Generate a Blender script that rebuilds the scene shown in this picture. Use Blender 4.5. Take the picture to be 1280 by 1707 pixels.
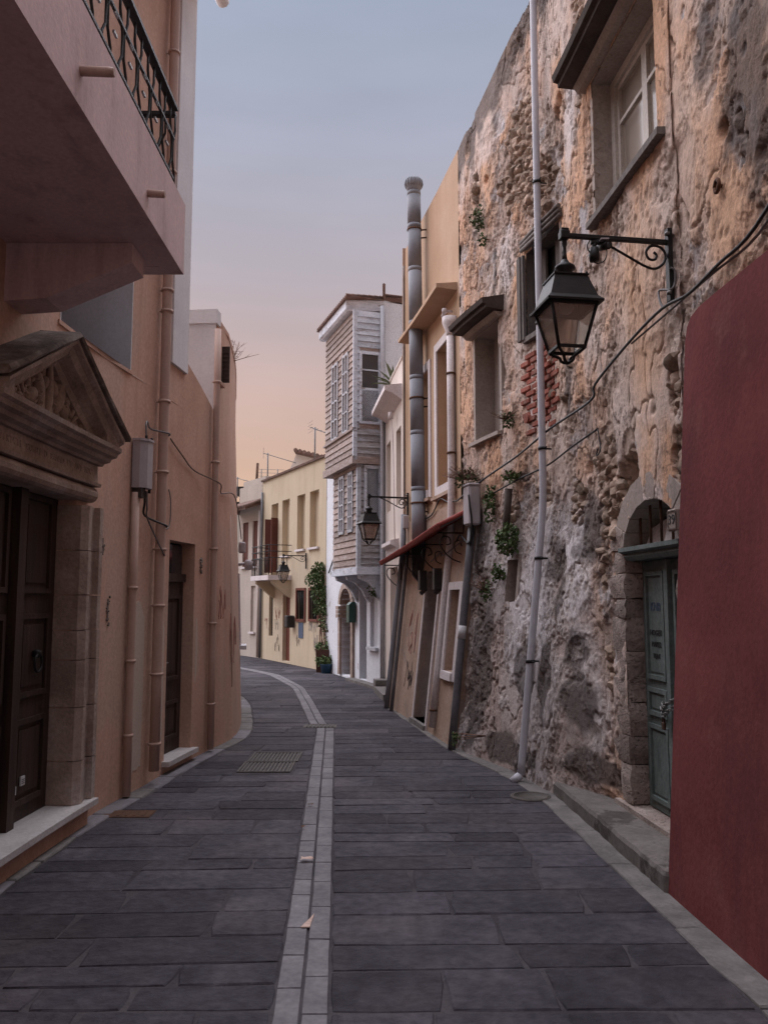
import bpy, bmesh, math, random
import numpy as np
from mathutils import Vector, Matrix
R = math.radians
random.seed(7)
scene = bpy.context.scene
for o in list(bpy.data.objects):
    bpy.data.objects.remove(o)

# ------------------------------------------------------------------ camera, sky, sun, exposure
EYE = 1.6
PITCH = math.atan(146.5 / 1381.0)
FPX = 1381.0
cam_d = bpy.data.cameras.new('camera')
cam = bpy.data.objects.new('camera', cam_d)
scene.collection.objects.link(cam)
cam.location = (0, 0, EYE)
cam.rotation_euler = (math.pi / 2 + PITCH, 0, 0)
cam_d.sensor_fit = 'VERTICAL'
cam_d.sensor_height = 17.3
cam_d.lens = 17.3 * FPX / 1707.0
cam_d.clip_start = 0.05
cam_d.clip_end = 2000
scene.camera = cam

SUN_ELEV, SUN_AZ = 62.0, -42.0          # azimuth from +Y, negative = towards -X
world = bpy.data.worlds.new('World')
scene.world = world
world.use_nodes = True
wn = world.node_tree
wn.nodes.clear()
w_out = wn.nodes.new('ShaderNodeOutputWorld')
w_bg = wn.nodes.new('ShaderNodeBackground')
w_sky = wn.nodes.new('ShaderNodeTexSky')
w_sky.sky_type = 'NISHITA'
w_sky.sun_disc = False
w_sky.sun_elevation = R(3.0)
w_sky.sun_rotation = R(SUN_AZ)
w_sky.altitude = 10
w_sky.air_density = 1.0
w_sky.dust_density = 2.0
w_sky.ozone_density = 2.0
w_tc = wn.nodes.new('ShaderNodeTexCoord')
w_sep = wn.nodes.new('ShaderNodeSeparateXYZ')
wn.links.new(w_tc.outputs['Generated'], w_sep.inputs[0])
w_ramp = wn.nodes.new('ShaderNodeValToRGB')
wn.links.new(w_sep.outputs['Z'], w_ramp.inputs[0])
def lin(c):
    return tuple((v / 255 / 12.92) if v / 255 <= .04045 else ((v / 255 + .055) / 1.055) ** 2.4 for v in c)
SKY = [(0.00, (226, 180, 150)), (0.13, (227, 188, 164)), (0.25, (217, 188, 181)), (0.37, (200, 189, 197)),
       (0.50, (182, 185, 203)), (0.62, (170, 180, 202)), (1.0, (146, 163, 194))]
els = w_ramp.color_ramp.elements
els[0].position, els[0].color = SKY[0][0], lin(SKY[0][1]) + (1,)
els[1].position, els[1].color = SKY[-1][0], lin(SKY[-1][1]) + (1,)
for p, c in SKY[1:-1]:
    e = els.new(p); e.color = lin(c) + (1,)
w_map = wn.nodes.new('ShaderNodeMapping')
w_map.inputs['Scale'].default_value = (2.2, 2.2, 9)
wn.links.new(w_tc.outputs['Generated'], w_map.inputs[0])
w_cl = wn.nodes.new('ShaderNodeTexNoise')
w_cl.inputs['Scale'].default_value = 1.3; w_cl.inputs['Detail'].default_value = 7
wn.links.new(w_map.outputs[0], w_cl.inputs['Vector'])
w_cr = wn.nodes.new('ShaderNodeMapRange')
w_cr.inputs[1].default_value = .35; w_cr.inputs[2].default_value = .75
w_cr.inputs[3].default_value = .93; w_cr.inputs[4].default_value = 1.07
wn.links.new(w_cl.outputs[0], w_cr.inputs[0])
w_mul = wn.nodes.new('ShaderNodeVectorMath'); w_mul.operation = 'SCALE'
wn.links.new(w_ramp.outputs[0], w_mul.inputs[0]); wn.links.new(w_cr.outputs[0], w_mul.inputs['Scale'])
w_nsc = wn.nodes.new('ShaderNodeVectorMath'); w_nsc.operation = 'SCALE'
w_nsc.inputs['Scale'].default_value = 0.10
wn.links.new(w_sky.outputs[0], w_nsc.inputs[0])
w_mix = wn.nodes.new('ShaderNodeMix'); w_mix.data_type = 'RGBA'
w_mix.inputs['Factor'].default_value = 0.88
wn.links.new(w_nsc.outputs[0], w_mix.inputs['A']); wn.links.new(w_mul.outputs[0], w_mix.inputs['B'])
wn.links.new(w_mix.outputs['Result'], w_bg.inputs['Color'])
w_bg.inputs['Strength'].default_value = 0.203
wn.links.new(w_bg.outputs[0], w_out.inputs[0])

sun_d = bpy.data.lights.new('sun', 'SUN')
sun_d.energy = 1.5
sun_d.angle = R(96)
sun_d.color = (0.98, 0.94, 1.0)
sun = bpy.data.objects.new('sun', sun_d)
scene.collection.objects.link(sun)
_d = Vector((math.sin(R(SUN_AZ)) * math.cos(R(SUN_ELEV)), math.cos(R(SUN_AZ)) * math.cos(R(SUN_ELEV)), math.sin(R(SUN_ELEV))))
sun.rotation_euler = _d.to_track_quat('Z', 'Y').to_euler()
sun.location = (-10, 10, 12)

scene.view_settings.view_transform = 'Standard'
scene.view_settings.look = 'None'
scene.view_settings.gamma = 1
scene.view_settings.exposure = 2.3
scene.render.engine = 'CYCLES'
scene.cycles.max_bounces = 6
scene.cycles.diffuse_bounces = 4
scene.cycles.use_denoising = True

# ------------------------------------------------------------------ measuring helpers (pixel of the photograph -> place in the street)
_c, _s = math.cos(PITCH), math.sin(PITCH)
def ray(px, py):
    u, v = (px - 640) / FPX, (853.5 - py) / FPX
    return (u, _c - v * _s, _s + v * _c)
def zat(px, py, y):
    r = ray(px, py)
    return EYE + r[2] / r[1] * y
def xat(px, py, y):
    r = ray(px, py)
    return r[0] / r[1] * y
def gnd(px, py, z=0.0):
    r = ray(px, py); t = (z - EYE) / r[2]
    return (r[0] * t, r[1] * t)

# ------------------------------------------------------------------ scene graph helpers
COL = scene.collection
WL = {}
def thing(name, label, cat, loc=(0, 0, 0), group=None):
    o = bpy.data.objects.new(name, None); COL.objects.link(o)
    o.empty_display_size = .2
    o.location = loc; WL[o.name] = Vector(loc)
    o['label'] = label; o['category'] = cat
    if group: o['group'] = group
    return o
def tag(o, label, cat, group=None):
    o['label'] = label; o['category'] = cat
    if group: o['group'] = group
    return o
def structure(o):
    o['kind'] = 'structure'; return o
def stuff(o):
    o['kind'] = 'stuff'; return o
def link_mesh(name, me, parent=None):
    o = bpy.data.objects.new(name, me); COL.objects.link(o)
    if parent is not None:
        o.parent = parent; WL[o.name] = WL[parent.name]
    else:
        WL[o.name] = Vector((0, 0, 0))
    return o
def copy_tree(o, parent=None):
    c = o.copy(); COL.objects.link(c); c.parent = parent
    for ch in list(o.children):
        copy_tree(ch, c)
    return c

class MB:
    """collects polygons in world space and links them as one mesh"""
    def __init__(self):
        self.v = []; self.f = []; self.sm = []
    def add(self, vs, fs, smooth=False):
        k = len(self.v)
        self.v += [tuple(p) for p in vs]
        self.f += [tuple(i + k for i in f) for f in fs]
        self.sm += [smooth] * len(fs)
        return self
    def quad(self, a, b, c, d):
        return self.add([a, b, c, d], [(0, 1, 2, 3)])
    def hexa(self, p):
        """p: 8 points, bottom ring 0-3 then top ring 4-7"""
        return self.add(p, [(0, 3, 2, 1), (4, 5, 6, 7), (0, 1, 5, 4), (1, 2, 6, 5), (2, 3, 7, 6), (3, 0, 4, 7)])
    def box(self, c, size, rot=None, bev=0.0):
        hx, hy, hz = size[0] / 2, size[1] / 2, size[2] / 2
        if bev > 0:
            b = min(bev, hx * .9, hy * .9, hz * .9)
            bm = bmesh.new(); bmesh.ops.create_cube(bm, size=1)
            for vv in bm.verts: vv.co = Vector((vv.co.x * 2 * hx, vv.co.y * 2 * hy, vv.co.z * 2 * hz))
            bmesh.ops.bevel(bm, geom=bm.edges[:], offset=b, segments=1, affect='EDGES')
            bm.verts.index_update()
            vs = [v.co.copy() for v in bm.verts]; fs = [tuple(x.index for x in f.verts) for f in bm.faces]; bm.free()
        else:
            vs = [Vector((sx * hx, sy * hy, sz * hz)) for sz in (-1, 1) for sx, sy in ((-1, -1), (1, -1), (1, 1), (-1, 1))]
            fs = [(0, 3, 2, 1), (4, 5, 6, 7), (0, 1, 5, 4), (1, 2, 6, 5), (2, 3, 7, 6), (3, 0, 4, 7)]
        M_ = rot if rot is not None else Matrix.Identity(3)
        return self.add([M_ @ p + Vector(c) for p in vs], fs)
    def tube(self, pts, r, n=8, cap=True, smooth=True):
        pts = [Vector(p) for p in pts]
        rs = r if isinstance(r, (list, tuple)) else [r] * len(pts)
        T = []
        for i in range(len(pts)):
            a = pts[max(0, i - 1)]; b = pts[min(len(pts) - 1, i + 1)]
            t = (b - a); T.append(t.normalized() if t.length > 1e-9 else Vector((0, 0, 1)))
        up = Vector((0, 0, 1)) if abs(T[0].z) < .9 else Vector((1, 0, 0))
        nrm = (up - T[0] * up.dot(T[0])).normalized()
        vs, fs = [], []
        for i, p in enumerate(pts):
            nrm = (nrm - T[i] * nrm.dot(T[i]))
            nrm = nrm.normalized() if nrm.length > 1e-9 else T[i].orthogonal().normalized()
            bn = T[i].cross(nrm)
            for k in range(n):
                a = 2 * math.pi * k / n
                vs.append(p + (nrm * math.cos(a) + bn * math.sin(a)) * rs[i])
        for i in range(len(pts) - 1):
            for k in range(n):
                k2 = (k + 1) % n
                fs.append((i * n + k, i * n + k2, (i + 1) * n + k2, (i + 1) * n + k))
        self.add(vs, fs, smooth)
        if cap:
            m = len(self.v) - len(vs)
            self.f.append(tuple(m + k for k in reversed(range(n)))); self.sm.append(False)
            q = m + (len(pts) - 1) * n
            self.f.append(tuple(q + k for k in range(n))); self.sm.append(False)
        return self
    def lathe(self, prof, c=(0, 0, 0), n=12, smooth=True, rot=0.0):
        vs, fs = [], []
        for (r_, z_) in prof:
            for k in range(n):
                a = 2 * math.pi * k / n + rot
                vs.append((c[0] + r_ * math.cos(a), c[1] + r_ * math.sin(a), c[2] + z_))
        for i in range(len(prof) - 1):
            for k in range(n):
                k2 = (k + 1) % n
                fs.append((i * n + k, i * n + k2, (i + 1) * n + k2, (i + 1) * n + k))
        self.add(vs, fs, smooth)
        m = len(self.v) - len(vs)
        if prof[0][0] > 1e-5: self.f.append(tuple(m + k for k in reversed(range(n)))); self.sm.append(False)
        if prof[-1][0] > 1e-5: self.f.append(tuple(m + (len(prof) - 1) * n + k for k in range(n))); self.sm.append(False)
        return self
    def loft(self, rings, closed=True, caps=True):
        n = len(rings[0]); vs = [p for r_ in rings for p in r_]; fs = []
        rng = range(n) if closed else range(n - 1)
        for i in range(len(rings) - 1):
            for k in rng:
                k2 = (k + 1) % n
                fs.append((i * n + k, i * n + k2, (i + 1) * n + k2, (i + 1) * n + k))
        if caps and closed:
            fs.append(tuple(reversed(range(n)))); fs.append(tuple((len(rings) - 1) * n + k for k in range(n)))
        return self.add(vs, fs)
    def build(self, name, m, parent=None, recalc=True):
        me = bpy.data.meshes.new(name)
        off = WL[parent.name] if parent is not None else Vector((0, 0, 0))
        me.from_pydata([(p[0] - off.x, p[1] - off.y, p[2] - off.z) for p in self.v], [], self.f)
        for p, s_ in zip(me.polygons, self.sm): p.use_smooth = s_
        if recalc:
            bm = bmesh.new(); bm.from_mesh(me)
            bmesh.ops.recalc_face_normals(bm, faces=bm.faces[:]); bm.to_mesh(me); bm.free()
        if m is not None: me.materials.append(m)
        return link_mesh(name, me, parent)

def crv(pts, n=8):
    """Catmull-Rom through points"""
    P = [Vector(p) for p in pts]; out = []
    for i in range(len(P) - 1):
        p0, p1, p2, p3 = P[max(i - 1, 0)], P[i], P[i + 1], P[min(i + 2, len(P) - 1)]
        for k in range(n):
            t = k / n
            out.append(.5 * ((2 * p1) + (p2 - p0) * t + (2 * p0 - 5 * p1 + 4 * p2 - p3) * t * t + (3 * p1 - p0 - 3 * p2 + p3) * t ** 3))
    out.append(P[-1]); return out

# ------------------------------------------------------------------ materials
def nn(nt, t, **kw):
    n = nt.nodes.new(t)
    for k, v in kw.items():
        if k in n.inputs: n.inputs[k].default_value = v
        else: setattr(n, k, v)
    return n
def pmat(name, cols, scale=2.0, stretch=(1, 1, 1), rough=.88, bump=.25, bscale=45, streak=0.0, streakcol=(.05, .04, .035),
         sscale=(5, 5, .45), patch=0.0, patchcol=(.4, .4, .4), pscale=1.2, plo=.55, phi=.62, rand=0.0, metal=0.0, spec=.25, dist=.012, fine=.18, pits=0.0):
    m = bpy.data.materials.new(name); m.use_nodes = True
    nt = m.node_tree; L = nt.links.new
    b = nt.nodes['Principled BSDF']
    b.inputs['Roughness'].default_value = rough; b.inputs['Metallic'].default_value = metal
    b.inputs['Specular IOR Level'].default_value = spec
    g = nn(nt, 'ShaderNodeNewGeometry')
    mp = nn(nt, 'ShaderNodeMapping'); mp.inputs['Scale'].default_value = stretch
    L(g.outputs['Position'], mp.inputs[0])
    n1 = nn(nt, 'ShaderNodeTexNoise', Scale=scale, Detail=8.0, Roughness=.62); L(mp.outputs[0], n1.inputs['Vector'])
    rp = nn(nt, 'ShaderNodeValToRGB'); L(n1.outputs[0], rp.inputs[0])
    e = rp.color_ramp.elements
    k = len(cols)
    pos = [.5] if k == 1 else [.3 + .4 * i / (k - 1) for i in range(k)]
    e[0].position, e[0].color = pos[0], tuple(cols[0]) + (1,)
    e[1].position, e[1].color = (pos[-1] if k > 1 else .51), tuple(cols[-1]) + (1,)
    for p_, c_ in zip(pos[1:-1], cols[1:-1]): e.new(p_).color = tuple(c_) + (1,)
    col = rp.outputs[0]
    if patch:
        n3 = nn(nt, 'ShaderNodeTexNoise', Scale=pscale, Detail=9.0, Roughness=.65); L(mp.outputs[0], n3.inputs['Vector'])
        mr = nn(nt, 'ShaderNodeMapRange'); mr.inputs[1].default_value = plo; mr.inputs[2].default_value = phi
        mr.inputs[4].default_value = patch; L(n3.outputs[0], mr.inputs[0])
        mx = nn(nt, 'ShaderNodeMix', data_type='RGBA'); L(mr.outputs[0], mx.inputs['Factor']); L(col, mx.inputs['A'])
        mx.inputs['B'].default_value = tuple(patchcol) + (1,); col = mx.outputs['Result']
    if streak:
        mp2 = nn(nt, 'ShaderNodeMapping'); mp2.inputs['Scale'].default_value = sscale; L(g.outputs['Position'], mp2.inputs[0])
        n4 = nn(nt, 'ShaderNodeTexNoise', Scale=1.0, Detail=6.0, Roughness=.6); L(mp2.outputs[0], n4.inputs['Vector'])
        mr = nn(nt, 'ShaderNodeMapRange'); mr.inputs[1].default_value = .5; mr.inputs[2].default_value = .78
        mr.inputs[4].default_value = streak; L(n4.outputs[0], mr.inputs[0])
        mx = nn(nt, 'ShaderNodeMix', data_type='RGBA'); L(mr.outputs[0], mx.inputs['Factor']); L(col, mx.inputs['A'])
        mx.inputs['B'].default_value = tuple(streakcol) + (1,); col = mx.outputs['Result']
    n2 = nn(nt, 'ShaderNodeTexNoise', Scale=bscale, Detail=5.0, Roughness=.6); L(g.outputs['Position'], n2.inputs['Vector'])
    hs = nn(nt, 'ShaderNodeHueSaturation'); L(col, hs.inputs['Color'])
    mv = nn(nt, 'ShaderNodeMapRange'); mv.inputs[1].default_value = .3; mv.inputs[2].default_value = .7
    mv.inputs[3].default_value = 1 - fine; mv.inputs[4].default_value = 1 + fine; L(n2.outputs[0], mv.inputs[0])
    val = mv.outputs[0]
    if rand:
        oi = nn(nt, 'ShaderNodeObjectInfo')
        mr = nn(nt, 'ShaderNodeMapRange'); mr.inputs[3].default_value = 1 - rand; mr.inputs[4].default_value = 1 + rand
        L(oi.outputs['Random'], mr.inputs[0])
        mm = nn(nt, 'ShaderNodeMath', operation='MULTIPLY'); L(val, mm.inputs[0]); L(mr.outputs[0], mm.inputs[1]); val = mm.outputs[0]
    L(val, hs.inputs['Value'])
    L(hs.outputs[0], b.inputs['Base Color'])
    if bump:
        ad = nn(nt, 'ShaderNodeMath', operation='MULTIPLY_ADD'); ad.inputs[1].default_value = .6
        L(n2.outputs[0], ad.inputs[0]); L(n1.outputs[0], ad.inputs[2])
        h = ad.outputs[0]
        if pits:
            vo = nn(nt, 'ShaderNodeTexVoronoi', Scale=pits); L(g.outputs['Position'], vo.inputs['Vector'])
            mr = nn(nt, 'ShaderNodeMapRange'); mr.inputs[1].default_value = .0; mr.inputs[2].default_value = .3; L(vo.outputs['Distance'], mr.inputs[0])
            a2 = nn(nt, 'ShaderNodeMath', operation='ADD'); L(h, a2.inputs[0]); L(mr.outputs[0], a2.inputs[1]); h = a2.outputs[0]
        bp = nn(nt, 'ShaderNodeBump', Strength=bump, Distance=dist); L(h, bp.inputs['Height']); L(bp.outputs[0], b.inputs['Normal'])
    return m
def simple(name, col, rough=.5, metal=0.0, spec=.4):
    return pmat(name, [tuple(v * .8 for v in col), col], scale=9, rough=rough, metal=metal, spec=spec, bump=.12, bscale=70, fine=.12)
def glassmat(name, tint=(.05, .06, .07), trans=0.0, rough=.06):
    m = bpy.data.materials.new(name); m.use_nodes = True
    nt = m.node_tree; b = nt.nodes['Principled BSDF']
    b.inputs['Base Color'].default_value = tint + (1,); b.inputs['Roughness'].default_value = rough
    b.inputs['Specular IOR Level'].default_value = .6
    g = nn(nt, 'ShaderNodeNewGeometry')
    n2 = nn(nt, 'ShaderNodeTexNoise', Scale=3.0, Detail=3.0); nt.links.new(g.outputs['Position'], n2.inputs['Vector'])
    bp = nn(nt, 'ShaderNodeBump', Strength=.06, Distance=.02); nt.links.new(n2.outputs[0], bp.inputs['Height']); nt.links.new(bp.outputs[0], b.inputs['Normal'])
    if trans:
        tr = nn(nt, 'ShaderNodeBsdfTransparent'); tr.inputs[0].default_value = (.93, .92, .9, 1)
        mx = nn(nt, 'ShaderNodeMixShader'); mx.inputs[0].default_value = trans
        nt.links.new(b.outputs[0], mx.inputs[1]); nt.links.new(tr.outputs[0], mx.inputs[2])
        nt.links.new(mx.outputs[0], nt.nodes['Material Output'].inputs[0])
    return m

M = {}
M['slab'] = pmat('paving stone', [(.032, .029, .036), (.05, .045, .055), (.076, .068, .079)], scale=2.2, rough=.8, bump=.8, bscale=15, rand=.32, spec=.12, dist=.03,
                 patch=.65, patchcol=(.09, .078, .08), pscale=.9, plo=.5, phi=.7, fine=.3, streak=.6, streakcol=(.03, .027, .033), sscale=(1.3, .8, 1))
M['mortar'] = pmat('joint mortar', [(.045, .041, .046), (.085, .077, .081)], scale=1.9, rough=.95, bump=.5, bscale=60, patch=.6, patchcol=(.025, .023, .027), pscale=1.3, plo=.5, phi=.62, spec=.1)
M['band'] = pmat('pale band stone', [(.125, .118, .13), (.16, .151, .163), (.195, .185, .196)], scale=5, rough=.75, bump=.3, bscale=30, rand=.14, spec=.15, streak=.4, streakcol=(.09, .085, .094), sscale=(3, 9, 3))
M['concrete'] = pmat('edge concrete', [(.1, .092, .09), (.145, .134, .128), (.19, .175, .168)], scale=4, rough=.85, bump=.5, bscale=40, patch=.6, patchcol=(.065, .06, .058), pscale=2.4, plo=.52, phi=.66)
M['stepstone'] = pmat('ledge concrete', [(.09, .08, .074), (.135, .12, .11), (.17, .152, .142)], scale=3, rough=.8, bump=.6, bscale=30, patch=.8, patchcol=(.045, .036, .032), pscale=2.2, plo=.55, phi=.6)
M['marble'] = pmat('marble', [(.45, .43, .42), (.56, .54, .53)], scale=4, rough=.4, bump=.1, spec=.45, streak=.4, streakcol=(.3, .26, .24), sscale=(9, 3, 9))
M['iron'] = pmat('black iron', [(.009, .0085, .009), (.02, .018, .018)], scale=14, rough=.55, bump=.2, bscale=90, spec=.25)
M['rust'] = pmat('rusty iron', [(.05, .03, .022), (.12, .055, .03)], scale=12, rough=.85, bump=.3)
M['cover'] = pmat('cast iron cover', [(.05, .045, .042), (.09, .075, .065)], scale=12, rough=.7, bump=.4, bscale=60)
M['left_plaster'] = pmat('ochre plaster', [(.44, .27, .2), (.525, .335, .255), (.585, .39, .305)], scale=.8, rough=.92, bump=.3, bscale=34, streak=.65, streakcol=(.34, .205, .155),
                         sscale=(4.2, 4.2, .28), patch=.6, patchcol=(.44, .315, .25), pscale=.8, plo=.5, phi=.58, fine=.13, dist=.01)
M['balcony_plaster'] = pmat('pink plaster', [(.53, .4, .4), (.62, .475, .475)], scale=1.2, rough=.92, bump=.25, bscale=40, streak=.7, streakcol=(.28, .19, .19), sscale=(7, 4.5, .9), fine=.1)
M['white_plaster'] = pmat('white plaster', [(.6, .6, .62), (.7, .7, .72)], scale=1.1, rough=.9, bump=.2, bscale=40, streak=.35, streakcol=(.45, .44, .45), fine=.07)
M['limestone'] = pmat('carved limestone', [(.23, .17, .14), (.33, .255, .215), (.42, .34, .295)], scale=3.5, rough=.9, bump=.6, bscale=36, patch=.5, patchcol=(.42, .38, .36), pscale=2.0, streak=.45, streakcol=(.15, .115, .1), sscale=(5, 5, 1.2), dist=.02)
M['dark_stone'] = pmat('lichened stone', [(.06, .05, .045), (.16, .13, .11), (.3, .28, .26)], scale=5, rough=.95, bump=.7, bscale=30, dist=.02)
M['dark_wood'] = pmat('dark stained wood', [(.022, .014, .011), (.04, .024, .019), (.065, .038, .03)], scale=3, stretch=(6, 6, .5), rough=.6, bump=.3, bscale=60, spec=.3)
M['red_wood'] = pmat('red brown wood', [(.1, .032, .022), (.17, .055, .038)], scale=3, stretch=(6, 6, .5), rough=.65, bump=.3, bscale=60)
M['shutter_red'] = pmat('red brown shutter paint', [(.085, .03, .022), (.125, .045, .032)], scale=4, rough=.75, bump=.2)
M['pipe_ochre'] = pmat('ochre painted pipe', [(.41, .285, .235), (.48, .34, .285)], scale=3, rough=.6, bump=.12, fine=.06, streak=.3, streakcol=(.3, .2, .16))
M['grey_box'] = pmat('grey enamel', [(.36, .33, .35), (.45, .42, .44)], scale=4, rough=.55, bump=.08, fine=.05, streak=.35, streakcol=(.28, .22, .2), spec=.4)
M['cable'] = simple('black cable', (.02, .019, .019), rough=.6)
M['cable_grey'] = simple('grey cable', (.16, .15, .15), rough=.6)
M['pvc'] = pmat('pale grey pvc', [(.42, .42, .46), (.5, .5, .54)], scale=3, rough=.45, bump=.05, fine=.05, streak=.3, streakcol=(.3, .28, .28))
M['red_plaster'] = pmat('oxblood plaster', [(.115, .033, .036), (.165, .045, .046), (.215, .066, .064)], scale=.9, rough=.95, bump=.3, bscale=34, fine=.12, streak=.75, streakcol=(.09, .03, .034), sscale=(2.0, 2.0, .45),
                        patch=.5, patchcol=(.235, .095, .085), pscale=1.6, plo=.56, phi=.68, spec=.1)
M['orange_plaster'] = pmat('apricot plaster', [(.37, .245, .155), (.42, .285, .19), (.46, .325, .23)], scale=1.0, rough=.92, bump=.22, bscale=40, streak=.45, streakcol=(.31, .185, .11), sscale=(5, 5, .35), fine=.08)
M['worn_apricot'] = pmat('worn apricot plaster', [(.3, .205, .15), (.38, .27, .205), (.43, .325, .27)], scale=2.0, rough=.93, bump=.5, bscale=32, patch=.6, patchcol=(.25, .215, .2), pscale=2.2, plo=.56, phi=.62, streak=.4, streakcol=(.17, .12, .09), sscale=(6, 6, .8))
M['trim_white'] = pmat('off white trim', [(.56, .51, .51), (.66, .61, .61)], scale=3, rough=.85, bump=.3, streak=.4, streakcol=(.4, .33, .31))
M['cream_plaster'] = pmat('pale cream plaster', [(.55, .48, .43), (.63, .56, .51)], scale=1.3, rough=.92, bump=.25, streak=.35, streakcol=(.43, .36, .31), patch=.3, patchcol=(.5, .46, .44), fine=.07)
M['yellow_plaster'] = pmat('yellow plaster', [(.48, .395, .28), (.56, .47, .345)], scale=.9, rough=.92, bump=.2, streak=.5, streakcol=(.37, .295, .21), patch=.4, patchcol=(.45, .38, .3), pscale=.8, fine=.08)
M['pink_plaster'] = pmat('dusty cream plaster', [(.43, .375, .325), (.5, .435, .385)], scale=1.2, rough=.92, bump=.2, streak=.4, streakcol=(.33, .27, .235))
M['green_grey'] = pmat('pale green grey plaster', [(.39, .385, .33), (.46, .45, .39)], scale=1.2, rough=.92, bump=.2, streak=.3, streakcol=(.29, .28, .24))
M['peeling_white'] = pmat('peeling whitewash', [(.58, .6, .64), (.68, .7, .74)], scale=1.6, rough=.93, bump=.4, patch=.8, patchcol=(.38, .33, .31), pscale=3.0, plo=.62, phi=.66, streak=.35, streakcol=(.42, .39, .4), sscale=(7, 7, .9))
M['old_paint_wood'] = pmat('weathered pale blue boards', [(.38, .41, .46), (.5, .535, .59), (.6, .635, .69)], scale=5, stretch=(1, 1, 3), rough=.85, bump=.4, patch=.85, patchcol=(.2, .165, .15), pscale=3.6, plo=.56, phi=.66, rand=.2)
M['bare_wood'] = pmat('bare weathered boards', [(.215, .165, .145), (.3, .24, .215), (.37, .31, .285)], scale=6, stretch=(1, 1, 4), rough=.9, bump=.5, rand=.28, patch=.4, patchcol=(.43, .41, .41), pscale=3)
M['grey_board'] = pmat('silvered boards', [(.2, .18, .175), (.3, .285, .285), (.4, .39, .4)], scale=6, stretch=(1, 1, 5), rough=.9, bump=.5, rand=.25, patch=.6, patchcol=(.46, .485, .53), pscale=4, plo=.5, phi=.62)
M['white_paint'] = pmat('old white paint', [(.4, .41, .44), (.5, .51, .54)], scale=6, rough=.75, bump=.2, patch=.5, patchcol=(.26, .23, .22), pscale=6, plo=.56, phi=.66)
M['tile'] = pmat('clay roof tile', [(.12, .075, .06), (.17, .105, .085), (.22, .15, .125)], scale=6, rough=.9, bump=.4, rand=.2, patch=.5, patchcol=(.12, .11, .105), pscale=5)
M['red_sheet'] = pmat('red roof sheet', [(.2, .035, .028), (.28, .055, .042)], scale=7, rough=.7, bump=.3, patch=.4, patchcol=(.12, .04, .035), pscale=7)
M['zinc'] = pmat('dull zinc', [(.165, .172, .195), (.205, .212, .235), (.24, .247, .27)], scale=2, rough=.8, metal=0.0, bump=.05, patch=.4, patchcol=(.18, .14, .125), pscale=4, plo=.62, phi=.72, spec=.12, fine=.06)
M['green_paint'] = pmat('worn green paint', [(.085, .11, .102), (.125, .155, .147), (.18, .21, .2)], scale=5, stretch=(3, 3, .8), rough=.75, bump=.3, patch=.6, patchcol=(.055, .06, .056), pscale=5, plo=.55, phi=.7, streak=.45, streakcol=(.23, .255, .25), sscale=(8, 8, 14))
M['grey_wood'] = pmat('grey weathered wood', [(.09, .078, .07), (.15, .13, .12), (.2, .175, .16)], scale=4, stretch=(8, 8, .7), rough=.9, bump=.5)
M['window_cream'] = pmat('cream window paint', [(.46, .41, .36), (.55, .5, .45)], scale=4, rough=.6, bump=.1)
M['blind'] = pmat('pale blind', [(.6, .56, .55), (.66, .62, .61)], scale=2, rough=.6, bump=.05, fine=.04)
M['brick'] = pmat('old red brick', [(.2, .06, .04), (.27, .085, .06), (.32, .13, .1)], scale=9, rough=.95, bump=.6, rand=.25, patch=.4, patchcol=(.3, .22, .18), pscale=8)
M['stone'] = pmat('rubble stone', [(.2, .145, .11), (.29, .215, .165), (.37, .29, .23)], scale=8, rough=.95, bump=.7, bscale=50, rand=.24, patch=.35, patchcol=(.14, .115, .1), pscale=7, dist=.015)
M['quoin'] = pmat('eroded quoin stone', [(.2, .155, .135), (.29, .235, .205), (.37, .31, .275)], scale=5, rough=.95, bump=.9, bscale=34, rand=.2, patch=.6, patchcol=(.16, .135, .12), pscale=4, pits=42, dist=.025)
M['dark_hood'] = pmat('dark stained hood', [(.045, .035, .03), (.085, .065, .055)], scale=5, rough=.9, bump=.4)
M['glass_dark'] = glassmat('dark window glass', (.03, .035, .045))
M['glass_lamp'] = glassmat('lamp glass', (.5, .42, .36), trans=.68, rough=.12)
M['leaf'] = pmat('leaf', [(.035, .06, .02), (.06, .095, .03), (.1, .13, .045)], scale=9, rough=.7, bump=0, rand=.1, spec=.3)
M['leaf_dry'] = pmat('dry twig', [(.13, .075, .055), (.2, .12, .09)], scale=9, rough=.9, bump=0)
M['agave'] = pmat('agave leaf', [(.09, .11, .06), (.15, .17, .1)], scale=9, rough=.6, bump=0)
M['plastic_blue'] = simple('blue plastic', (.03, .08, .14), rough=.5)
M['terra'] = pmat('brown pot', [(.07, .035, .028), (.11, .055, .042)], scale=5, rough=.85, bump=.3)
M['green_box'] = simple('green mailbox paint', (.02, .07, .055), rough=.45)
M['ink_black'] = simple('black paint marks', (.03, .03, .032), rough=.8)
M['ink_red'] = simple('red paint marks', (.3, .085, .075), rough=.8)
M['ink_blue'] = simple('blue grey paint marks', (.08, .11, .17), rough=.8)
M['dark_metal'] = pmat('dark sheet metal', [(.025, .022, .022), (.05, .042, .04)], scale=6, rough=.6, bump=.2)
M['paper'] = simple('white paper', (.55, .55, .56), rough=.8)
M['steel'] = pmat('dull steel chain', [(.12, .12, .12), (.22, .21, .2)], scale=20, rough=.45, metal=.6, bump=.1)
M['pole_grey'] = pmat('dark grey pole', [(.1, .1, .11), (.16, .16, .17)], scale=6, rough=.55, bump=.1)
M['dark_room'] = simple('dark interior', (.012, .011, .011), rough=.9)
M['debris'] = pmat('pale splinter', [(.5, .36, .3), (.62, .47, .4)], scale=9, rough=.8, bump=.1)

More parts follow.
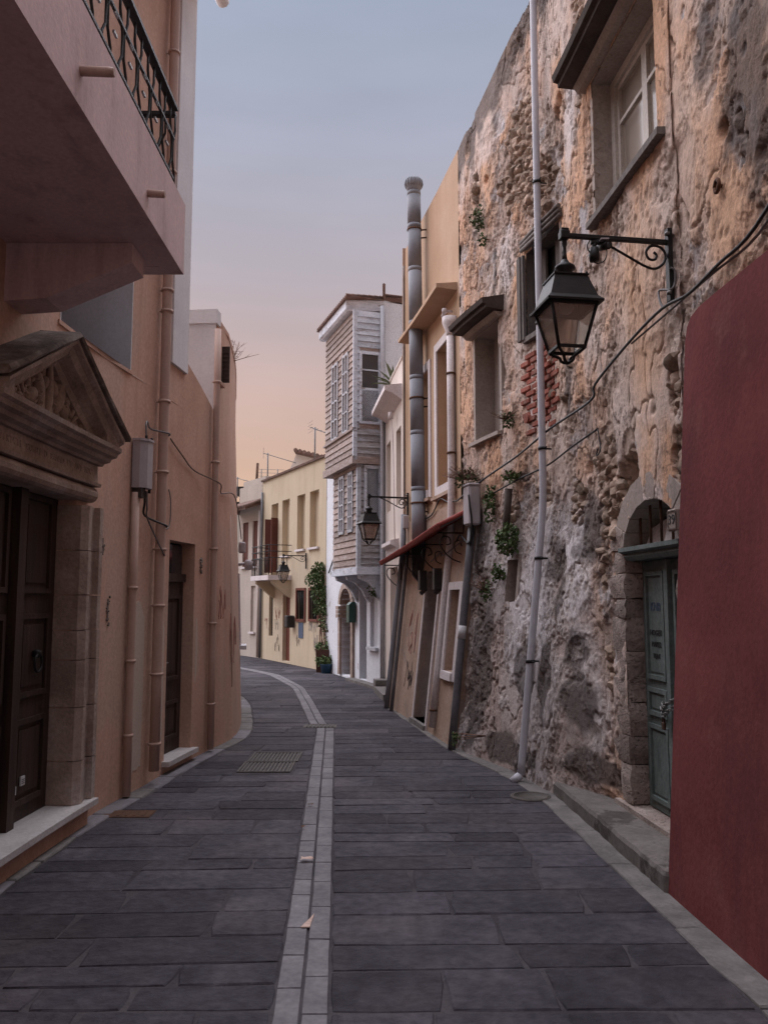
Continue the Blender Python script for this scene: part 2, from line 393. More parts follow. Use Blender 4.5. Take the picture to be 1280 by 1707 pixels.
# ------------------------------------------------------------------ facades that follow a curved building line
class Facade:
    def __init__(self, pts, side, batter=None, smooth=True):
        P = [Vector((p[0], p[1], 0)) for p in pts]
        if smooth: P = crv(P, 8)
        self.P = P; self.S = [0.0]
        for a, b in zip(P, P[1:]): self.S.append(self.S[-1] + (b - a).length)
        self.side = side; self.batter = batter
        self.Sx = np.array(self.S); self.X = np.array([p.x for p in P]); self.Y = np.array([p.y for p in P])
    def xy(self, s):
        return float(np.interp(s, self.Sx, self.X)), float(np.interp(s, self.Sx, self.Y))
    def tan(self, s):
        a, b = self.xy(max(s - .08, self.S[0])), self.xy(min(s + .08, self.S[-1]))
        t = Vector((b[0] - a[0], b[1] - a[1], 0)); return t.normalized()
    def nrm(self, s):
        t = self.tan(s); return Vector((t.y, -t.x, 0)) * self.side
    def pt(self, s, z, off=0.0):
        x, y = self.xy(s)
        o = off + (self.batter(y, z) if self.batter else 0.0)
        n = self.nrm(s)
        return Vector((x + n.x * o, y + n.y * o, z))
    def sy(self, y):
        return float(np.interp(y, self.Y, self.Sx))
    def hit(self, px, py):
        r = ray(px, py); k = r[0] / r[1]; sh = 0.0
        for it in range(4 if self.batter else 1):
            d = self.X - sh - k * self.Y; res = None
            for i in range(len(d) - 1):
                if d[i] * d[i + 1] <= 0 and self.Y[i] > 1:
                    t = d[i] / (d[i] - d[i + 1] + 1e-12)
                    s = self.S[i] + t * (self.S[i + 1] - self.S[i]); y = self.Y[i] + t * (self.Y[i + 1] - self.Y[i])
                    res = (s, EYE + r[2] / r[1] * y, y); break
            if res is None: raise ValueError('no hit %s %s' % (px, py))
            if self.batter: sh = -self.side * self.batter(res[2], res[1])
        return res[0], res[1]
    def frame(self, s):
        t = self.tan(s); n = self.nrm(s)
        return Matrix((t, n, Vector((0, 0, 1)))).transposed()      # columns: along, out, up

def steps(a, b, d):
    n = max(1, int(round((b - a) / d)))
    return [a + (b - a) * i / n for i in range(n + 1)]
def sheet(mb, F, s0, s1, z0, z1, holes=(), ds=.6, dz=.7, off=0.0):
    """holes: (sa, sb, za, zb, depth, arch rise)"""
    s0, s1, z0, z1 = round(s0, 4), round(s1, 4), round(z0, 4), round(z1, 4)
    sl = set(round(v, 4) for v in steps(s0, s1, ds)); zl = set(round(v, 4) for v in steps(z0, z1, dz))
    for h in holes:
        sl |= {round(h[0], 4), round(h[1], 4)}; zl |= {round(h[2], 4), round(h[3], 4)}
    sl = sorted(v for v in sl if s0 - 1e-6 <= v <= s1 + 1e-6); zl = sorted(v for v in zl if z0 - 1e-6 <= v <= z1 + 1e-6)
    idx = {}; vs = []
    for i, s in enumerate(sl):
        for j, z in enumerate(zl):
            idx[i, j] = len(vs); vs.append(F.pt(s, z, off))
    fs = []
    for i in range(len(sl) - 1):
        for j in range(len(zl) - 1):
            cs, cz = (sl[i] + sl[i + 1]) / 2, (zl[j] + zl[j + 1]) / 2
            if any(h[0] < cs < h[1] and h[2] < cz < h[3] for h in holes): continue
            fs.append((idx[i, j], idx[i + 1, j], idx[i + 1, j + 1], idx[i, j + 1]))
    mb.add(vs, fs)
    for h in holes:
        sa, sb, za, zb, dp = h[:5]; rise = h[5] if len(h) > 5 else 0
        zs = zb - rise
        path = [(sa, za), (sa, zs)]
        if rise:
            m_, hw = (sa + sb) / 2, (sb - sa) / 2
            arc = [(m_ - hw * math.cos(math.pi * k / 14), zs + rise * math.sin(math.pi * k / 14)) for k in range(1, 14)]
            path += arc
            left = [(sa, zs)] + arc[:7]; right = arc[6:] + [(sb, zs)]
            for cor, seq in (((sa, zb), left), ((sb, zb), right)):
                pts = [F.pt(*cor, off)] + [F.pt(a, b, off) for a, b in seq]
                mb.add(pts, [(0, k, k + 1) for k in range(1, len(pts) - 1)])
        path += [(sb, zs), (sb, za), (sa, za)]
        for (a, b), (c, d) in zip(path, path[1:]):
            mb.quad(F.pt(a, b, off), F.pt(c, d, off), F.pt(c, d, off - dp), F.pt(a, b, off - dp))
    return mb
def fprof(mb, F, s0, s1, prof, ds=.35):
    """profile [(off, z)] swept along the facade"""
    return mb.loft([[F.pt(s, z, o) for (o, z) in prof] for s in steps(s0, s1, ds)])
def fbox(mb, F, s0, s1, z0, z1, o0, o1, ds=.5):
    return fprof(mb, F, s0, s1, [(o0, z0), (o1, z0), (o1, z1), (o0, z1)], ds)
def mass(F, s0, s1, z0, z1, d0, d1, m, parent, name='rear_wall'):
    mb = MB(); fprof(mb, F, s0, s1, [(-d1, z0), (-d0, z0), (-d0, z1), (-d1, z1)], .8)
    return mb.build(name, m, parent)
def jit(a): return random.uniform(-a, a)

# ------------------------------------------------------------------ numpy noise for relief
def hash2(i, j, seed):
    h = np.sin(i * 127.1 + j * 311.7 + seed * 74.7) * 43758.5453
    return h - np.floor(h)
def vnoise(x, y, seed=0):
    xi, yi = np.floor(x), np.floor(y); xf, yf = x - xi, y - yi
    u, v = xf * xf * (3 - 2 * xf), yf * yf * (3 - 2 * yf)
    a, b, c, d = hash2(xi, yi, seed), hash2(xi + 1, yi, seed), hash2(xi, yi + 1, seed), hash2(xi + 1, yi + 1, seed)
    return a + (b - a) * u + (c - a) * v + (a - b - c + d) * u * v
def fbm(x, y, seed=0, oct=5, gain=.5):
    t = 0; a = 1; n = 0
    for k in range(oct):
        t = t + a * vnoise(x * 2 ** k, y * 2 ** k, seed + k * 13); n += a; a *= gain
    return t / n
def worley(x, y, seed=0):
    xi, yi = np.floor(x), np.floor(y)
    f1 = np.full(x.shape, 9.0); f2 = np.full(x.shape, 9.0); cid = np.zeros(x.shape)
    for dx in (-1, 0, 1):
        for dy in (-1, 0, 1):
            cx, cy = xi + dx, yi + dy
            px_, py_ = cx + .15 + .7 * hash2(cx, cy, seed), cy + .15 + .7 * hash2(cx, cy, seed + 5)
            d = np.hypot(x - px_, y - py_); idv = hash2(cx, cy, seed + 9)
            n1 = d < f1
            f2 = np.where(n1, f1, np.minimum(f2, d)); cid = np.where(n1, idv, cid); f1 = np.where(n1, d, f1)
    return f1, f2, cid
def sstep(a, b, x):
    t = np.clip((x - a) / (b - a), 0, 1); return t * t * (3 - 2 * t)

# ------------------------------------------------------------------ building lines
def bat_right(y, z):
    k = min(1.0, max(0.0, (y - 6.35) / .8)); k = k * k * (3 - 2 * k)
    u = max(0.0, 1 - z / 2.5)
    return .27 * k * u
XLP = [(-2.27, -3), (-2.26, 2), (-2.25, 4.9), (-2.2, 6.3), (-2.11, 7), (-2.02, 8), (-1.93, 8.7), (-1.87, 9.5), (-1.92, 10.2), (-2.02, 11),
       (-2.19, 12), (-2.45, 13.3), (-3.0, 15), (-3.8, 17), (-5.5, 20), (-8.5, 24)]
def bat_left(y, z):
    k = min(1.0, max(0.0, (y - 8.7) / 1.6)); return .16 * k * k * (3 - 2 * k) * max(0.0, 1 - z / 4.2)
FL = Facade(XLP, 1, bat_left)
FR = Facade([(2.05, -3), (1.98, 1), (1.87, 4.7), (1.83, 5.1), (1.72, 6.4), (1.65, 7), (1.54, 7.7), (1.28, 8.5), (1.04, 9.3), (.9, 10), (.72, 11), (.52, 12), (.33, 12.9)], -1, bat_right)
F4 = Facade([(.30, 12.9), (.16, 14), (.02, 15.15)], -1, smooth=False)
F5 = Facade([(.0, 15.17), (-1.31, 18.9)], -1, smooth=False)
F6 = Facade([(-1.32, 18.93), (-2.33, 21.0), (-3.42, 23.2)], -1)
F7 = Facade([(-3.44, 23.23), (-4.3, 24.55)], -1, smooth=False)
F8 = Facade([(-4.31, 24.57), (-6.6, 27.2)], -1, smooth=False)
XR = [(1.7, -3), (1.64, 3), (1.61, 3.66), (1.55, 4.73), (1.40, 7.1), (1.29, 7.62), (.80, 9.29), (.58, 10.5), (.41, 11.63), (.09, 12.95), (.2, 13.2), (.0, 15.07),
      (-.36, 16.13), (-.72, 17.36), (-1.06, 18.2), (-1.32, 18.9), (-1.72, 19.7), (-2.41, 21.05), (-3.5, 23.2), (-4.35, 24.5), (-6.6, 27.1)]
def xL(y): return float(np.interp(y, FL.Y, FL.X)) + bat_left(y, 0)
def xR(y): return float(np.interp(y, [p[1] for p in XR], [p[0] for p in XR]))
BANDC = [(-.24, 1.5), (-.32, 3.33), (-.395, 4.73), (-.56, 7.6), (-.73, 10.6), (-.86, 11.0), (-1.2, 13.2), (-1.58, 15.5), (-2.35, 18.05), (-3.42, 19.94), (-5.0, 21.6), (-7.5, 23.6)]
def xB(y): return float(np.interp(y, [p[1] for p in BANDC], [p[0] for p in BANDC]))

# ------------------------------------------------------------------ ground and paving
g = MB(); g.add([(-300, -60, -.035), (300, -60, -.035), (300, 500, -.035), (-300, 500, -.035)], [(0, 1, 2, 3)])
ground = structure(g.build('ground', M['concrete']))
st = MB()
ys = steps(-3, 27, .5)
st.loft([[Vector((xL(y) - .3, y, -.0055)), Vector((xR(y) + .35, y, -.0055))] for y in ys], closed=False, caps=False)
street = structure(st.build('street', M['mortar']))

BW = .105      # half width of the pale band
def slab_mesh(mb, quad, zt, bev=.009, wob=.005, n=3, cor=(.002, .013)):
    """quad: 4 corners (x, y); a slab with worn edges and an uneven outline"""
    out = []
    for i in range(4):
        a, b = Vector(quad[i]), Vector(quad[(i + 1) % 4]); d = (b - a)
        nr = Vector((-d.y, d.x)).normalized()
        for k in range(n):
            p = a + d * (k / n) + nr * jit(wob)
            if k == 0: p = a + (Vector(quad[(i + 2) % 4]) - a).normalized() * random.uniform(*cor)
            out.append(p)
    cen = sum(out, Vector((0, 0))) / len(out)
    tx, ty = jit(.006), jit(.006)
    m = len(out); vs = []
    for r_, (sh, dz) in enumerate(((0, -.034), (0, -.007), (bev, 0))):
        for p in out:
            q = p + (cen - p).normalized() * (sh * random.uniform(.5, 1.5))
            zz = zt + dz + (tx * (q.x - cen.x) + ty * (q.y - cen.y) if r_ else 0)
            vs.append((q.x, q.y, zz))
    fs = []
    for r_ in range(2):
        for k in range(m):
            k2 = (k + 1) % m; fs.append((r_ * m + k, r_ * m + k2, (r_ + 1) * m + k2, (r_ + 1) * m + k))
    fs.append(tuple(2 * m + k for k in range(m)))
    mb.add(vs, fs)
GRATES = []     # rectangles kept free of slabs: (x0, x1, y0, y1)
ga = gnd(398, 1287); gb = gnd(490, 1256)
GRATES.append((ga[0] - .02, ga[0] + .5, ga[1], gb[1] + .05))
gc = gnd(168, 1362); GRATES.append((gc[0], gc[0] + .36, gc[1], gc[1] + .2))
gd = gnd(372, 1222); GRATES.append((gd[0], gd[0] + .32, gd[1], gd[1] + .3))
def in_grate(x0, x1, y0, y1):
    return any(x0 < q[1] and x1 > q[0] and y0 < q[3] and y1 > q[2] for q in GRATES)
pieces = []; far = MB()
for side in (0, 1):
    y = 1.9 + .13 * side; sl0 = 0.0
    while y < 26.5:
        h = random.choice([.2, .25, .28, .31, .34, .38]) if y < 13 else random.uniform(.3, .4)
        sl1 = max(-.05, min(.05, sl0 + jit(.03)))
        a = xL(y + h / 2) + .165 if side == 0 else xB(y + h / 2) + BW + .008
        b = xB(y + h / 2) - BW - .008 if side == 0 else xR(y + h / 2) - (.15 if y < 13 else .05)
        if b - a > .25:
            cuts = [a]
            while True:
                w = random.uniform(.34, .9)
                if cuts[-1] + w > b - .26: break
                cuts.append(cuts[-1] + w)
            cuts.append(b)
            xm = (a + b) / 2
            def fit(x, yy):
                """edge slabs follow the kerb and the band"""
                if abs(x - a) < 1e-6: return (xL(yy) + .165) if side == 0 else xB(yy) + BW + .008
                if abs(x - b) < 1e-6: return (xB(yy) - BW - .008) if side == 0 else xR(yy) - (.15 if yy < 13 else .05)
                return x
            for x0, x1 in zip(cuts, cuts[1:]):
                g0 = 0 if x0 == a else random.uniform(.003, .008); g1 = 0 if x1 == b else random.uniform(.003, .008)
                t0, t1 = (jit(.02) if x0 != a else 0), (jit(.02) if x1 != b else 0)
                def Y0(x): return y + .004 + sl0 * (x - xm) + jit(.003)
                def Y1(x): return y + h - .004 + sl1 * (x - xm) + jit(.003)
                if in_grate(x0, x1, y, y + h):
                    for q in GRATES:
                        if x0 < q[1] and x1 > q[0] and y < q[3] and y + h > q[2]:
                            if q[0] - x0 > .08: pieces.append(((x0, Y0(x0)), (q[0] - .01, Y0(q[0])), (q[0] - .01, Y1(q[0])), (x0, Y1(x0)), y))
                            if x1 - q[1] > .08: pieces.append(((q[1] + .01, Y0(q[1])), (x1, Y0(x1)), (x1, Y1(x1)), (q[1] + .01, Y1(q[1])), y))
                            break
                    continue
                pieces.append(((fit(x0, y) + g0 - t0, Y0(x0)), (fit(x1, y) - g1 - t1, Y0(x1)), (fit(x1, y + h) - g1 + t1, Y1(x1)), (fit(x0, y + h) + g0 + t0, Y1(x0)), y))
        y += h; sl0 = sl1
pieces.sort(key=lambda p: p[4])
for i, p in enumerate(pieces):
    if i < 270:
        mb = MB(); slab_mesh(mb, p[:4], jit(.0025)); mb.build('paving_slab', M['slab'], street)
    else:
        slab_mesh(far, p[:4], jit(.0025), n=1, wob=.003)
stuff(far.build('far_paving_slabs', M['slab'], street))
# the pale double band of the drain line
bandfar = MB(); nb = 0
for sgn in (-1, 1):
    y = 1.6
    while y < 22.8:
        h = random.uniform(.22, .48) if y < 11 else random.uniform(.4, .6)
        if y < 10.62 < y + h: h = 10.62 - y
        if 10.61 < y < 10.95: y = 10.95; continue
        c0, c1 = xB(y + .006), xB(y + h - .006)
        x0, x1 = (-BW, -.006) if sgn < 0 else (.006, BW)
        q = ((c0 + x0, y + .003), (c0 + x1, y + .003), (c1 + x1, y + h - .003), (c1 + x0, y + h - .003))
        if y < 15:
            mb = MB(); slab_mesh(mb, q, .004 + jit(.0015), bev=.004, wob=.002, n=2, cor=(.0, .003)); mb.build('band_slab', M['band'], street)
        else: slab_mesh(bandfar, q, .004, bev=.006, wob=0, n=1)
        y += h
stuff(bandfar.build('far_band_slabs', M['band'], street))
# pale kerb stones along the left wall base, patched with cement
y = 1.6; k = 0
while y < 14:
    h = random.uniform(.3, .75)
    if not (6.55 < y < 6.8):
        q = [(xL(y) - .05, y + .006), (xL(y) + .155 + jit(.008), y + .006), (xL(y + h) + .155 + jit(.008), y + h - .006), (xL(y + h) - .05, y + h - .006)]
        mb = MB(); slab_mesh(mb, q, .005 + jit(.002), bev=.008, wob=.004, n=2); mb.build('edge_slab', M['band'] if random.random() < .55 else M['concrete'], street)
    y += h
# cement strip along the foot of the right wall
y = 1.5
while y < 13:
    h = random.uniform(.5, 1.1)
    q = [(xR(y) - .15 + jit(.012), y), (xR(y) + .12, y), (xR(y + h) + .12, y + h), (xR(y + h) - .15 + jit(.012), y + h)]
    mb = MB(); slab_mesh(mb, q, .003 + jit(.001), bev=.01, wob=.012, n=4); mb.build('edge_slab', M['concrete'], street)
    y += h
# covers and grates let into the paving
def grate(x0, x1, y0, y1, label, bars=12, m='cover', along=True):
    t = thing('drain_grate', label, 'drain grate', ((x0 + x1) / 2, (y0 + y1) / 2, 0), 'drain covers in the paving')
    fr = MB()
    w = .018
    for (a, b, c, d) in ((x0, x1, y0, y0 + w), (x0, x1, y1 - w, y1), (x0, x0 + w, y0 + w, y1 - w), (x1 - w, x1, y0 + w, y1 - w)):
        fr.box(((a + b) / 2, (c + d) / 2, -.006), (b - a, d - c, .022))
    fr.build('frame', M[m], t)
    MB().box(((x0 + x1) / 2, (y0 + y1) / 2, -.0165), (x1 - x0 - .01, y1 - y0 - .01, .004)).build('sump', M['dark_room'], t)
    for i in range(bars):
        u = x0 + w + (x1 - x0 - 2 * w) * (i + .5) / bars
        MB().box((u, (y0 + y1) / 2, -.004), ((x1 - x0) / bars * .5, y1 - y0 - 2 * w, .012)).build('bar', M[m], t)
    return t
q = GRATES[0]; ym = (q[2] + q[3]) / 2
grate(q[0], q[1] - .02, q[2], ym - .012, 'slotted iron drain grate left of the pale band, near half of the pair', 13)
grate(q[0] + .02, q[1], ym + .012, q[3], 'slotted iron drain grate left of the pale band, far half of the pair', 13)
q = GRATES[2]; grate(*q, 'small iron drain grate at the foot of the bulging left wall', 9)
q = GRATES[1]
t = thing('access_cover', 'brown rusty rectangular cover by the marble doorstep', 'drain cover', (q[0], q[2], 0), 'drain covers in the paving')
MB().box(((q[0] + q[1]) / 2, (q[2] + q[3]) / 2, -.008), (q[1] - q[0], q[3] - q[2], .02), bev=.004).build('plate', M['rust'], t)
mb = MB()
for i in range(5): mb.box((q[0] + .06 + i * .06, (q[2] + q[3]) / 2, .003), (.02, q[3] - q[2] - .05, .004))
mb.build('rib', M['rust'], t)
gx, gy = gnd(884, 1328)
t = thing('manhole_cover', 'round dark manhole cover at the end of the raised ledge', 'manhole cover', (gx, gy, 0))
MB().lathe([(.15, -.01), (.15, .006), (.135, .008), (.135, .004), (.0, .004)], (gx, gy, .002), 20).build('plate', M['cover'], t)
mb = MB().lathe([(.165, -.01), (.165, .005), (.152, .005), (.152, -.01)], (gx, gy, .002), 20); mb.build('rim', M['cover'], t)
t = thing('channel_grate', 'narrow dark grate across the pale band where it bends', 'drain grate', (xB(10.8), 10.79, 0), 'drain covers in the paving')
MB().box((xB(10.7) - .05, 10.79, -.004), (.42, .26, .012)).build('frame', M['cover'], t)
for i in range(8): MB().box((xB(10.7) - .21 + i * .046, 10.79, .005), (.02, .22, .01)).build('bar', M['cover'], t)
# splintered pale chip lying in the gap of the band
bx, by = gnd(510, 1545)
t = MB()
t.add([(bx - .022, by - .03, .012), (bx + .022, by - .03, .012), (bx + .03, by + .14, .014), (bx + .012, by + .05, .02),
       (bx - .022, by - .03, .007), (bx + .022, by - .03, .007), (bx + .03, by + .14, .009), (bx + .012, by + .05, .008)],
      [(0, 1, 2, 3), (4, 7, 6, 5), (0, 4, 5, 1), (1, 5, 6, 2), (2, 6, 7, 3), (3, 7, 4, 0)])
tag(t.build('wood_splinter', M['debris']), 'pale pink splinter lying in the gap of the pale paving band', 'litter')
for (px, py, lb, ang) in ((512, 1437, 'crumpled pale scrap lying across the pale band beyond the splinter', .2), (505, 1383, 'small brown scrap at the left edge of the pale band', .9), (517, 1345, 'tiny dry leaf at the left edge of the pale band farther up', .4)):
    bx, by = gnd(px, py); t = MB(); sz = .045 if px == 512 else .025
    vs = []
    for i in range(4):
        for j in range(3): vs.append((bx + (i - 1.5) * sz * .6 * math.cos(ang) + jit(.008), by + (j - 1) * sz * .5 + jit(.008), .016 + random.random() * .016))
    t.add(vs, [(i * 3 + j, i * 3 + 3 + j, i * 3 + 4 + j, i * 3 + 1 + j) for i in range(3) for j in range(2)])
    tag(t.build('litter_scrap', M['debris'] if px == 512 else M['leaf_dry']), lb, 'litter')

# ================================================================== LEFT SIDE
def Lp(y, z, off=0.0): return FL.pt(FL.sy(y), z, off)
sL = FL.sy
H1 = thing('ochre_house', 'ochre plastered house with the carved stone doorway and overhanging balcony', 'house', (xL(5), 5, 0))
DOOR1 = (sL(4.68), sL(5.95), .14, 2.42, .30)
DOOR2 = (sL(7.86), sL(8.55), .10, 2.17, .16)
WINW = (sL(5.55), sL(6.82), 3.52, 5.1, .72)
BALD = (sL(2.9), sL(4.1), 4.12, 6.2, .25)
SL = (sL(-2.9), sL(8.15)); SLE = sL(9.1)
w = MB(); sheet(w, FL, SL[0], SLE, 0, 3.50, [DOOR1, DOOR2]); w.loft([[FL.pt(s, 3.5), FL.pt(s, 4.02 - .34 * (s - SL[1]) / (SLE - SL[1])), FL.pt(s, 4.02 - .34 * (s - SL[1]) / (SLE - SL[1]), -.2), FL.pt(s, 3.5, -.2)] for s in steps(SL[1], SLE, .25)]); sheet(w, FL, SL[0], SL[1], 3.50, 7.95, [WINW, BALD]); w.build('wall', M['left_plaster'], H1)
mass(FL, SL[0], SL[1], 0, 7.9, .78, 6, M['left_plaster'], H1)
mass(FL, SL[1], SLE - .004, 0, 3.6, .2, 5, M['left_plaster'], H1, 'terrace')
mb = MB(); fbox(mb, FL, SL[0], SL[1], 7.95, 8.1, -6, .18); mb.build('roof', M['white_plaster'], H1)
mb = MB(); mb.tube([Lp(y, 7.98, .26) for y in steps(1, 8.3, .8)], .07, 10); mb.build('gutter', M['white_plaster'], H1)
# white painted strip at the end of the upper floor, and the white lining of the recessed window
mb = MB(); fbox(mb, FL, sL(7.72), sL(8.155), 3.86, 7.95, -.5, .03); mb.build('corner_strip', M['white_plaster'], H1)
sa, sb, za, zb, dp = WINW
for (a, b, c, d) in ((sb - .012, sb + .0, za, zb), (sa, sa + .012, za, zb)):
    mb = MB(); fbox(mb, FL, a, b, c, d, -dp, .004); mb.build('window_reveal', M['white_plaster'], H1)
mb = MB(); fbox(mb, FL, sa - .03, sb + .02, za - .03, za, -dp, .012); mb.build('window_sill', M['left_plaster'], H1)
def glazed(F, parent, sa, sb, za, zb, depth, fm, name='window', cols=2, rows=3, gm='glass_dark', w=.05):
    """window with frame and panes set at the back of its opening"""
    f = MB()
    o0, o1 = -depth - .02, -depth + .045
    fbox(f, F, sa, sb, za, za + w, o0, o1); fbox(f, F, sa, sb, zb - w, zb, o0, o1)
    fbox(f, F, sa, sa + w, za + w, zb - w, o0, o1); fbox(f, F, sb - w, sb, za + w, zb - w, o0, o1)
    for i in range(1, cols):
        u = sa + (sb - sa) * i / cols; fbox(f, F, u - w * .4, u + w * .4, za + w, zb - w, o0, o1 - .006)
    for j in range(1, rows):
        v = za + (zb - za) * j / rows; fbox(f, F, sa + w, sb - w, v - w * .25, v + w * .25, o0, o1 - .012)
    fo = f.build(name, fm, parent)
    for i in range(cols):
        for j in range(rows):
            p = MB(); fbox(p, F, sa + w * .5 + (sb - sa - w) * i / cols, sa + w * .5 + (sb - sa - w) * (i + 1) / cols, za + w * .5 + (zb - za - w) * j / rows, za + w * .5 + (zb - za - w) * (j + 1) / rows, -depth + .004, -depth + .010)
            p.build('pane', M[gm], fo)
    return fo
glazed(FL, H1, *WINW[:4], WINW[4], M['white_paint'])
glazed(FL, H1, *BALD[:4], BALD[4], M['white_paint'], rows=4)
def panel_door(F, parent, sa, sb, za, zb, depth, m, leaves=2, panels=((.06, .30), (.36, .60), (.66, .95)), name='door', knock=False):
    d = MB(); fbox(d, F, sa, sb, za, zb, -depth - .05, -depth); do = d.build(name, m, parent)
    for l in range(leaves):
        a = sa + (sb - sa) * l / leaves; b = sa + (sb - sa) * (l + 1) / leaves; wd = b - a; h = zb - za
        for (p0, p1) in panels:
            q = MB()
            x0, x1, z0, z1 = a + wd * .16, b - wd * .16, za + h * p0, za + h * p1
            fr = .035
            fbox(q, F, x0, x1, z0, z0 + fr, -depth - .002, -depth + .022); fbox(q, F, x0, x1, z1 - fr, z1, -depth - .002, -depth + .022)
            fbox(q, F, x0, x0 + fr, z0 + fr, z1 - fr, -depth - .002, -depth + .022); fbox(q, F, x1 - fr, x1, z0 + fr, z1 - fr, -depth - .002, -depth + .022)
            fbox(q, F, x0 + fr * 2, x1 - fr * 2, z0 + fr * 2, z1 - fr * 2, -depth - .002, -depth + .010)
            q.build('panel', m, do)
    if leaves == 2:
        q = MB(); u = (sa + sb) / 2; fbox(q, F, u - .05, u + .05, za + .02, zb, -depth, -depth + .06); q.build('meeting_stile', m, do)
    return do
D1 = panel_door(FL, H1, DOOR1[0], DOOR1[1], DOOR1[2], DOOR1[3], .135, M['dark_wood'])
u = DOOR1[0] + (DOOR1[1] - DOOR1[0]) * .75
mb = MB(); ctr = FL.pt(u, 1.18, -.095); n_ = FL.nrm(u); t_ = FL.tan(u)
mb.tube([ctr + t_ * .055 * math.sin(a * math.pi / 8) + Vector((0, 0, .06 * math.cos(a * math.pi / 8))) + n_ * .012 for a in range(17)], .009, 6)
mb.lathe([(.0, -.03), (.028, -.02), (.03, .02), (0, .03)], ctr + Vector((0, 0, .06)), 8); mb.build('knocker', M['iron'], D1)
for (du, z, w_) in ((.57, .36, .05), (.66, .40, .055)):
    uu = DOOR1[0] + (DOOR1[1] - DOOR1[0]) * du
    mb = MB(); fbox(mb, FL, uu, uu + w_, z, z + w_ * 1.05, -.121, -.111); st_ = mb.build('sticker', M['paper'], D1)
    mb = MB()
    for k in range(3): fbox(mb, FL, uu + .008, uu + w_ - .008, z + .012 + k * .012, z + .016 + k * .012, -.1112, -.1095)
    mb.build('sticker_print', M['ink_black'], D1)
# marble doorstep
mb = MB(); fbox(mb, FL, sL(4.3), sL(6.2), .135, .175, -.3, .14); mb.build('doorstep', M['marble'], H1)
mb = MB(); fbox(mb, FL, sL(4.3), sL(6.15), -.02, .135, -.3, .085); mb.build('step_riser', M['left_plaster'], H1)
# stone jambs in blocks
for (y0, y1) in ((5.95, 6.24), (4.39, 4.68)):
    z = .175; hs = [.30, .37, .33, .21, .25, .32, .33]
    for i, hh in enumerate(hs):
        top = min(z + hh, 2.318)
        if top - z < .05: break
        mb = MB(); inner = y0 - .008 if y0 > 5 else y1 + .008; outer = y1 if y0 > 5 else y0
        sg = 1 if outer > inner else -1
        o = jit(.004)
        g_ = .003
        # stepped architrave profile in plan: reveal, roll, flat outer band
        prof = [(inner, -.28), (inner, .045 + o), (inner + sg * .05, .085 + o), (inner + sg * .10, .085 + o), (inner + sg * .11, .055 + o), (inner + sg * .2, .06 + o), (inner + sg * .21, .1 + o), (inner + sg * .27, .1 + o), (outer, .05 + o), (outer, -.02)]
        mb.loft([[Lp(a, zz, b) for (a, b) in prof] for zz in (z + g_, top - g_)])
        mb.build('jamb_block', M['limestone'], H1); z = top
# lintel: big roll above the opening, frieze, cornice
mb = MB(); s0, s1 = sL(4.5), sL(6.13)
fprof(mb, FL, sL(4.4), sL(6.14), [(-.28, 2.32), (.04, 2.32), (.065, 2.335), (.08, 2.36), (.08, 2.39), (.065, 2.42), (.04, 2.435), (-.28, 2.435)], .3); mb.build('lintel', M['limestone'], H1)
mb = MB(); fprof(mb, FL, sL(4.38), sL(6.16), [(-.02, 2.437), (.09, 2.437), (.095, 2.46), (.065, 2.47), (.06, 2.6), (-.02, 2.6)], .3); mb.build('frieze', M['limestone'], H1)
mb = MB(); fprof(mb, FL, sL(4.34), sL(6.2), [(-.02, 2.602), (.085, 2.602), (.095, 2.62), (.14, 2.63), (.15, 2.655), (.19, 2.665), (.2, 2.69), (.225, 2.705), (.23, 2.735), (-.02, 2.735)], .3); mb.build('cornice', M['limestone'], H1)
# carved letters of the frieze
def text_mesh(txt, size, depth=.004):
    cu = bpy.data.curves.new('t', 'FONT'); cu.body = txt; cu.size = size; cu.extrude = depth; cu.align_x = 'CENTER'; cu.align_y = 'CENTER'; cu.resolution_u = 2
    ob = bpy.data.objects.new('t', cu); COL.objects.link(ob)
    dg = bpy.context.evaluated_depsgraph_get(); me = bpy.data.meshes.new_from_object(ob.evaluated_get(dg))
    vs = [v.co.copy() for v in me.vertices]; fs = [tuple(p.vertices) for p in me.polygons]
    bpy.data.objects.remove(ob); bpy.data.curves.remove(cu); bpy.data.meshes.remove(me)
    return vs, fs
def text_on(F, s, z, off, txt, size, m, parent, name='lettering', depth=.003, flip=1, sx=1.0):
    vs, fs = text_mesh(txt, size, depth); mb = MB()
    # reading direction: for the left wall letters run away from the camera, for the right wall towards it
    mb.add([F.pt(s + v.x * flip * sx, z + v.y, off + v.z) for v in vs], fs); return mb.build(name, m, parent)
_ins = 'A.VIRTVTE.CORDI.D.RANNO.ET.ANI.MDC'
for _i, _ch in enumerate(_ins):
    if _ch != '.': text_on(FL, sL(4.55) + 1.5 * (_i + .5) / len(_ins), 2.535, .0645, _ch, .06, M['limestone'], H1, 'carved_letter', .0025)
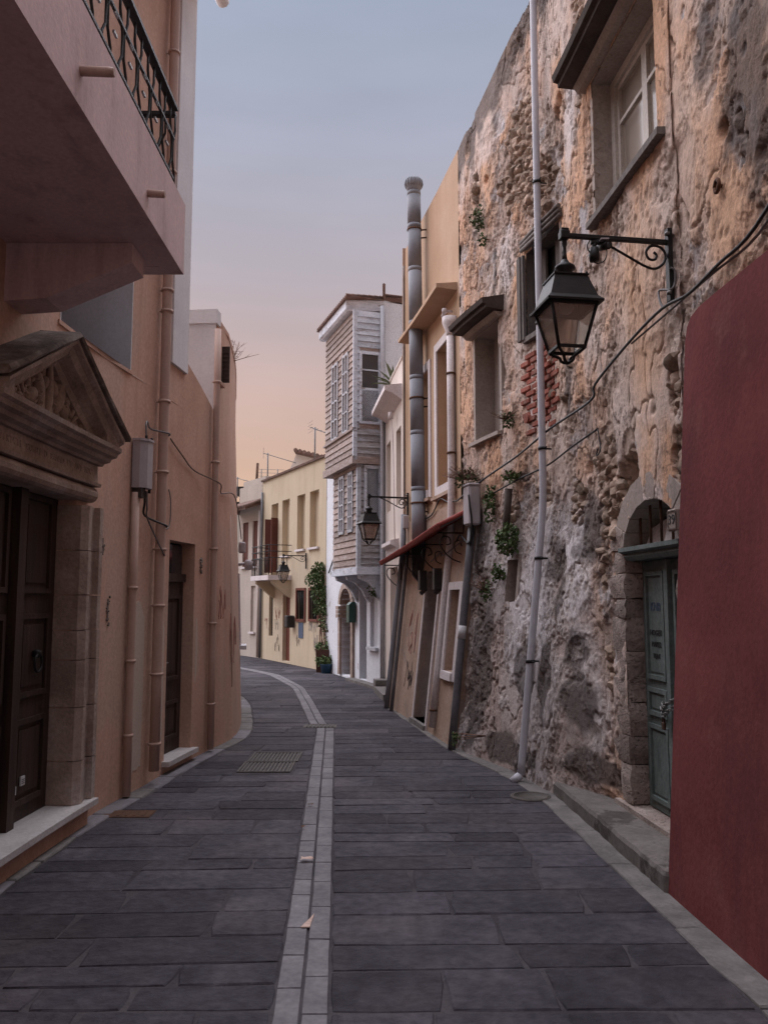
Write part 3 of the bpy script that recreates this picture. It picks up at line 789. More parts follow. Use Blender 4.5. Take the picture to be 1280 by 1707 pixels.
# pediment
PA, PZ, PB, PE = 4.33, 2.735, 6.17, 3.29
yc_ = (PA + PB) / 2
mb = MB()
mb.add([Lp(PA + .12, PZ, .06), Lp(PB - .12, PZ, .06), Lp(yc_, PE - .14, .06), Lp(PA + .12, PZ, -.02), Lp(PB - .12, PZ, -.02), Lp(yc_, PE - .14, -.02)], [(0, 1, 2), (3, 5, 4), (0, 3, 4, 1), (1, 4, 5, 2), (2, 5, 3, 0)])
mb.build('tympanum', M['limestone'], H1)
def raking(y0, y1, name, prof, m):
    mb = MB(); rings = []
    for k in range(9):
        t = k / 8; yy = y0 + (yc_ - y0) * t; zz = PZ + .06 + (PE - PZ - .06) * t
        rings.append([Lp(yy, zz + dz + jit(.004), o + jit(.004)) for (o, dz) in prof])
    mb.loft(rings); return mb.build(name, m, H1)
prof_in = [(-.02, -.17), (.10, -.17), (.12, -.13), (.2, -.10), (.22, -.05), (.255, -.03), (.26, -.004), (-.02, -.004)]
prof_top = [(-.02, .0), (.28, .0), (.29, .02), (.27, .045), (-.02, .06)]
raking(PA, PB, 'raking_cornice', prof_in, M['limestone']); raking(PB, PA, 'raking_cornice', prof_in, M['limestone'])
raking(PA - .05, PB, 'capping_slab', prof_top, M['dark_stone']); raking(PB + .05, PA, 'capping_slab', prof_top, M['dark_stone'])
for yy in (PA + .12, PB - .12):
    mb = MB(); fbox(mb, FL, sL(yy) - .07, sL(yy) + .07, PZ, PZ + .1, -.02, .2); mb.build('pediment_block', M['limestone'], H1)
# carved relief: two rearing figures with leaf scrolls round a central post
mb = MB()
def blob(y, z, ry, rz, ro, rot=0.0, n=8):
    vs, fs = [], []
    for i in range(5):
        ph = math.pi / 2 * i / 4
        for k in range(n):
            a = 2 * math.pi * k / n
            dy, dz = math.cos(ph) * math.cos(a) * ry, math.cos(ph) * math.sin(a) * rz
            dy, dz = dy * math.cos(rot) - dz * math.sin(rot), dy * math.sin(rot) + dz * math.cos(rot)
            vs.append(Lp(y + dy, z + dz, .058 + math.sin(ph) * ro))
    for i in range(4):
        for k in range(n): fs.append((i * n + k, i * n + (k + 1) % n, i * n + n + (k + 1) % n, i * n + n + k))
    mb.add(vs, fs, True)
def stroke(pts, r):
    P = crv([Lp(a, b, .075) for a, b in pts], 5); mb.tube(P, [r * (.6 + .4 * math.sin(math.pi * i / (len(P) - 1))) for i in range(len(P))], 6)
for sg in (-1, 1):
    def q(a, b): return (yc_ + sg * a, PZ + b)
    blob(*q(.16, .2), .05, .13, .06, sg * -.3); blob(*q(.13, .35), .04, .045, .055); blob(*q(.24, .13), .08, .05, .05, sg * -.5)
    blob(*q(.07, .24), .025, .07, .05, sg * .5); blob(*q(.2, .29), .03, .06, .04, sg * .9); blob(*q(.3, .2), .03, .05, .035)
    stroke([q(.1, .05), q(.2, .06), q(.28, .02)], .022); stroke([q(.27, .15), q(.34, .22), q(.4, .18), q(.36, .12), q(.33, .16)], .017)
    stroke([q(.36, .05), q(.46, .14), q(.54, .12), q(.52, .05), q(.47, .07)], .018); stroke([q(.55, .03), q(.62, .09), q(.68, .06), q(.65, .03)], .014)
    stroke([q(.7, .02), q(.76, .045), q(.8, .02)], .012); stroke([q(.18, .4), q(.24, .36), q(.26, .29)], .012)
    for k in range(16): blob(yc_ + sg * random.uniform(.08, .72), PZ + .03 + random.random() * .1, random.uniform(.012, .03), random.uniform(.015, .035), random.uniform(.02, .04), jit(1.5), 6)
    for k in range(10): blob(yc_ + sg * random.uniform(.05, .32), PZ + random.uniform(.1, .36), random.uniform(.01, .022), random.uniform(.02, .04), random.uniform(.03, .06), jit(1.5), 6)
stroke([(yc_, PZ + .02), (yc_ + .01, PZ + .2), (yc_, PZ + .42)], .03); blob(yc_, PZ + .4, .05, .04, .06)
mb.build('carved_relief', M['limestone'], H1)
# carved fragments set in the plaster beside the door
def carved(F, y, z, w_, h_, name, label, rag):
    mb = MB(); s = F.sy(y)
    for k in range(14):
        c = F.pt(s + jit(w_ / 2), z + jit(h_ / 2), .004); a = random.uniform(.008, .018)
        mb.box(c, (a, .03, a * random.uniform(1, 2)), F.frame(s) @ Matrix.Rotation(jit(.8), 3, 'Y'))
    mb.box(F.pt(s, z, .0), (w_ * .6, .02, h_ * .8), F.frame(s))
    return tag(mb.build(name, M['dark_stone']), label, 'wall ornament')
carved(FL, 6.42, 2.02, .06, .15, 'wall_ornament', 'small dark carved fragment at the top right of the stone doorway', 1)
carved(FL, 6.55, 1.52, .05, .22, 'wall_ornament', 'dark flaked mark in the ochre plaster beside the stone doorway', 1)
# second door
D2 = panel_door(FL, H1, DOOR2[0], DOOR2[1], .12, 1.78, .12, M['dark_wood'], leaves=1, panels=((.08, .3), (.42, .92)))
mb = MB(); fbox(mb, FL, DOOR2[0], DOOR2[1], 1.78, 1.86, -.16, -.09); mb.build('transom', M['dark_wood'], H1)
mb = MB(); fbox(mb, FL, DOOR2[0] + .04, DOOR2[1] - .04, 1.86, 2.15, -.14, -.125); mb.build('fanlight', M['glass_dark'], H1)
mb = MB(); fbox(mb, FL, DOOR2[0], DOOR2[1], 1.86, 2.17, -.17, -.155); mb.build('fanlight_back', M['dark_room'], H1)
mb = MB(); mb.tube([FL.pt(DOOR2[0] + .09, 1.0, -.11), FL.pt(DOOR2[0] + .09, 1.0, -.05), FL.pt(DOOR2[0] + .17, 1.0, -.05)], .01, 6); mb.build('handle', M['steel'], D2)
mb = MB(); fbox(mb, FL, sL(7.8), sL(8.6), .075, .12, -.16, .07); mb.build('doorstep', M['marble'], H1)
# --- balcony: slab with upstand fascia, console beam, spouts, railing
BY0, BY1, BX, BZ = .4, 5.22, -1.315, 3.72
bal = MB()
def lb(x0, x1, y0, y1, z0, z1, mbx):
    mbx.hexa([(x0, y0, z0), (x1, y0, z0), (x1, y1, z0), (x0, y1, z0), (x0, y0, z1), (x1, y0, z1), (x1, y1, z1), (x0, y1, z1)])
lb(-2.3, BX, BY0, BY1, BZ, BZ + .26, bal); BAL = bal.build('balcony', M['balcony_plaster'], H1)
mb = MB(); lb(BX - .12, BX + .006, BY0, BY1 + .006, BZ - .004, BZ + .47, mb); lb(-2.28, BX - .12, BY1 - .12, BY1 + .006, BZ - .004, BZ + .47, mb); mb.build('fascia', M['balcony_plaster'], BAL)
for y0 in (4.75, 1.6):
    mb = MB()
    y1 = y0 + .24
    pr = [(-2.3, BZ - .36), (-2.0, BZ - .34), (-1.5, BZ - .12), (-1.5, BZ - .001), (-2.3, BZ - .001)]
    mb.loft([[Vector((a, yy, b)) for a, b in pr] for yy in (y0, y1)]); mb.build('console_beam', M['balcony_plaster'], BAL)
for (px, py, ln, bent) in ((133, 118, .15, 0), (245, 322, .10, 1)):
    k = ray(px, py); yy = BX / (k[0] / k[1]); zz = EYE + k[2] / k[1] * yy
    mb = MB(); n = 10; L1_, L2_ = [], []
    mb.tube([(BX - .02, yy, zz), (BX + ln * .85, yy, zz - .006), (BX + ln, yy, zz - .008)], [.021, .021, .02], 10)
    mb.tube([(BX + ln - .03, yy, zz - .006), (BX + ln + .003, yy, zz - .008)], .016, 10)
    mb.build('drain_spout', M['pipe_ochre'], BAL)
rail = MB()
zr0, zr1 = BZ + .49, BZ + 1.06
rail.box((BX - .05, (BY0 + BY1) / 2 - .06, zr1), (.05, BY1 - BY0 - .12, .022)); rail.box(((-2.28 + BX) / 2 - .03, BY1 - .07, zr1), (.92, .05, .022))
rail.box((BX - .05, (BY0 + BY1) / 2 - .06, zr1 - .2), (.016, BY1 - BY0 - .12, .016)); rail.box((BX - .05, (BY0 + BY1) / 2 - .06, zr0 + .1), (.016, BY1 - BY0 - .12, .016))
rail.box(((-2.28 + BX) / 2 - .03, BY1 - .07, zr0 + .1), (.92, .016, .016))
RAIL = rail.build('railing', M['iron'], BAL)
def baluster(base, along, flip):
    mb = MB(); a = Vector(along); d = a * (.05 * flip)
    P = [Vector(base) + Vector((0, 0, 0)), Vector(base) + Vector((0, 0, .16)), Vector(base) + d + Vector((0, 0, .24)), Vector(base) + d + Vector((0, 0, .36)), Vector(base) + Vector((0, 0, .47)), Vector(base) + Vector((0, 0, zr1 - zr0))]
    mb.tube(P, .008, 5); mb.build('baluster', M['iron'], BAL)
for i in range(30):
    yy = 1.6 + i * .126
    if yy < BY1 - .05: baluster((BX - .05, yy, zr0 - .03), (0, 1, 0), 1 if i % 2 else -1)
for i in range(6): baluster((BX - .12 - i * .14, BY1 - .07, zr0 - .03), (1, 0, 0), 1 if i % 2 else -1)
for i in range(14):
    yy = 1.6 + i * .252 + .063
    for z in (zr0 + .25, zr0 + .36): mb = MB(); mb.box((BX - .05, yy, z), (.012, .05, .014)); mb.build('railing_collar', M['steel'], BAL)
# --- pipes on the ochre house
def clamps(F, s, zs, off, r, m, parent):
    for z in zs:
        mb = MB(); c = F.pt(s, z, off); mb.lathe([(r * 1.02, -.012), (r * 1.25, -.012), (r * 1.25, .012), (r * 1.02, .012), (r * 1.02, -.012)], c, 10)
        mb.tube([c + F.nrm(s) * -(off), c + F.nrm(s) * -(r * .9)], .006, 4); mb.build('pipe_clamp', m, parent)
mb = MB(); s = sL(7.42); mb.tube([FL.pt(s, z, .07) for z in (.12, 1, 2, 3, 4, 5, 6, 7, 7.55)] + [FL.pt(s + .03, 7.75, .13), FL.pt(s + .06, 7.95, .22)], .046, 12); mb.build('downpipe', M['pipe_ochre'], H1)
clamps(FL, s, (.35, .95, 1.55, 2.05, 2.75, 3.4, 4.25, 4.45, 5.6, 6.8), .07, .046, M['pipe_ochre'], H1)
mb = MB(); s = sL(6.92); mb.tube([FL.pt(s, z, .035) for z in (.02, .6, 1.2, 1.8, 2.5)], .034, 10); mb.build('conduit', M['pipe_ochre'], H1)
clamps(FL, s, (.5, 1.1, 1.7), .035, .034, M['pipe_ochre'], H1)
# repainted paler patches over the ochre plaster
M['repaint'] = pmat('paler repaint', [(.47, .385, .32), (.53, .44, .37)], scale=1.4, rough=.92, bump=.2, fine=.1, streak=.3, streakcol=(.42, .32, .26))
def repaint(y0, y1, z0, z1, seed):
    rr = random.Random(seed); mb = MB(); n = 9
    tops = [z1 - .12 * abs(i / (n - 1) - .5) * 2 * rr.uniform(.6, 1.2) - rr.uniform(0, .05) for i in range(n)]
    ys = [y0 + (y1 - y0) * i / (n - 1) for i in range(n)]
    mb.loft([[Lp(y, z0 + rr.uniform(-.02, .02), .0015), Lp(y, (z0 + t) / 2, .0025), Lp(y, t, .0015), Lp(y, t, -.01), Lp(y, z0, -.01)] for y, t in zip(ys, tops)])
    mb.build('repainted_patch', M['repaint'], H1)
repaint(6.42, 6.62, .55, 1.42, 1); repaint(6.97, 7.28, .18, 1.62, 2); repaint(7.5, 7.78, .3, 1.5, 3); repaint(8.62, 8.88, .75, 1.5, 4)
# electric box with cables
s0 = sL(7.0)
EB = thing('electric_box', 'grey metal electric box on the ochre wall beside the stone doorway', 'electric box', FL.pt(s0, 2.500, 0))
mb = MB(); pr = [(-.11, .005), (-.11, .07), (-.06, .12), (.03, .13), (.10, .09), (.10, .005)]
mb.loft([[FL.pt(s0 + a * .95, z, b) for a, b in pr] for z in (2.540, 2.560, 2.920, 2.940)]); mb.build('case', M['grey_box'], EB)
mb = MB(); pr = [(-.118, .003), (-.118, .075), (-.063, .128), (.032, .138), (.108, .095), (.108, .003)]
mb.loft([[FL.pt(s0 + a * .95, z, b) for a, b in pr] for z in (2.940, 2.960)]); mb.build('lid', M['grey_box'], EB)
mb = MB()
for (a, z) in ((-.03, 2.975), (.09, 2.975), (-.04, 2.550), (.07, 2.530)): mb.lathe([(.012, -.02), (.012, .02), (.0, .024)], FL.pt(s0 + a, z, .09), 6)
mb.build('gland', M['iron'], EB)
mb = MB(); mb.box(FL.pt(s0 - .06, 2.495, .05), (.08, .08, .08), FL.frame(s0)); mb.build('conduit_socket', M['dark_metal'], EB)
M['cable_brown'] = simple('painted over cable', (.16, .11, .09), rough=.7)
def cable(pts, r, label, m='cable', name='cable', n=5, grp=None, sm=5):
    mb = MB(); mb.tube(crv(pts, sm), r, n); return tag(mb.build(name, M[m]), label, 'cable', grp)
def LP(px, py, off=.03):
    s, z = FL.hit(px, py); return FL.pt(s, z, off)
cable([FL.pt(s0 - .03, 2.980, .09), FL.pt(s0 - .02, 3.090, .08), FL.pt(s0 + .08, 3.140, .05), FL.pt(s0 + .25, 3.110, .02), FL.pt(sL(7.42), 3.100, .13), FL.pt(sL(7.52), 3.080, .02)], .008, 'thin cable arching out of the top of the grey electric box', 'cable_grey')
cable([LP(281, 731, .02), LP(300, 760, .03), LP(322, 785, .02), LP(352, 806, .1), LP(366, 822, .02), FL.pt(sL(9.9), 2.860, .04), FL.pt(sL(10.6), 2.660, .04), FL.pt(sL(11.2), 2.440, .05), FL.pt(sL(11.8), 2.490, .05)], .0075, 'long cable sagging along the upper ochre wall past the second downpipe', 'cable_brown')
cable([FL.pt(s0 - .02, 2.520, .09), FL.pt(s0, 2.420, .08), FL.pt(s0 + .12, 2.320, .04), FL.pt(sL(7.42), 2.260, .125), FL.pt(sL(7.5), 2.270, .01)], .010, 'black cable hanging out of the bottom of the grey electric box')
cable([FL.pt(s0 + .02, 2.520, .09), FL.pt(s0 + .03, 2.380, .09), FL.pt(s0 + .16, 2.290, .05), FL.pt(sL(7.4), 1.99, .12)], .008, 'second thinner cable below the grey electric box', 'cable_grey')
cable([FL.pt(sL(7.55), 2.270, .02), FL.pt(sL(7.72), 2.260, .02), FL.pt(sL(7.8), 2.340, .02), FL.pt(sL(7.8), 2.540, .02), FL.pt(sL(7.77), 2.640, .01)], .006, 'loose thin wire end hooked on the wall above the second door', 'cable_grey')
mb = MB(); s = sL(7.72); fbox(mb, FL, s - .035, s + .035, 1.88, 1.99, 0, .012)
pl = tag(mb.build('wall_plaque', M['left_plaster']), 'small plaster coloured plaque left of the second door', 'plaque')
carved(FL, 7.62, 1.78, .03, .34, 'plaster_crack', 'long dark flaked crack in the plaster left of the second door', 1)
carved(FL, 8.72, 1.95, .04, .16, 'plaster_crack', 'short dark flaked crack right of the second door', 1)

# --- low terrace wall and the next, lower house
H2 = thing('lower_ochre_house', 'lower curving ochre house with brown shutter beyond the white corner strip', 'house', (xL(10), 10, 0))
S2 = (sL(9.1), sL(16.5))
W2 = (sL(9.14), sL(9.3), 4.08, 4.5, .12)
w = MB(); sheet(w, FL, S2[0], S2[1], 0, 4.78, [W2], ds=.35); w.build('wall', M['left_plaster'], H2)
mass(FL, S2[0] + .004, S2[1], 0, 4.74, .16, 5, M['left_plaster'], H2)
mb = MB(); fbox(mb, FL, S2[0] - .02, S2[0] + .02, 3.7, 4.78, -3, -.002); mb.build('end_wall', M['white_plaster'], H2)
mb = MB(); fbox(mb, FL, S2[0] - .06, S2[0] + .10, 4.70, 4.86, -3, .02); mb.build('parapet_cap', M['white_plaster'], H2)
mb = MB(); fbox(mb, FL, S2[0] + .1, S2[1], 4.74, 4.79, -.3, .008); mb.build('roof_edge', M['left_plaster'], H2)
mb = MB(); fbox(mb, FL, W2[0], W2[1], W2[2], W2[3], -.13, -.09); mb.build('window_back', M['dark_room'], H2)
mb = MB(); fbox(mb, FL, W2[0] - .03, W2[1] + .03, W2[2] - .06, W2[2] - .02, -.05, .05); mb.build('window_sill', M['left_plaster'], H2)
mb = MB(); s = W2[1]
c_ = FL.pt(s, 4.29, .06); mb.box(c_, (.03, .09, .42), FL.frame(s))
for k in range(7): mb.box(FL.pt(s - .017, 4.13 + k * .05, .06), (.012, .08, .02), FL.frame(s))
mb.build('shutter', M['dark_wood'], H2)
mb = MB(); s = sL(8.98); mb.tube([FL.pt(s, z, .055) for z in (.03, 1, 2, 3, 4, 4.6)], .036, 10); mb.build('downpipe', M['pipe_ochre'], H2)
clamps(FL, s, (.5, 1.35, 2.15, 3.1, 4.0), .055, .036, M['pipe_ochre'], H2)
mb = MB(); s = sL(9.75); mb.tube([FL.pt(s, z, .02) for z in (.6, 1.5, 2.6)], .006, 5); mb.build('thin_conduit', M['pipe_ochre'], H2)
# window with projecting sill at the turn of the wall
mb = MB(); fbox(mb, FL, sL(11.0), sL(11.5), .95, 1.0, -.1, .09); mb.build('window_sill', M['white_plaster'], H2)
mb = MB(); fbox(mb, FL, sL(11.05), sL(11.45), 1.0, 1.95, -.1, .02); mb.build('window_shutter', M['trim_white'], H2)
# floodlight and junction box at the turn
FLD = thing('floodlight', 'small grey floodlight on the far end of the curving ochre wall', 'floodlight', FL.pt(sL(11.4), 2.08, 0))
mb = MB(); mb.tube([FL.pt(sL(11.4), 2.08, 0), FL.pt(sL(11.4), 2.1, .1)], .02, 6); mb.lathe([(.03, -.07), (.055, -.05), (.06, .04), (.03, .07)], FL.pt(sL(11.4), 2.08, .14), 10); mb.build('head', M['grey_box'], FLD)
mb = MB(); mb.box(FL.pt(sL(11.75), 2.34, .06), (.12, .1, .16), FL.frame(sL(11.75)), bev=.02); tag(mb.build('junction_box', M['grey_box']), 'grey junction box above the floodlight on the curving wall', 'junction box')
# graffiti on the curved wall
def scribble(F, s, z, w_, h_, m, name, label, n=3, seed=1, off=.006, r=.006):
    rr = random.Random(seed); mb = MB()
    for k in range(n):
        P = []; cx = -w_ / 2 + w_ * (k + .5) / n
        for i in range(rr.randint(4, 7)): P.append(F.pt(s + cx + rr.uniform(-1, 1) * w_ / n * .5, z + rr.uniform(-.5, .5) * h_, off))
        mb.tube(crv(P, 4), r, 4)
    return tag(mb.build(name, m), label, 'graffiti')
scribble(FL, sL(9.4), 1.55, .3, .45, M['ink_red'], 'graffiti_tag', 'red scrawl high on the curving ochre wall', 3, 3, .002, .0025)
scribble(FL, sL(10.0), 1.1, .5, .7, M['ink_red'], 'graffiti_tag', 'faint red looping scrawl low on the curving ochre wall', 3, 4, .002, .0025)
scribble(FL, sL(9.1), 1.25, .15, .4, M['ink_black'], 'graffiti_tag', 'small black scrawl beside the second downpipe', 2, 5, .002, .0025)
# dry bush on the roof
def twigs(mb, c, n, ln, spread, seed, up=1.0):
    rr = random.Random(seed)
    for k in range(n):
        a = rr.uniform(0, 6.28); e = rr.uniform(.2, 1.3)
        d = Vector((math.cos(a) * math.cos(e) * spread, math.sin(a) * math.cos(e) * spread, math.sin(e) * up)) * ln * rr.uniform(.5, 1)
        p = Vector(c); mb.tube([p, p + d * .5 + Vector((rr.uniform(-.1, .1), rr.uniform(-.1, .1), 0)) * ln, p + d], [.006, .004, .002], 4)
        for j in range(3):
            q = p + d * rr.uniform(.4, .95); mb.tube([q, q + Vector((rr.uniform(-1, 1), rr.uniform(-1, 1), rr.uniform(-.2, 1))) * ln * .25], [.003, .001], 3)
BD = thing('dry_shrub', 'bare dry shrub growing on the roof edge of the lower ochre house', 'shrub', FL.pt(sL(10.6), 4.78, -.1))
mb = MB(); twigs(mb, FL.pt(sL(10.6), 4.7, -.05), 26, .42, 1.0, 5); mb.build('twigs', M['leaf_dry'], BD)

# ================================================================== RIGHT SIDE
sR = FR.sy
def RP(px, py, off=.04):
    s, z = FR.hit(px, py); return FR.pt(s, z, off)
# --- oxblood wall in the foreground
def redx(y, z): return 1.555 + (4.73 - y) * .056 + .068 * z
prof = [(-2.5, -.02), (4.73, -.02), (4.735, 1.2), (4.735, 2.2), (4.73, 2.9), (4.715, 3.06), (4.66, 3.17), (4.56, 3.235), (4.4, 3.26), (-2.5, 3.26)]
mb = MB()
gy_ = steps(-2.5, 4.735, .12); gz_ = steps(-.02, 3.26, .12)
def redtop(y):
    return float(np.interp(y, [-3, 4.4, 4.56, 4.66, 4.715, 4.735], [3.26, 3.26, 3.257, 3.235, 3.19, 3.11]))
def rw(y, z): return .008 * float(fbm(np.array([y * 1.3]), np.array([z * 1.3]), 3, 3)[0] - .5)
rows = []
ysr = [v for v in gy_ if v < 4.4] + [4.4, 4.48, 4.56, 4.61, 4.66, 4.69, 4.715, 4.735]
for y in ysr:
    tp = redtop(y); rows.append([Vector((redx(y, z) + rw(y, z), y, z)) for z in [-.02 + (tp + .02) * j / 26 for j in range(27)]])
mb.loft(rows, closed=False)
mb.loft([[r_[-1], Vector((2.5, r_[-1].y, r_[-1].z))] for r_ in rows], closed=False)
mb.loft([[p, Vector((2.5, 4.735, p.z))] for p in rows[-1]], closed=False)
ro = mb.build('red_wall', M['red_plaster'])
for p in ro.data.polygons: p.use_smooth = True
ro.data.set_sharp_from_angle(angle=R(50))
tag(ro, 'oxblood red plastered wall in the near right corner', 'wall')

# --- the old stone house
H3 = thing('old_stone_house', 'old house with flaking ochre plaster, exposed stone and green door', 'house', (1.7, 6.5, 0))
_tp = sorted((FR.xy(FR.hit(px, 245 - (px - 766) * 2.149)[0])[1], FR.hit(px, 245 - (px - 766) * 2.149)[1]) for px in (766, 795, 825, 855, 880))
def otop(y): return np.interp(y, [-3, 5] + [q[0] for q in _tp], [8.6, 8.3] + [q[1] for q in _tp])
UW = (5.22, 6.45, 4.67, 5.85); BWN = (7.32, 8.05, 4.2, 5.08); HW = (8.66, 9.3, 3.4, 4.6); SLT = (8.22, 8.42, 1.58, 2.0); GD = (5.1, 6.05, .14, 2.28)
OH = [UW, BWN, HW, SLT, GD]
ns, nz = 640, 740
s_lin = np.linspace(sR(3.2), sR(9.86), ns); u_lin = np.linspace(0, 1, nz)
Px = np.interp(s_lin, FR.Sx, FR.X); Py = np.interp(s_lin, FR.Sx, FR.Y)
NR = np.array([FR.nrm(s)[:2] for s in s_lin])
TOP = otop(Py)
SS, UU = np.meshgrid(s_lin, u_lin, indexing='ij'); ZZ = UU * TOP[:, None]; YY = np.repeat(Py[:, None], nz, 1)
BAT = np.vectorize(bat_right)(YY, ZZ)
def field(blobs):
    f = np.zeros_like(SS)
    for (px, py, rs, rz, w_) in blobs:
        s, z = FR.hit(px, py); f = np.maximum(f, w_ * np.exp(-(((SS - s) / rs) ** 2 + ((ZZ - z) / rz) ** 2) ** 1.5))
    return f
low0 = sstep(2.9, 2.2, ZZ) * sstep(6.2, 7.0, YY)
N1 = fbm(SS * 1.7, ZZ * 1.7, 11, 6, .55); N2 = fbm(SS * 6, ZZ * 6, 23, 5); N3 = fbm(SS * 3, ZZ * 1.0, 31, 5); N4 = fbm(SS * 14, ZZ * 14, 41, 4)
rubf = field([(868, 230, .45, .55, .95), (900, 330, .5, .5, 1), (850, 290, .4, .5, .85), (985, 300, .16, .7, .95), (960, 90, .22, .8, .85), (1005, 40, .2, .5, .8),
              (1122, 640, .14, .42, 1.1), (1128, 760, .12, .5, 1.1), (1132, 930, .1, .5, .9), (1050, 790, .22, .3, 1.1), (1010, 760, .25, .3, .9), (1030, 850, .3, .28, 1.0), (1005, 930, .16, .5, .9),
              (1015, 1080, .12, .6, .75), (960, 720, .35, .25, .75), (900, 830, .4, .2, .9), (960, 840, .3, .25, .85), (850, 860, .35, .25, .8), (915, 640, .16, .35, 1.1), (905, 690, .14, .16, 1.0),
              (790, 330, .25, .6, .75), (800, 470, .3, .3, .6), (1160, 480, .2, .2, .7), (1230, 240, .15, .3, .6), (950, 590, .12, .3, .7), (905, 1310, .2, .2, .8), (990, 1150, .15, .3, .5), (800, 1000, .2, .5, .6), (940, 650, .15, .3, .7)])
whf = field([(850, 420, .25, .4, .8), (868, 560, .25, .35, .6), (860, 960, .35, .4, .9), (870, 1080, .3, .5, .75), (955, 960, .3, .4, 1.3), (900, 1020, .25, .4, 1.1), (955, 1100, .25, .4, .7), (840, 1150, .3, .4, .8), (970, 880, .2, .2, .7),
             (830, 150, .5, .7, .85), (800, 230, .5, .6, .8), (945, 180, .15, .8, .6), (1085, 830, .25, .12, .8), (1075, 720, .2, .5, .35), (960, 1200, .3, .3, .5), (890, 700, .2, .3, .5)])
dkf = field([(1235, 90, .35, .6, .9), (1260, 190, .25, .5, .8), (1180, 60, .3, .5, .6), (795, 1050, .16, .7, .85), (790, 1180, .2, .5, .8), (872, 1115, .2, .26, 1.6), (800, 1120, .2, .5, 1.1), (930, 930, .14, .2, .9), (950, 1160, .2, .2, .9), (905, 1130, .12, .3, .9), (815, 640, .08, .6, .8), (825, 500, .07, .6, .6),
             (945, 640, .1, .35, .7), (985, 880, .2, .3, .75), (1060, 860, .12, .25, .7), (960, 1290, .5, .12, .9), (840, 1250, .6, .12, .9), (930, 1000, .1, .2, .5), (950, 1080, .18, .25, .55), (800, 900, .25, .3, .6), (1200, 470, .25, .12, .6), (880, 790, .3, .12, .5)])
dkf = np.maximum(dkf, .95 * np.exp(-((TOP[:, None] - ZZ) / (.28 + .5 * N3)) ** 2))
plf = field([(1060, 450, .45, .5, 1), (1075, 600, .3, .4, 1), (1075, 720, .2, .5, 1), (1060, 540, .3, .3, .9), (1150, 260, .35, .6, .7), (1200, 360, .3, .4, .7), (1130, 120, .2, .6, .5), (820, 160, .5, .6, .9), (800, 260, .4, .5, .7), (865, 560, .25, .4, .9), (870, 470, .2, .3, .6), (785, 600, .2, .5, .5), (945, 300, .1, .8, .5), (860, 1000, .4, .4, .7), (960, 1000, .25, .4, .8), (960, 1150, .3, .5, .6), (870, 1160, .4, .4, .4)])
m2 = sstep(.50, .56, (rubf - plf * .55) * .75 + (N1 - .5) * 1.15 + (N2 - .5) * .4 + .0)            # down to the rubble
m1 = np.maximum(m2, sstep(.50, .54, (rubf - plf * .4) * .5 + (fbm(SS * 2.3, ZZ * 1.9, 61, 6, .58) - .5) * 1.5 + .30))     # finish coat lost
wh = np.clip(whf * 1.1 + (N3 - .55) * .9, 0, 1); wh = sstep(.27, .6, wh + (N2 - .5) * .5)
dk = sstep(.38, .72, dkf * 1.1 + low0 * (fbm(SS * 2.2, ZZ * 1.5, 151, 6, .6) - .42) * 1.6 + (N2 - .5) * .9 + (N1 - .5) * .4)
wx, wy = SS + (N2 - .5) * .12, ZZ + (N4 - .5) * .08
f1, f2, cid = worley(wx * 7.5, wy * 9.5, 3)
g1, g2, cid2 = worley(wx * 15, wy * 18, 8)
stone_h = np.clip((f2 - f1) * 2.2, 0, 1) ** .6 * (.35 + .65 * cid) * .05 + np.clip((g2 - g1) * 2, 0, 1) ** .6 * .012 * cid2
pit = sstep(.57, .62, fbm(SS * 13 + ZZ * 3, ZZ * 8, 71, 4)) * .004
lay = fbm(SS * 2.4 + (N2 - .5) * .35, ZZ * 1.7 + (N4 - .5) * .25, 131, 6, .6)
flake = (sstep(.475, .482, lay) + sstep(.535, .542, lay) + sstep(.60, .607, lay)) * .011 * (1 - .7 * plf)
edge = sum(np.exp(-((lay - t_) / .006) ** 2) for t_ in (.473, .533, .598)) * (1 - m2)  # dark lines painted along flake edges in place of their fine shadow
chip = sstep(.56, .64, fbm((SS + ZZ * .35) * 27, (ZZ - SS * .3) * 15, 91, 3)) * (.15 + .85 * sstep(.42, .6, fbm(SS * 1.4, ZZ * 1.4, 97, 4) - plf * .12 + low0 * .1))
crack = np.exp(-(np.abs(fbm(SS * 1.6, ZZ * .9, 111, 5) - .5) / .006) ** 2) * (1 - m2)
D = (1 - m1) * (.004 + (N1 - .5) * .014 + (N2 - .5) * .006) + (m1 - m2) * (-.009 + (N2 - .5) * .009 + (N4 - .5) * .006) - pit * (.4 + m1) + m2 * (-.055 + stone_h * 1.25 + (N4 - .5) * .02) - chip * .008 * (1 - m2 * .5) - crack * .02 - flake * (1 - m2)
def hole(px, py, r, d):
    global D
    s, z = FR.hit(px, py); D = D - d * np.exp(-(((SS - s) / r) ** 2 + ((ZZ - z) / (r * 1.2)) ** 2) ** 2)
for (px, py, r, d) in ((930, 255, .06, .14), (925, 190, .06, .1), (930, 165, .05, .1), (885, 345, .08, .1), (1040, 800, .10, .16), (1050, 770, .08, .1), (985, 245, .05, .08), (810, 300, .04, .08), (980, 780, .05, .08), (1205, 215, .05, .06)): hole(px, py, r, d)
D = np.clip(D, -.2, .05)
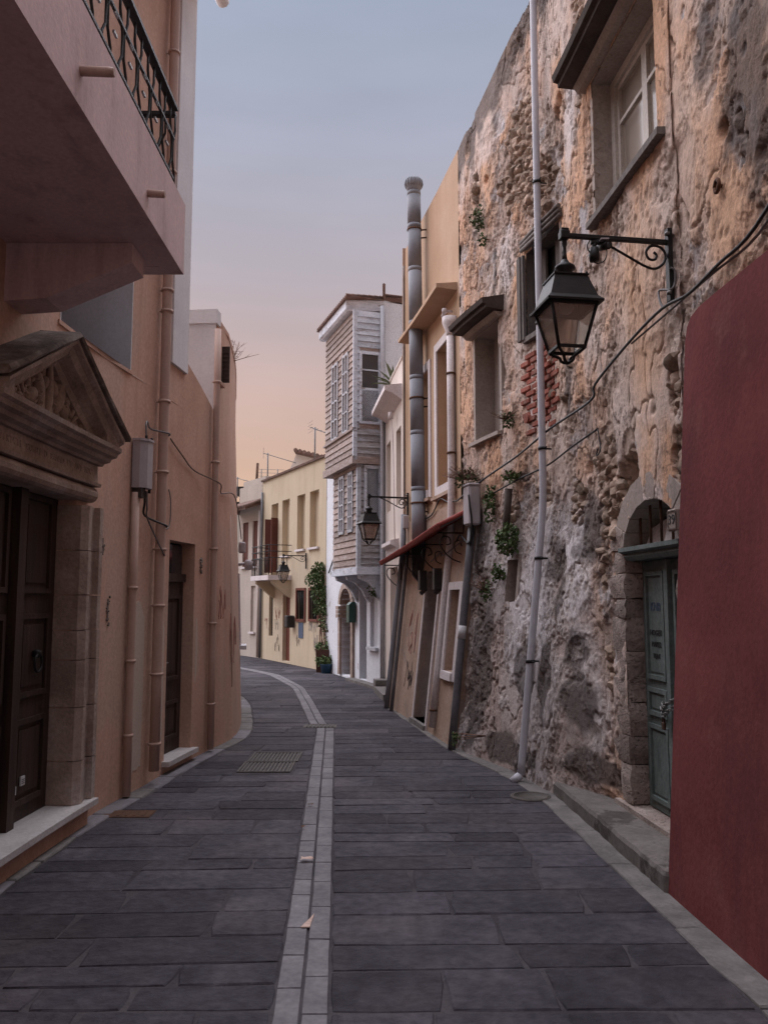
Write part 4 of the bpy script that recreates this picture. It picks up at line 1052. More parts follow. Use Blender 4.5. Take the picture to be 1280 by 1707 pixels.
# keep the openings crisp: no relief right at their edges is cut deeper than the surround
ochre = np.array((.6, .365, .24)); beige = np.array((.57, .46, .405)); under = np.array((.45, .34, .285)); grey = np.array((.44, .41, .415))
stonec = np.array((.42, .31, .245)); mort = np.array((.23, .165, .125)); white = np.array((.64, .605, .61)); dark = np.array((.095, .08, .075)); rustc = np.array((.44, .24, .15))
def mixc(a, b, t): return a + (b - a) * t[..., None]
t1 = sstep(.35, .65, N3); low = sstep(2.9, 2.2, ZZ) * sstep(6.2, 7.0, YY)
C_ = mixc(np.broadcast_to(ochre, SS.shape + (3,)), beige, t1)
C_ = mixc(C_, rustc, sstep(.58, .8, fbm(SS * 2.5, ZZ * .9, 83, 5)) * .5)
C_ = mixc(C_, np.array((.66, .43, .285)), plf * .65 * (1 - low0))
C_ = mixc(C_, grey, low * .9)
U_ = mixc(np.broadcast_to(under, SS.shape + (3,)), grey, sstep(.4, .7, N2)); U_ = mixc(U_, grey * .75, low * .85)
C_ = mixc(C_, U_, m1 * (1 - m2))
ST_ = mixc(np.broadcast_to(mort, SS.shape + (3,)), stonec, np.clip((f2 - f1) * 4, 0, 1)); ST_ = ST_ * (.78 + .5 * cid)[..., None]
ST_ = mixc(ST_, grey * .7, low * .5)
C_ = mixc(C_, ST_, m2)
C_ = mixc(C_, white, wh * (.5 + .38 * low0) * (1 - .6 * m2))
C_ = mixc(C_, under * .9, np.clip(flake / .033, 0, 1) * .6 * (1 - m2))
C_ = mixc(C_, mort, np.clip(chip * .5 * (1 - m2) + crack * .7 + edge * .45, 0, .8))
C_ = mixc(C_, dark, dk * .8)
C_ = np.clip(C_ * (1 + (N4 - .5) * .3)[..., None], 0, 1)
off = BAT + D
VX = Px[:, None] + NR[:, 0][:, None] * off; VY = Py[:, None] + NR[:, 1][:, None] * off
keep = np.ones((ns - 1, nz - 1), bool)
cy = (YY[:-1, :-1] + YY[1:, 1:]) / 2; cz = (ZZ[:-1, :-1] + ZZ[1:, 1:]) / 2
for h in OH:
    ins = (cy > h[0]) & (cy < h[1]) & (cz > h[2]) & (cz < h[3])
    if h is GD:
        mid, hw = (h[0] + h[1]) / 2, (h[1] - h[0]) / 2
        ins &= (cz < 1.98 + .30 * np.sqrt(np.clip(1 - ((cy - mid) / hw) ** 2, 0, 1)))
    keep &= ~ins
keep &= ~((cy > 9.38) & (cz < 2.68)); keep &= ~((cy < 4.5) & (cz < 2.9))
ii, jj = np.nonzero(keep)
a = ii * nz + jj
faces = np.stack([a, a + nz, a + nz + 1, a + 1], 1)
org = WL[H3.name]
co = np.stack([VX - org.x, VY - org.y, ZZ - org.z], -1).reshape(-1, 3)
me = bpy.data.meshes.new('wall')
me.vertices.add(len(co)); me.vertices.foreach_set('co', co.ravel())
me.loops.add(faces.size); me.loops.foreach_set('vertex_index', faces.ravel())
me.polygons.add(len(faces)); me.polygons.foreach_set('loop_start', np.arange(0, faces.size, 4)); me.polygons.foreach_set('loop_total', np.full(len(faces), 4))
me.update(calc_edges=True); me.validate()
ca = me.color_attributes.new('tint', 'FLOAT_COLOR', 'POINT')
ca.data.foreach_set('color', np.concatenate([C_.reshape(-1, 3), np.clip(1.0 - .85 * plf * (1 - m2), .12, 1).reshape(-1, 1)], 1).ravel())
me.polygons.foreach_set('use_smooth', np.ones(len(me.polygons), bool))
m = bpy.data.materials.new('flaking plaster over rubble'); m.use_nodes = True
nt = m.node_tree; b_ = nt.nodes['Principled BSDF']; b_.inputs['Roughness'].default_value = .94; b_.inputs['Specular IOR Level'].default_value = .15
vc = nn(nt, 'ShaderNodeVertexColor'); vc.layer_name = 'tint'
ge = nn(nt, 'ShaderNodeNewGeometry'); nz1 = nn(nt, 'ShaderNodeTexNoise', Scale=38.0, Detail=8.0, Roughness=.7); nt.links.new(ge.outputs['Position'], nz1.inputs['Vector'])
mr = nn(nt, 'ShaderNodeMapRange'); mr.inputs[1].default_value = .3; mr.inputs[2].default_value = .7; mr.inputs[3].default_value = .72; mr.inputs[4].default_value = 1.25; nt.links.new(nz1.outputs[0], mr.inputs[0])
hs = nn(nt, 'ShaderNodeHueSaturation'); nt.links.new(vc.outputs[0], hs.inputs['Color']); nt.links.new(mr.outputs[0], hs.inputs['Value']); nt.links.new(hs.outputs[0], b_.inputs['Base Color'])
mpc = nn(nt, 'ShaderNodeMapping'); mpc.inputs['Scale'].default_value = (1, 1, .62); mpc.inputs['Rotation'].default_value = (R(28), 0, 0); nt.links.new(ge.outputs['Position'], mpc.inputs[0])
nz2 = nn(nt, 'ShaderNodeTexNoise', Scale=17.0, Detail=9.0, Roughness=.68); nt.links.new(mpc.outputs[0], nz2.inputs['Vector'])
nz3 = nn(nt, 'ShaderNodeTexNoise', Scale=2.2, Detail=4.0); nt.links.new(ge.outputs['Position'], nz3.inputs['Vector'])
sh = nn(nt, 'ShaderNodeMath', operation='MULTIPLY_ADD'); sh.inputs[1].default_value = .45; nt.links.new(nz3.outputs[0], sh.inputs[0]); nt.links.new(nz2.outputs[0], sh.inputs[2])
cr = nn(nt, 'ShaderNodeMapRange'); cr.inputs[1].default_value = .60; cr.inputs[2].default_value = .635; cr.inputs[3].default_value = 0; cr.inputs[4].default_value = 1; nt.links.new(sh.outputs[0], cr.inputs[0])
mxc = nn(nt, 'ShaderNodeMix', data_type='RGBA'); mxc.inputs['A'].default_value = (.21, .155, .125, 1)
nt.links.new(hs.outputs[0], mxc.inputs['B'])
crf = nn(nt, 'ShaderNodeMapRange'); crf.inputs[3].default_value = .5; crf.inputs[4].default_value = 1; nt.links.new(cr.outputs[0], crf.inputs[0]); inv = nn(nt, 'ShaderNodeMath', operation='SUBTRACT'); inv.inputs[0].default_value = 1; nt.links.new(crf.outputs[0], inv.inputs[1]); mulp = nn(nt, 'ShaderNodeMath', operation='MULTIPLY'); nt.links.new(inv.outputs[0], mulp.inputs[0]); nt.links.new(vc.outputs['Alpha'], mulp.inputs[1]); inv2 = nn(nt, 'ShaderNodeMath', operation='SUBTRACT'); inv2.inputs[0].default_value = 1; nt.links.new(mulp.outputs[0], inv2.inputs[1]); nt.links.new(inv2.outputs[0], mxc.inputs['Factor'])
nt.links.new(mxc.outputs['Result'], b_.inputs['Base Color'])
hsum = nn(nt, 'ShaderNodeMath', operation='MULTIPLY_ADD'); hsum.inputs[1].default_value = .6; nt.links.new(nz1.outputs[0], hsum.inputs[0]); nt.links.new(cr.outputs[0], hsum.inputs[2])
bp = nn(nt, 'ShaderNodeBump', Strength=.8, Distance=.022); bst = nn(nt, 'ShaderNodeMath', operation='MULTIPLY'); bst.inputs[1].default_value = .85; nt.links.new(vc.outputs['Alpha'], bst.inputs[0]); nt.links.new(bst.outputs[0], bp.inputs['Strength']); nt.links.new(hsum.outputs[0], bp.inputs['Height']); nt.links.new(bp.outputs[0], b_.inputs['Normal'])
me.materials.append(m); M['old_wall'] = m
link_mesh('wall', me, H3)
M['old_wall_plain'] = pmat('plain rubble and plaster', [(.2, .14, .1), (.3, .215, .16), (.38, .28, .22)], scale=2.4, rough=.95, bump=.6, bscale=36)
mb = MB(); sheet(mb, FR, sR(-2.9), sR(3.21), 0, 8.6); mb.build('near_wall', M['old_wall_plain'], H3)
mass(FR, sR(-2.9), sR(9.84), 0, 7.15, .5, 6, M['old_wall_plain'], H3)
mb = MB(); fprof(mb, FR, sR(-2.9), sR(9.84), [(-.5, 7.0), (-.12, 7.0), (-.12, 7.1), (-.5, 7.1)]); mb.build('wall_core', M['old_wall_plain'], H3)
mb = MB()
ss_ = steps(sR(3.2), sR(9.86), .2)
mb.loft([[FR.pt(s, float(otop(FR.xy(s)[1])) - .03, -.5), FR.pt(s, float(otop(FR.xy(s)[1])) - .005, -.03), FR.pt(s, float(otop(FR.xy(s)[1])) - .1, -.03), FR.pt(s, 6.9, -.5)] for s in ss_])
mb.build('parapet', M['dark_hood'], H3)
# reveals of the openings
def reveal(y0, y1, z0, z1, depth, m, name='window_reveal', bottom=True, top=True):
    mb = MB(); a, b = sR(y0), sR(y1); t = .05; o1 = -.004
    fbox(mb, FR, a - t, a, z0 - t, z1 + t, -depth, o1); fbox(mb, FR, b, b + t, z0 - t, z1 + t, -depth, o1)
    if top: fbox(mb, FR, a, b, z1, z1 + t, -depth, o1)
    if bottom: fbox(mb, FR, a, b, z0 - t, z0, -depth, o1)
    return mb.build(name, m, H3)
M['reveal'] = pmat('grey reveal plaster', [(.3, .25, .22), (.4, .34, .3)], scale=3, rough=.93, bump=.4, patch=.5, patchcol=(.2, .17, .15), pscale=3)
reveal(*UW, .3, M['reveal']); reveal(*HW, .3, M['reveal']); reveal(*BWN, .2, M['grey_wood']); reveal(*SLT, .25, M['reveal'])
# upper casement window with pale blinds
a, b = sR(UW[0]), sR(UW[1]); z0, z1 = UW[2], UW[3]
mb = MB(); w_ = .07
fbox(mb, FR, a, b, z0, z0 + w_, -.25, -.16); fbox(mb, FR, a, b, z1 - w_, z1, -.25, -.16); fbox(mb, FR, a, a + w_, z0 + w_, z1 - w_, -.25, -.16); fbox(mb, FR, b - w_, b, z0 + w_, z1 - w_, -.25, -.16)
WN = mb.build('window', M['window_cream'], H3)
mid = (a + b) / 2
for (x0, x1) in ((a + w_, mid), (mid, b - w_)):
    mb = MB(); f_ = .045; g0, g1 = z0 + w_, z1 - w_; zc = g0 + (g1 - g0) * .68
    for (p, q_, r_, t_) in ((x0, x1, g0, g0 + f_), (x0, x1, g1 - f_, g1), (x0, x0 + f_, g0 + f_, g1 - f_), (x1 - f_, x1, g0 + f_, g1 - f_), (x0 + f_, x1 - f_, zc - .015, zc + .015)): fbox(mb, FR, p, q_, r_, t_, -.23, -.185)
    mb.build('casement', M['window_cream'], WN)
    for (r_, t_) in ((g0 + f_, zc - .015), (zc + .015, g1 - f_)):
        mb = MB(); fbox(mb, FR, x0 + f_ * .8, x1 - f_ * .8, r_ - .005, t_ + .005, -.212, -.206); mb.build('pane', M['glass_lamp'], WN)
mb = MB(); fbox(mb, FR, a + .05, b - .05, z0 + .05, z1 - .05, -.27, -.255); mb.build('blind', M['blind'], WN)
mb = MB(); fprof(mb, FR, a - .12, b + .06, [(-.2, z0 - .055), (.06, z0 - .055), (.06, z0 - .006), (-.2, z0 + .01)]); mb.build('window_sill', M['grey_wood'], H3)
def hood(y0, y1, z, pr, th=.11):
    mb = MB(); fprof(mb, FR, sR(y0), sR(y1), [(-.1, z), (pr * .8, z + .015), (pr * .82, z + .05), (pr * .95, z + .06), (pr, z + th), (-.1, z + th + .09)]); mb.build('window_hood', M['dark_hood'], H3)
    mb = MB(); fprof(mb, FR, sR(y0) + .04, sR(y1) - .04, [(-.1, z - .05), (.06, z - .05), (.1, z - .003), (-.1, z - .003)]); mb.build('hood_moulding', M['reveal'], H3)
hood(5.05, 6.66, 5.92, .27); hood(8.52, 9.46, 4.66, .26)
# boarded window
a, b = sR(BWN[0]), sR(BWN[1]); z0, z1 = BWN[2], BWN[3]
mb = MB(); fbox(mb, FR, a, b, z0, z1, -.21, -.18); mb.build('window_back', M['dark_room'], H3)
for i, (p, q_, zz0, zz1, tl) in enumerate(((.0, .24, 0, 1, 0), (.25, .5, .02, .97, .01), (.51, .74, .0, .6, 0), (.75, .99, .0, .99, .0))):
    mb = MB(); fbox(mb, FR, a + (b - a) * p, a + (b - a) * q_, z0 + (z1 - z0) * zz0, z0 + (z1 - z0) * zz1, -.14 - tl, -.11 - tl); mb.build('board', M['grey_wood'], H3)
mb = MB(); fbox(mb, FR, a - .04, b + .03, z0 - .05, z0, -.12, .04); mb.build('window_sill', M['grey_wood'], H3)
mb = MB(); P0, P1 = FR.pt(a - .1, z1 + .02, .01), FR.pt(b + .05, z1 + .04, .03)
for k in range(3):
    d = Vector((0, 0, .04 * k)); mb.tube([P0 + d + FR.nrm(a) * .01 * k, (P0 + P1) / 2 + d + Vector((0, 0, .012 * k)), P1 + d], .022, 6)
mb.build('lintel_pole', M['grey_wood'], H3)
mb = MB()
for k in range(3): fbox(mb, FR, b - .015 + k * .045, b + .026 + k * .045, z0 - .02, z1 - .03, .02, .05 + .012 * (k % 2))
SHT = mb.build('shutter', M['grey_wood'], H3)
mb = MB(); mb.tube([FR.pt(a + .1, z0 + .55, -.09), FR.pt(b - .05, z0 + .38, -.09)], .018, 5); mb.build('batten', M['grey_wood'], H3)
# hooded window: louvred shutter leaf at its near side, blank panel behind
a, b = sR(HW[0]), sR(HW[1]); z0, z1 = HW[2], HW[3]
mb = MB(); fbox(mb, FR, a, b, z0, z1, -.31, -.24); mb.build('window_back', M['reveal'], H3)
mb = MB(); fbox(mb, FR, a + .01, a + .05, z0, z1, -.2, -.02); SH = mb.build('shutter', M['grey_wood'], H3)
for k in range(26):
    mb = MB(); zz = z0 + .06 + k * (z1 - z0 - .12) / 26; fbox(mb, FR, a + .046, a + .066, zz, zz + .022, -.18, -.04); mb.build('slat', M['grey_wood'], SH)
mb = MB(); fprof(mb, FR, a - .05, b + .1, [(-.2, z0 - .05), (.05, z0 - .06), (.05, z0 - .02), (-.2, z0)]); mb.build('window_sill', M['reveal'], H3)
# slit window
a, b = sR(SLT[0]), sR(SLT[1])
mb = MB(); fbox(mb, FR, a, b, SLT[2], SLT[3], -.25, -.2); mb.build('window_back', M['dark_room'], H3)
mb = MB(); fbox(mb, FR, a + .08, a + .12, SLT[2], SLT[3], -.16, -.1); mb.build('window_bar', M['grey_wood'], H3)
# upright timber above the slit and its ivy
mb = MB(); P = RP(855, 900, .03); mb.tube([RP(848, 905, .05), RP(858, 815, .07)], [.035, .04], 6); tag(mb.build('timber_stub', M['dark_hood']), 'dark upright timber sticking out of the wall above the slit window', 'timber')
# --- green door in its stone arch
a, b = sR(GD[0]), sR(GD[1]); mid = (a + b) / 2
def rough_block(c, size, rot, amp, m, name, parent, seed):
    bm = bmesh.new(); bmesh.ops.create_cube(bm, size=1)
    bmesh.ops.subdivide_edges(bm, edges=bm.edges[:], cuts=2, use_grid_fill=True)
    rr = random.Random(seed)
    for v in bm.verts:
        e = sum(1 for q in v.co if abs(q) > .49)
        k = 1 - .035 * (e >= 2) - .05 * (e == 3)
        v.co = Vector((v.co.x * size[0] * (k if e >= 2 else 1), v.co.y * size[1] * (k if e >= 2 else 1), v.co.z * size[2] * (1 - .02 * (e >= 2)))) + Vector((rr.uniform(-1, 1), rr.uniform(-1, 1), rr.uniform(-.5, .5))) * amp
    bm.verts.index_update()
    mb = MB(); mb.add([rot @ v.co + Vector(c) for v in bm.verts], [tuple(x.index for x in f.verts) for f in bm.faces], True); bm.free()
    o = mb.build(name, m, parent); o.data.set_sharp_from_angle(angle=R(55)); return o
hs_ = [.28, .2, .24, .16, .2, .24, .14, .18, .17, .16, .2]; z = .15
for i, h_ in enumerate(hs_):
    if z > 2.1: break
    wd = .30 if i % 2 else .20
    rough_block(FR.pt(b + wd / 2 - .005, z + h_ / 2, -.14), (wd, .30, h_ - .003), FR.frame(b), .012, M['quoin'], 'jamb_stone', H3, 40 + i); z += h_
z = .15
for i, h_ in enumerate([.3, .27, .24, .3, .25, .22, .26, .2]):
    if z > 2.15: break
    wd = .26 if i % 2 else .2
    rough_block(FR.pt(a - wd / 2 + .005, z + h_ / 2, -.14), (wd, .30, h_ - .003), FR.frame(a), .010, M['quoin'], 'jamb_stone', H3, 80 + i); z += h_
hw = (b - a) / 2
NV = 9
for k in range(NV):
    a0, a1 = math.pi * k / NV, math.pi * (k + 1) / NV - .02
    mb = MB(); rg = []
    for (o) in (-.28, -.004 + .008 * random.random()):
        rg.append([FR.pt(mid - (hw + dr) * math.cos(t_), 1.98 + (.30 + dr) * math.sin(t_), o) for (dr, t_) in ((-.0, a0), (-.0, a1), (.19, a1), (.19, a0))])
    mb.loft(rg); mb.build('arch_stone', M['reveal'], H3)
mb = MB(); fprof(mb, FR, a - .02, b + .04, [(-.22, 1.88), (-.02, 1.88), (.0, 1.91), (-.01, 1.93), (.03, 1.945), (.03, 1.975), (-.22, 1.975)]); mb.build('door_lintel', M['green_paint'], H3)
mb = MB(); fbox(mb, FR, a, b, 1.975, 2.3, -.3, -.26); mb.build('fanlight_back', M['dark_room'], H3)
for k in range(5):
    u = a + (b - a) * (k + .6) / 5.3; zt = 1.98 + .3 * math.sqrt(max(0, 1 - ((u - mid) / hw) ** 2))
    mb = MB(); mb.tube([FR.pt(u, 1.97, -.08), FR.pt(u, zt + .02, -.08)], .010, 6); mb.build('fanlight_bar', M['rust'], H3)
mb = MB(); rows = []
for i in range(9):
    u = a + .1 + (b - a - .12) * i / 8; hgt = .26 * (1 - abs(i - 3.4) / 7.5)
    rows.append([FR.pt(u, 1.976 + hgt * t, -.14 + .03 * math.sin(i * 2.1) - .05 * t) for t in (0, .4, .8, 1)])
mb.loft(rows, closed=False); mb.loft([[p + FR.nrm(mid) * -.006 for p in r_] for r_ in rows], closed=False); mb.build('fanlight_cloth', M['trim_white'], H3)
mb = MB(); fbox(mb, FR, a, b, .15, 1.88, -.2, -.155); DG = mb.build('door', M['green_paint'], H3)
for (x0, x1) in ((a + .02, mid - .015), (mid + .015, b - .01)):
    lf = MB(); fbox(lf, FR, x0, x1, .16, 1.87, -.155, -.13); lf.build('door_leaf', M['green_paint'], DG)
    for (p0, p1) in ((.22, .74), (.80, .99), (1.05, 1.80)):
        q = MB(); fr = .03; y0, y1 = x0 + .07, x1 - .06
        fbox(q, FR, y0, y1, p0, p0 + fr, -.132, -.112); fbox(q, FR, y0, y1, p1 - fr, p1, -.132, -.112); fbox(q, FR, y0, y0 + fr, p0 + fr, p1 - fr, -.132, -.112); fbox(q, FR, y1 - fr, y1, p0 + fr, p1 - fr, -.132, -.112)
        fbox(q, FR, y0 + .05, y1 - .05, p0 + .05, p1 - .05, -.132, -.124); q.build('panel', M['green_paint'], DG)
mb = MB(); fbox(mb, FR, mid - .03, mid + .03, .16, 1.87, -.13, -.095); mb.build('meeting_stile', M['green_paint'], DG)
sl = mid + hw * .5
for (txt, z, sz) in (('KNB', 1.55, .085), ('HOGEIT', 1.37, .058), ('MAKE2', 1.29, .052), ('TEAK', 1.21, .05)):
    text_on(FR, sl, z, -.121, txt, sz, M['ink_blue' if txt == 'KNB' else 'ink_black'], DG, 'door_writing', .0015, flip=-1)
mb = MB(); fbox(mb, FR, a - .1, b + .25, .0, .15, -.28, .03); mb.build('doorstep', M['quoin'], H3)
mb = MB(); fbox(mb, FR, mid - .01 + .02, mid + .13, .82, .95, -.13, -.122); mb.build('lock_plate', M['dark_metal'], DG)
CH = thing('door_chain', 'dull steel chain with padlock looped through the green door', 'chain', FR.pt(mid, .9, -.08))
def link_ring(c, d, up, L=.034, W=.02, r=.0045):
    d = Vector(d).normalized(); up = Vector(up); sd = (up - d * up.dot(d)).normalized()
    mbl = MB(); P = [Vector(c) + d * (L * math.cos(t)) * (.62 if True else 1) + sd * (W * math.sin(t)) * .62 for t in [2 * math.pi * k / 10 for k in range(11)]]
    mbl.tube(P, r, 5, cap=False); return mbl
ch = [FR.pt(mid + .09, .9, -.09)] ; Pc = crv([FR.pt(mid + .10, .91, -.10), FR.pt(mid + .04, .87, -.06), FR.pt(mid - .06, .92, -.05), FR.pt(mid - .16, .97, -.08), FR.pt(mid - .22, .96, -.12)], 4)
Pc2 = crv([FR.pt(mid + .10, .89, -.10), FR.pt(mid + .02, .83, -.06), FR.pt(mid - .08, .88, -.05), FR.pt(mid - .2, .94, -.09)], 4)
for P in (Pc, Pc2):
    for i in range(len(P) - 1):
        link_ring((P[i] + P[i + 1]) / 2, P[i + 1] - P[i], (0, 0, 1) if i % 2 else FR.nrm(mid)).build('link', M['steel'], CH)
mb = MB(); mb.box(FR.pt(mid + .02, .77, -.06), (.04, .02, .05), FR.frame(mid), bev=.006); mb.tube([FR.pt(mid + .02 + .014 * math.cos(t), .795 + .035 * math.sin(t), -.06) for t in [math.pi * k / 8 for k in range(9)]], .005, 6); mb.build('padlock', M['rust'], CH)
s39 = a - .005
NP = thing('number_plaque', 'small stone plaque with the number 39 beside the green door', 'number plaque', FR.pt(s39, 2.06, 0))
mb = MB(); mb.box(FR.pt(s39, 2.09, .045), (.115, .03, .135), FR.frame(s39), bev=.006); mb.build('plate', M['reveal'], NP)
mb = MB()
for (x, z, w2, h2) in ((0, .055, .096, .007), (0, -.055, .096, .007), (.046, 0, .007, .104), (-.046, 0, .007, .104)): mb.box(FR.pt(s39 + x, 2.09 + z, .062), (w2, .006, h2), FR.frame(s39))
mb.build('border', M['dark_stone'], NP)
text_on(FR, s39, 2.09, .061, '39', .085, M['ink_black'], NP, 'numerals', .002, flip=-1)
# rubble stones that stand proud in the bared patches, and the brick patch
lump = []
for k in range(7):
    bm = bmesh.new(); bmesh.ops.create_icosphere(bm, subdivisions=2, radius=1)
    rr = random.Random(200 + k)
    axes = [Vector((rr.uniform(-1, 1), rr.uniform(-1, 1), rr.uniform(-1, 1))).normalized() for _ in range(11)]
    for v in bm.verts:
        r_ = 1.0
        for ax in axes:
            d = v.co.normalized().dot(ax)
            if d > .6: r_ = min(r_, .66 / d)
        v.co = v.co.normalized() * r_ * (1 + rr.uniform(-.05, .05))
    me_ = bpy.data.meshes.new('stone'); bm.to_mesh(me_); bm.free(); me_.materials.append(M['stone'])
    for p in me_.polygons: p.use_smooth = True
    me_.set_sharp_from_angle(angle=R(24)); lump.append(me_)
rr = random.Random(77); placed = []
DF = (m2 * (rubf > .35))
tries = 0
while len(placed) < 280 and tries < 40000:
    tries += 1
    i, j = rr.randrange(4, ns - 4), rr.randrange(4, nz - 4)
    if DF[i, j] < .75 or rr.random() > rubf[i, j]: continue
    s, z, yy = s_lin[i], ZZ[i, j], YY[i, j]
    if yy < 3.9 or (yy < 4.7 and z < 3.3): continue
    if any(h[0] - .1 < yy < h[1] + .1 and h[2] - .1 < z < h[3] + .12 for h in OH): continue
    if yy > 9.35 and z < 2.75: continue
    if dk[i, j] > .6: continue
    r_ = rr.uniform(.034, .085) * (1.25 if yy < 5.4 else 1)
    if any((s - q[0]) ** 2 + (z - q[1]) ** 2 < ((r_ + q[2]) * .8) ** 2 for q in placed): continue
    placed.append((s, z, r_))
    o = link_mesh('stone', lump[rr.randrange(7)], H3)
    p = FR.pt(s, z, D[i, j] - r_ * .38); o.location = p - WL[H3.name]
    o.rotation_euler = (rr.uniform(-.4, .4), rr.uniform(-.4, .4), rr.uniform(0, 6.28)); o.scale = (r_ * rr.uniform(.9, 1.4), r_ * rr.uniform(.9, 1.4), r_ * rr.uniform(.65, 1.0))
sb0, zb0 = FR.hit(905, 640)
bk = MB().box((0, 0, 0), (.2, .09, .052), bev=.006).build('brick', M['brick']); bk.parent = H3; bmesh_brick = bk.data
first = True
for r_ in range(13):
    zz = zb0 - .42 + r_ * .064
    for c_ in range(4):
        s = sb0 - .42 + c_ * .212 + (.106 if r_ % 2 else 0) + .02
        ws = abs((s - sb0 - .05) / .42) ** 2 + abs((zz - zb0) / .5) ** 2
        if ws > 1.0 + rr.uniform(-.15, .15): continue
        o = bk if first else link_mesh('brick', bmesh_brick, H3)
        first = False
        o.location = FR.pt(s + rr.uniform(-.004, .004), zz, -.03 + rr.uniform(-.012, .012)) - WL[H3.name]
        o.rotation_euler = (0, 0, math.atan2(FR.tan(s).y, FR.tan(s).x)); o.scale = (rr.uniform(.75, 1), 1, rr.uniform(.85, 1))
mb = MB(); c = RP(882, 698, .02); mb.tube([c - FR.nrm(sb0) * .1, c + FR.nrm(sb0) * .02], .05, 10); tag(mb.build('clay_pipe_stub', M['brick']), 'round clay pipe end stuck in the wall below the bricks', 'pipe')
# insulator ring on the upper wall
c = RP(1203, 310, .03); mb = MB(); mb.tube([c + Vector((0, .03 * math.cos(t), .035 * math.sin(t))) for t in [2 * math.pi * k / 12 for k in range(13)]], .012, 6); mb.tube([c, c - FR.nrm(sR(4.6)) * .08], .012, 6)
tag(mb.build('iron_ring', M['rust']), 'small iron ring fixed high in the wall above the red wall', 'iron ring')
# raised ledge in front of the green door
lg = MB(); pts = [(1.40, 7.05), (1.47, 6.0), (1.51, 5.2), (1.535, 4.75), (1.62, 4.66), (2.2, 4.66), (2.2, 6.6), (1.6, 7.1)]
fine = []
for (p, q) in zip(pts, pts[1:] + pts[:1]):
    for k in range(8):
        fine.append((p[0] + (q[0] - p[0]) * k / 8 + jit(.006), p[1] + (q[1] - p[1]) * k / 8))
n = len(fine); cx, cy_ = 1.8, 5.4
vs = [(x, y, -.02) for x, y in fine] + [(x, y, .09) for x, y in fine] + [(x + (cx - x) * .04, y + (cy_ - y) * .004, .112 + jit(.004)) for x, y in fine] + [(cx, cy_, .118)]
fs = [(r_ * n + k, r_ * n + (k + 1) % n, (r_ + 1) * n + (k + 1) % n, (r_ + 1) * n + k) for r_ in range(2) for k in range(n)] + [(2 * n + k, 2 * n + (k + 1) % n, 3 * n) for k in range(n)]
lg.add(vs, fs); structure(lg.build('raised_pavement', M['stepstone']))
# --- pale conduit up the old wall
mb = MB(); s = sR(7.62); P = [FR.pt(s, z, .09) for z in (.06, .5, 1, 1.5, 2, 2.4, 2.7, 3.2, 4, 5, 6, 7, 8.3)]
CD = thing('tall_conduit', 'pale grey plastic pipe running the full height of the old wall', 'pipe', FR.pt(s, 0, .05))
mb.tube(crv(P, 3), .034, 12); mb.tube([P[0], FR.pt(s + .02, .0, .16)], .036, 10); mb.build('pipe', M['pvc'], CD)
for z in (1.05, 1.98, 3.0, 4.2, 5.6):
    mb = MB(); c = FR.pt(s, z, .09); mb.lathe([(.035, -.014), (.042, -.014), (.042, .014), (.035, .014)], c, 12); mb.tube([c - FR.nrm(s) * .1, c], .008, 4)
    mb.tube([c, c + FR.tan(s) * -.1], .007, 4); mb.build('clamp', M['iron'], CD)
# --- cables on the old wall
cable([FR.pt(sR(3.3), 3.66, .06), RP(1275, 378, .05), RP(1215, 440, .06), RP(1160, 490, .05), RP(1115, 515, .05), RP(1060, 570, .05), RP(1000, 640, .04), RP(992, 668, .04), RP(925, 715, .05), RP(870, 760, .05), RP(812, 800, .05), RP(770, 835, .06)], .011, 'thick black cable running diagonally down the old wall from the red wall')
cable([FR.pt(sR(3.3), 3.6, .04), RP(1275, 388, .03), RP(1200, 455, .04), RP(1130, 512, .03), RP(1060, 573, .035)], .008, 'second thinner cable twisted along the upper diagonal cable', 'cable_grey')
cable([RP(1004, 715, .04), RP(960, 745, .04), RP(920, 775, .04), RP(870, 800, .05), RP(830, 822, .05)], .009, 'lower short black cable sagging across the rough stone')
cable([RP(1004, 716, .04), RP(1008, 740, .04), RP(1010, 752, .05), RP(1004, 760, .05), RP(1006, 748, .05)], .006, 'looped loose cable end hanging from the lower cable')
# --- plants on the old wall
def leaves(mb, c, rad, n, size, seed, flat=None):
    rr = random.Random(seed)
    for k in range(n):
        while True:
            d = Vector((rr.uniform(-1, 1), rr.uniform(-1, 1), rr.uniform(-1, 1)))
            if d.length < 1: break
        p = Vector(c) + Vector((d.x * rad[0], d.y * rad[1], d.z * rad[2]))
        a = Vector((rr.uniform(-1, 1), rr.uniform(-1, 1), rr.uniform(-.8, .8))).normalized(); b = a.orthogonal().normalized(); b.rotate(Matrix.Rotation(rr.uniform(0, 6.3), 3, a))
        s = size * rr.uniform(.6, 1.3); cc = a.cross(b)
        mb.add([p, p + b * s * .5 + cc * s * .35 + a * s * .08, p + b * s, p + b * s * .5 - cc * s * .35 + a * s * .08], [(0, 1, 2), (0, 2, 3)])
def tuft(px, py, rad, n, size, seed, label, dry=0, off=.06, name='wall_plant'):
    s, z = FR.hit(px, py); c = FR.pt(s, z, off); t = thing(name, label, 'plant', FR.pt(s, z, 0), 'plants rooted in the old wall')
    mb = MB(); leaves(mb, c, rad, n, size, seed); mb.build('foliage', M['leaf'], t)
    mb = MB(); rr = random.Random(seed)
    for k in range(6): mb.tube([FR.pt(s, z, -.03), c + Vector((rr.uniform(-1, 1) * rad[0], rr.uniform(-1, 1) * rad[1], rr.uniform(-1, 1) * rad[2]))], [.005, .002], 4)
    if dry: twigs(mb, c + Vector((-.02, 0, 0)), dry, rad[2] * 2.2, 1.2, seed + 1, .7)
    mb.build('stem', M['leaf_dry'], t); return t
tuft(805, 365, (.10, .09, .15), 150, .04, 1, 'small green tuft growing high on the old wall')
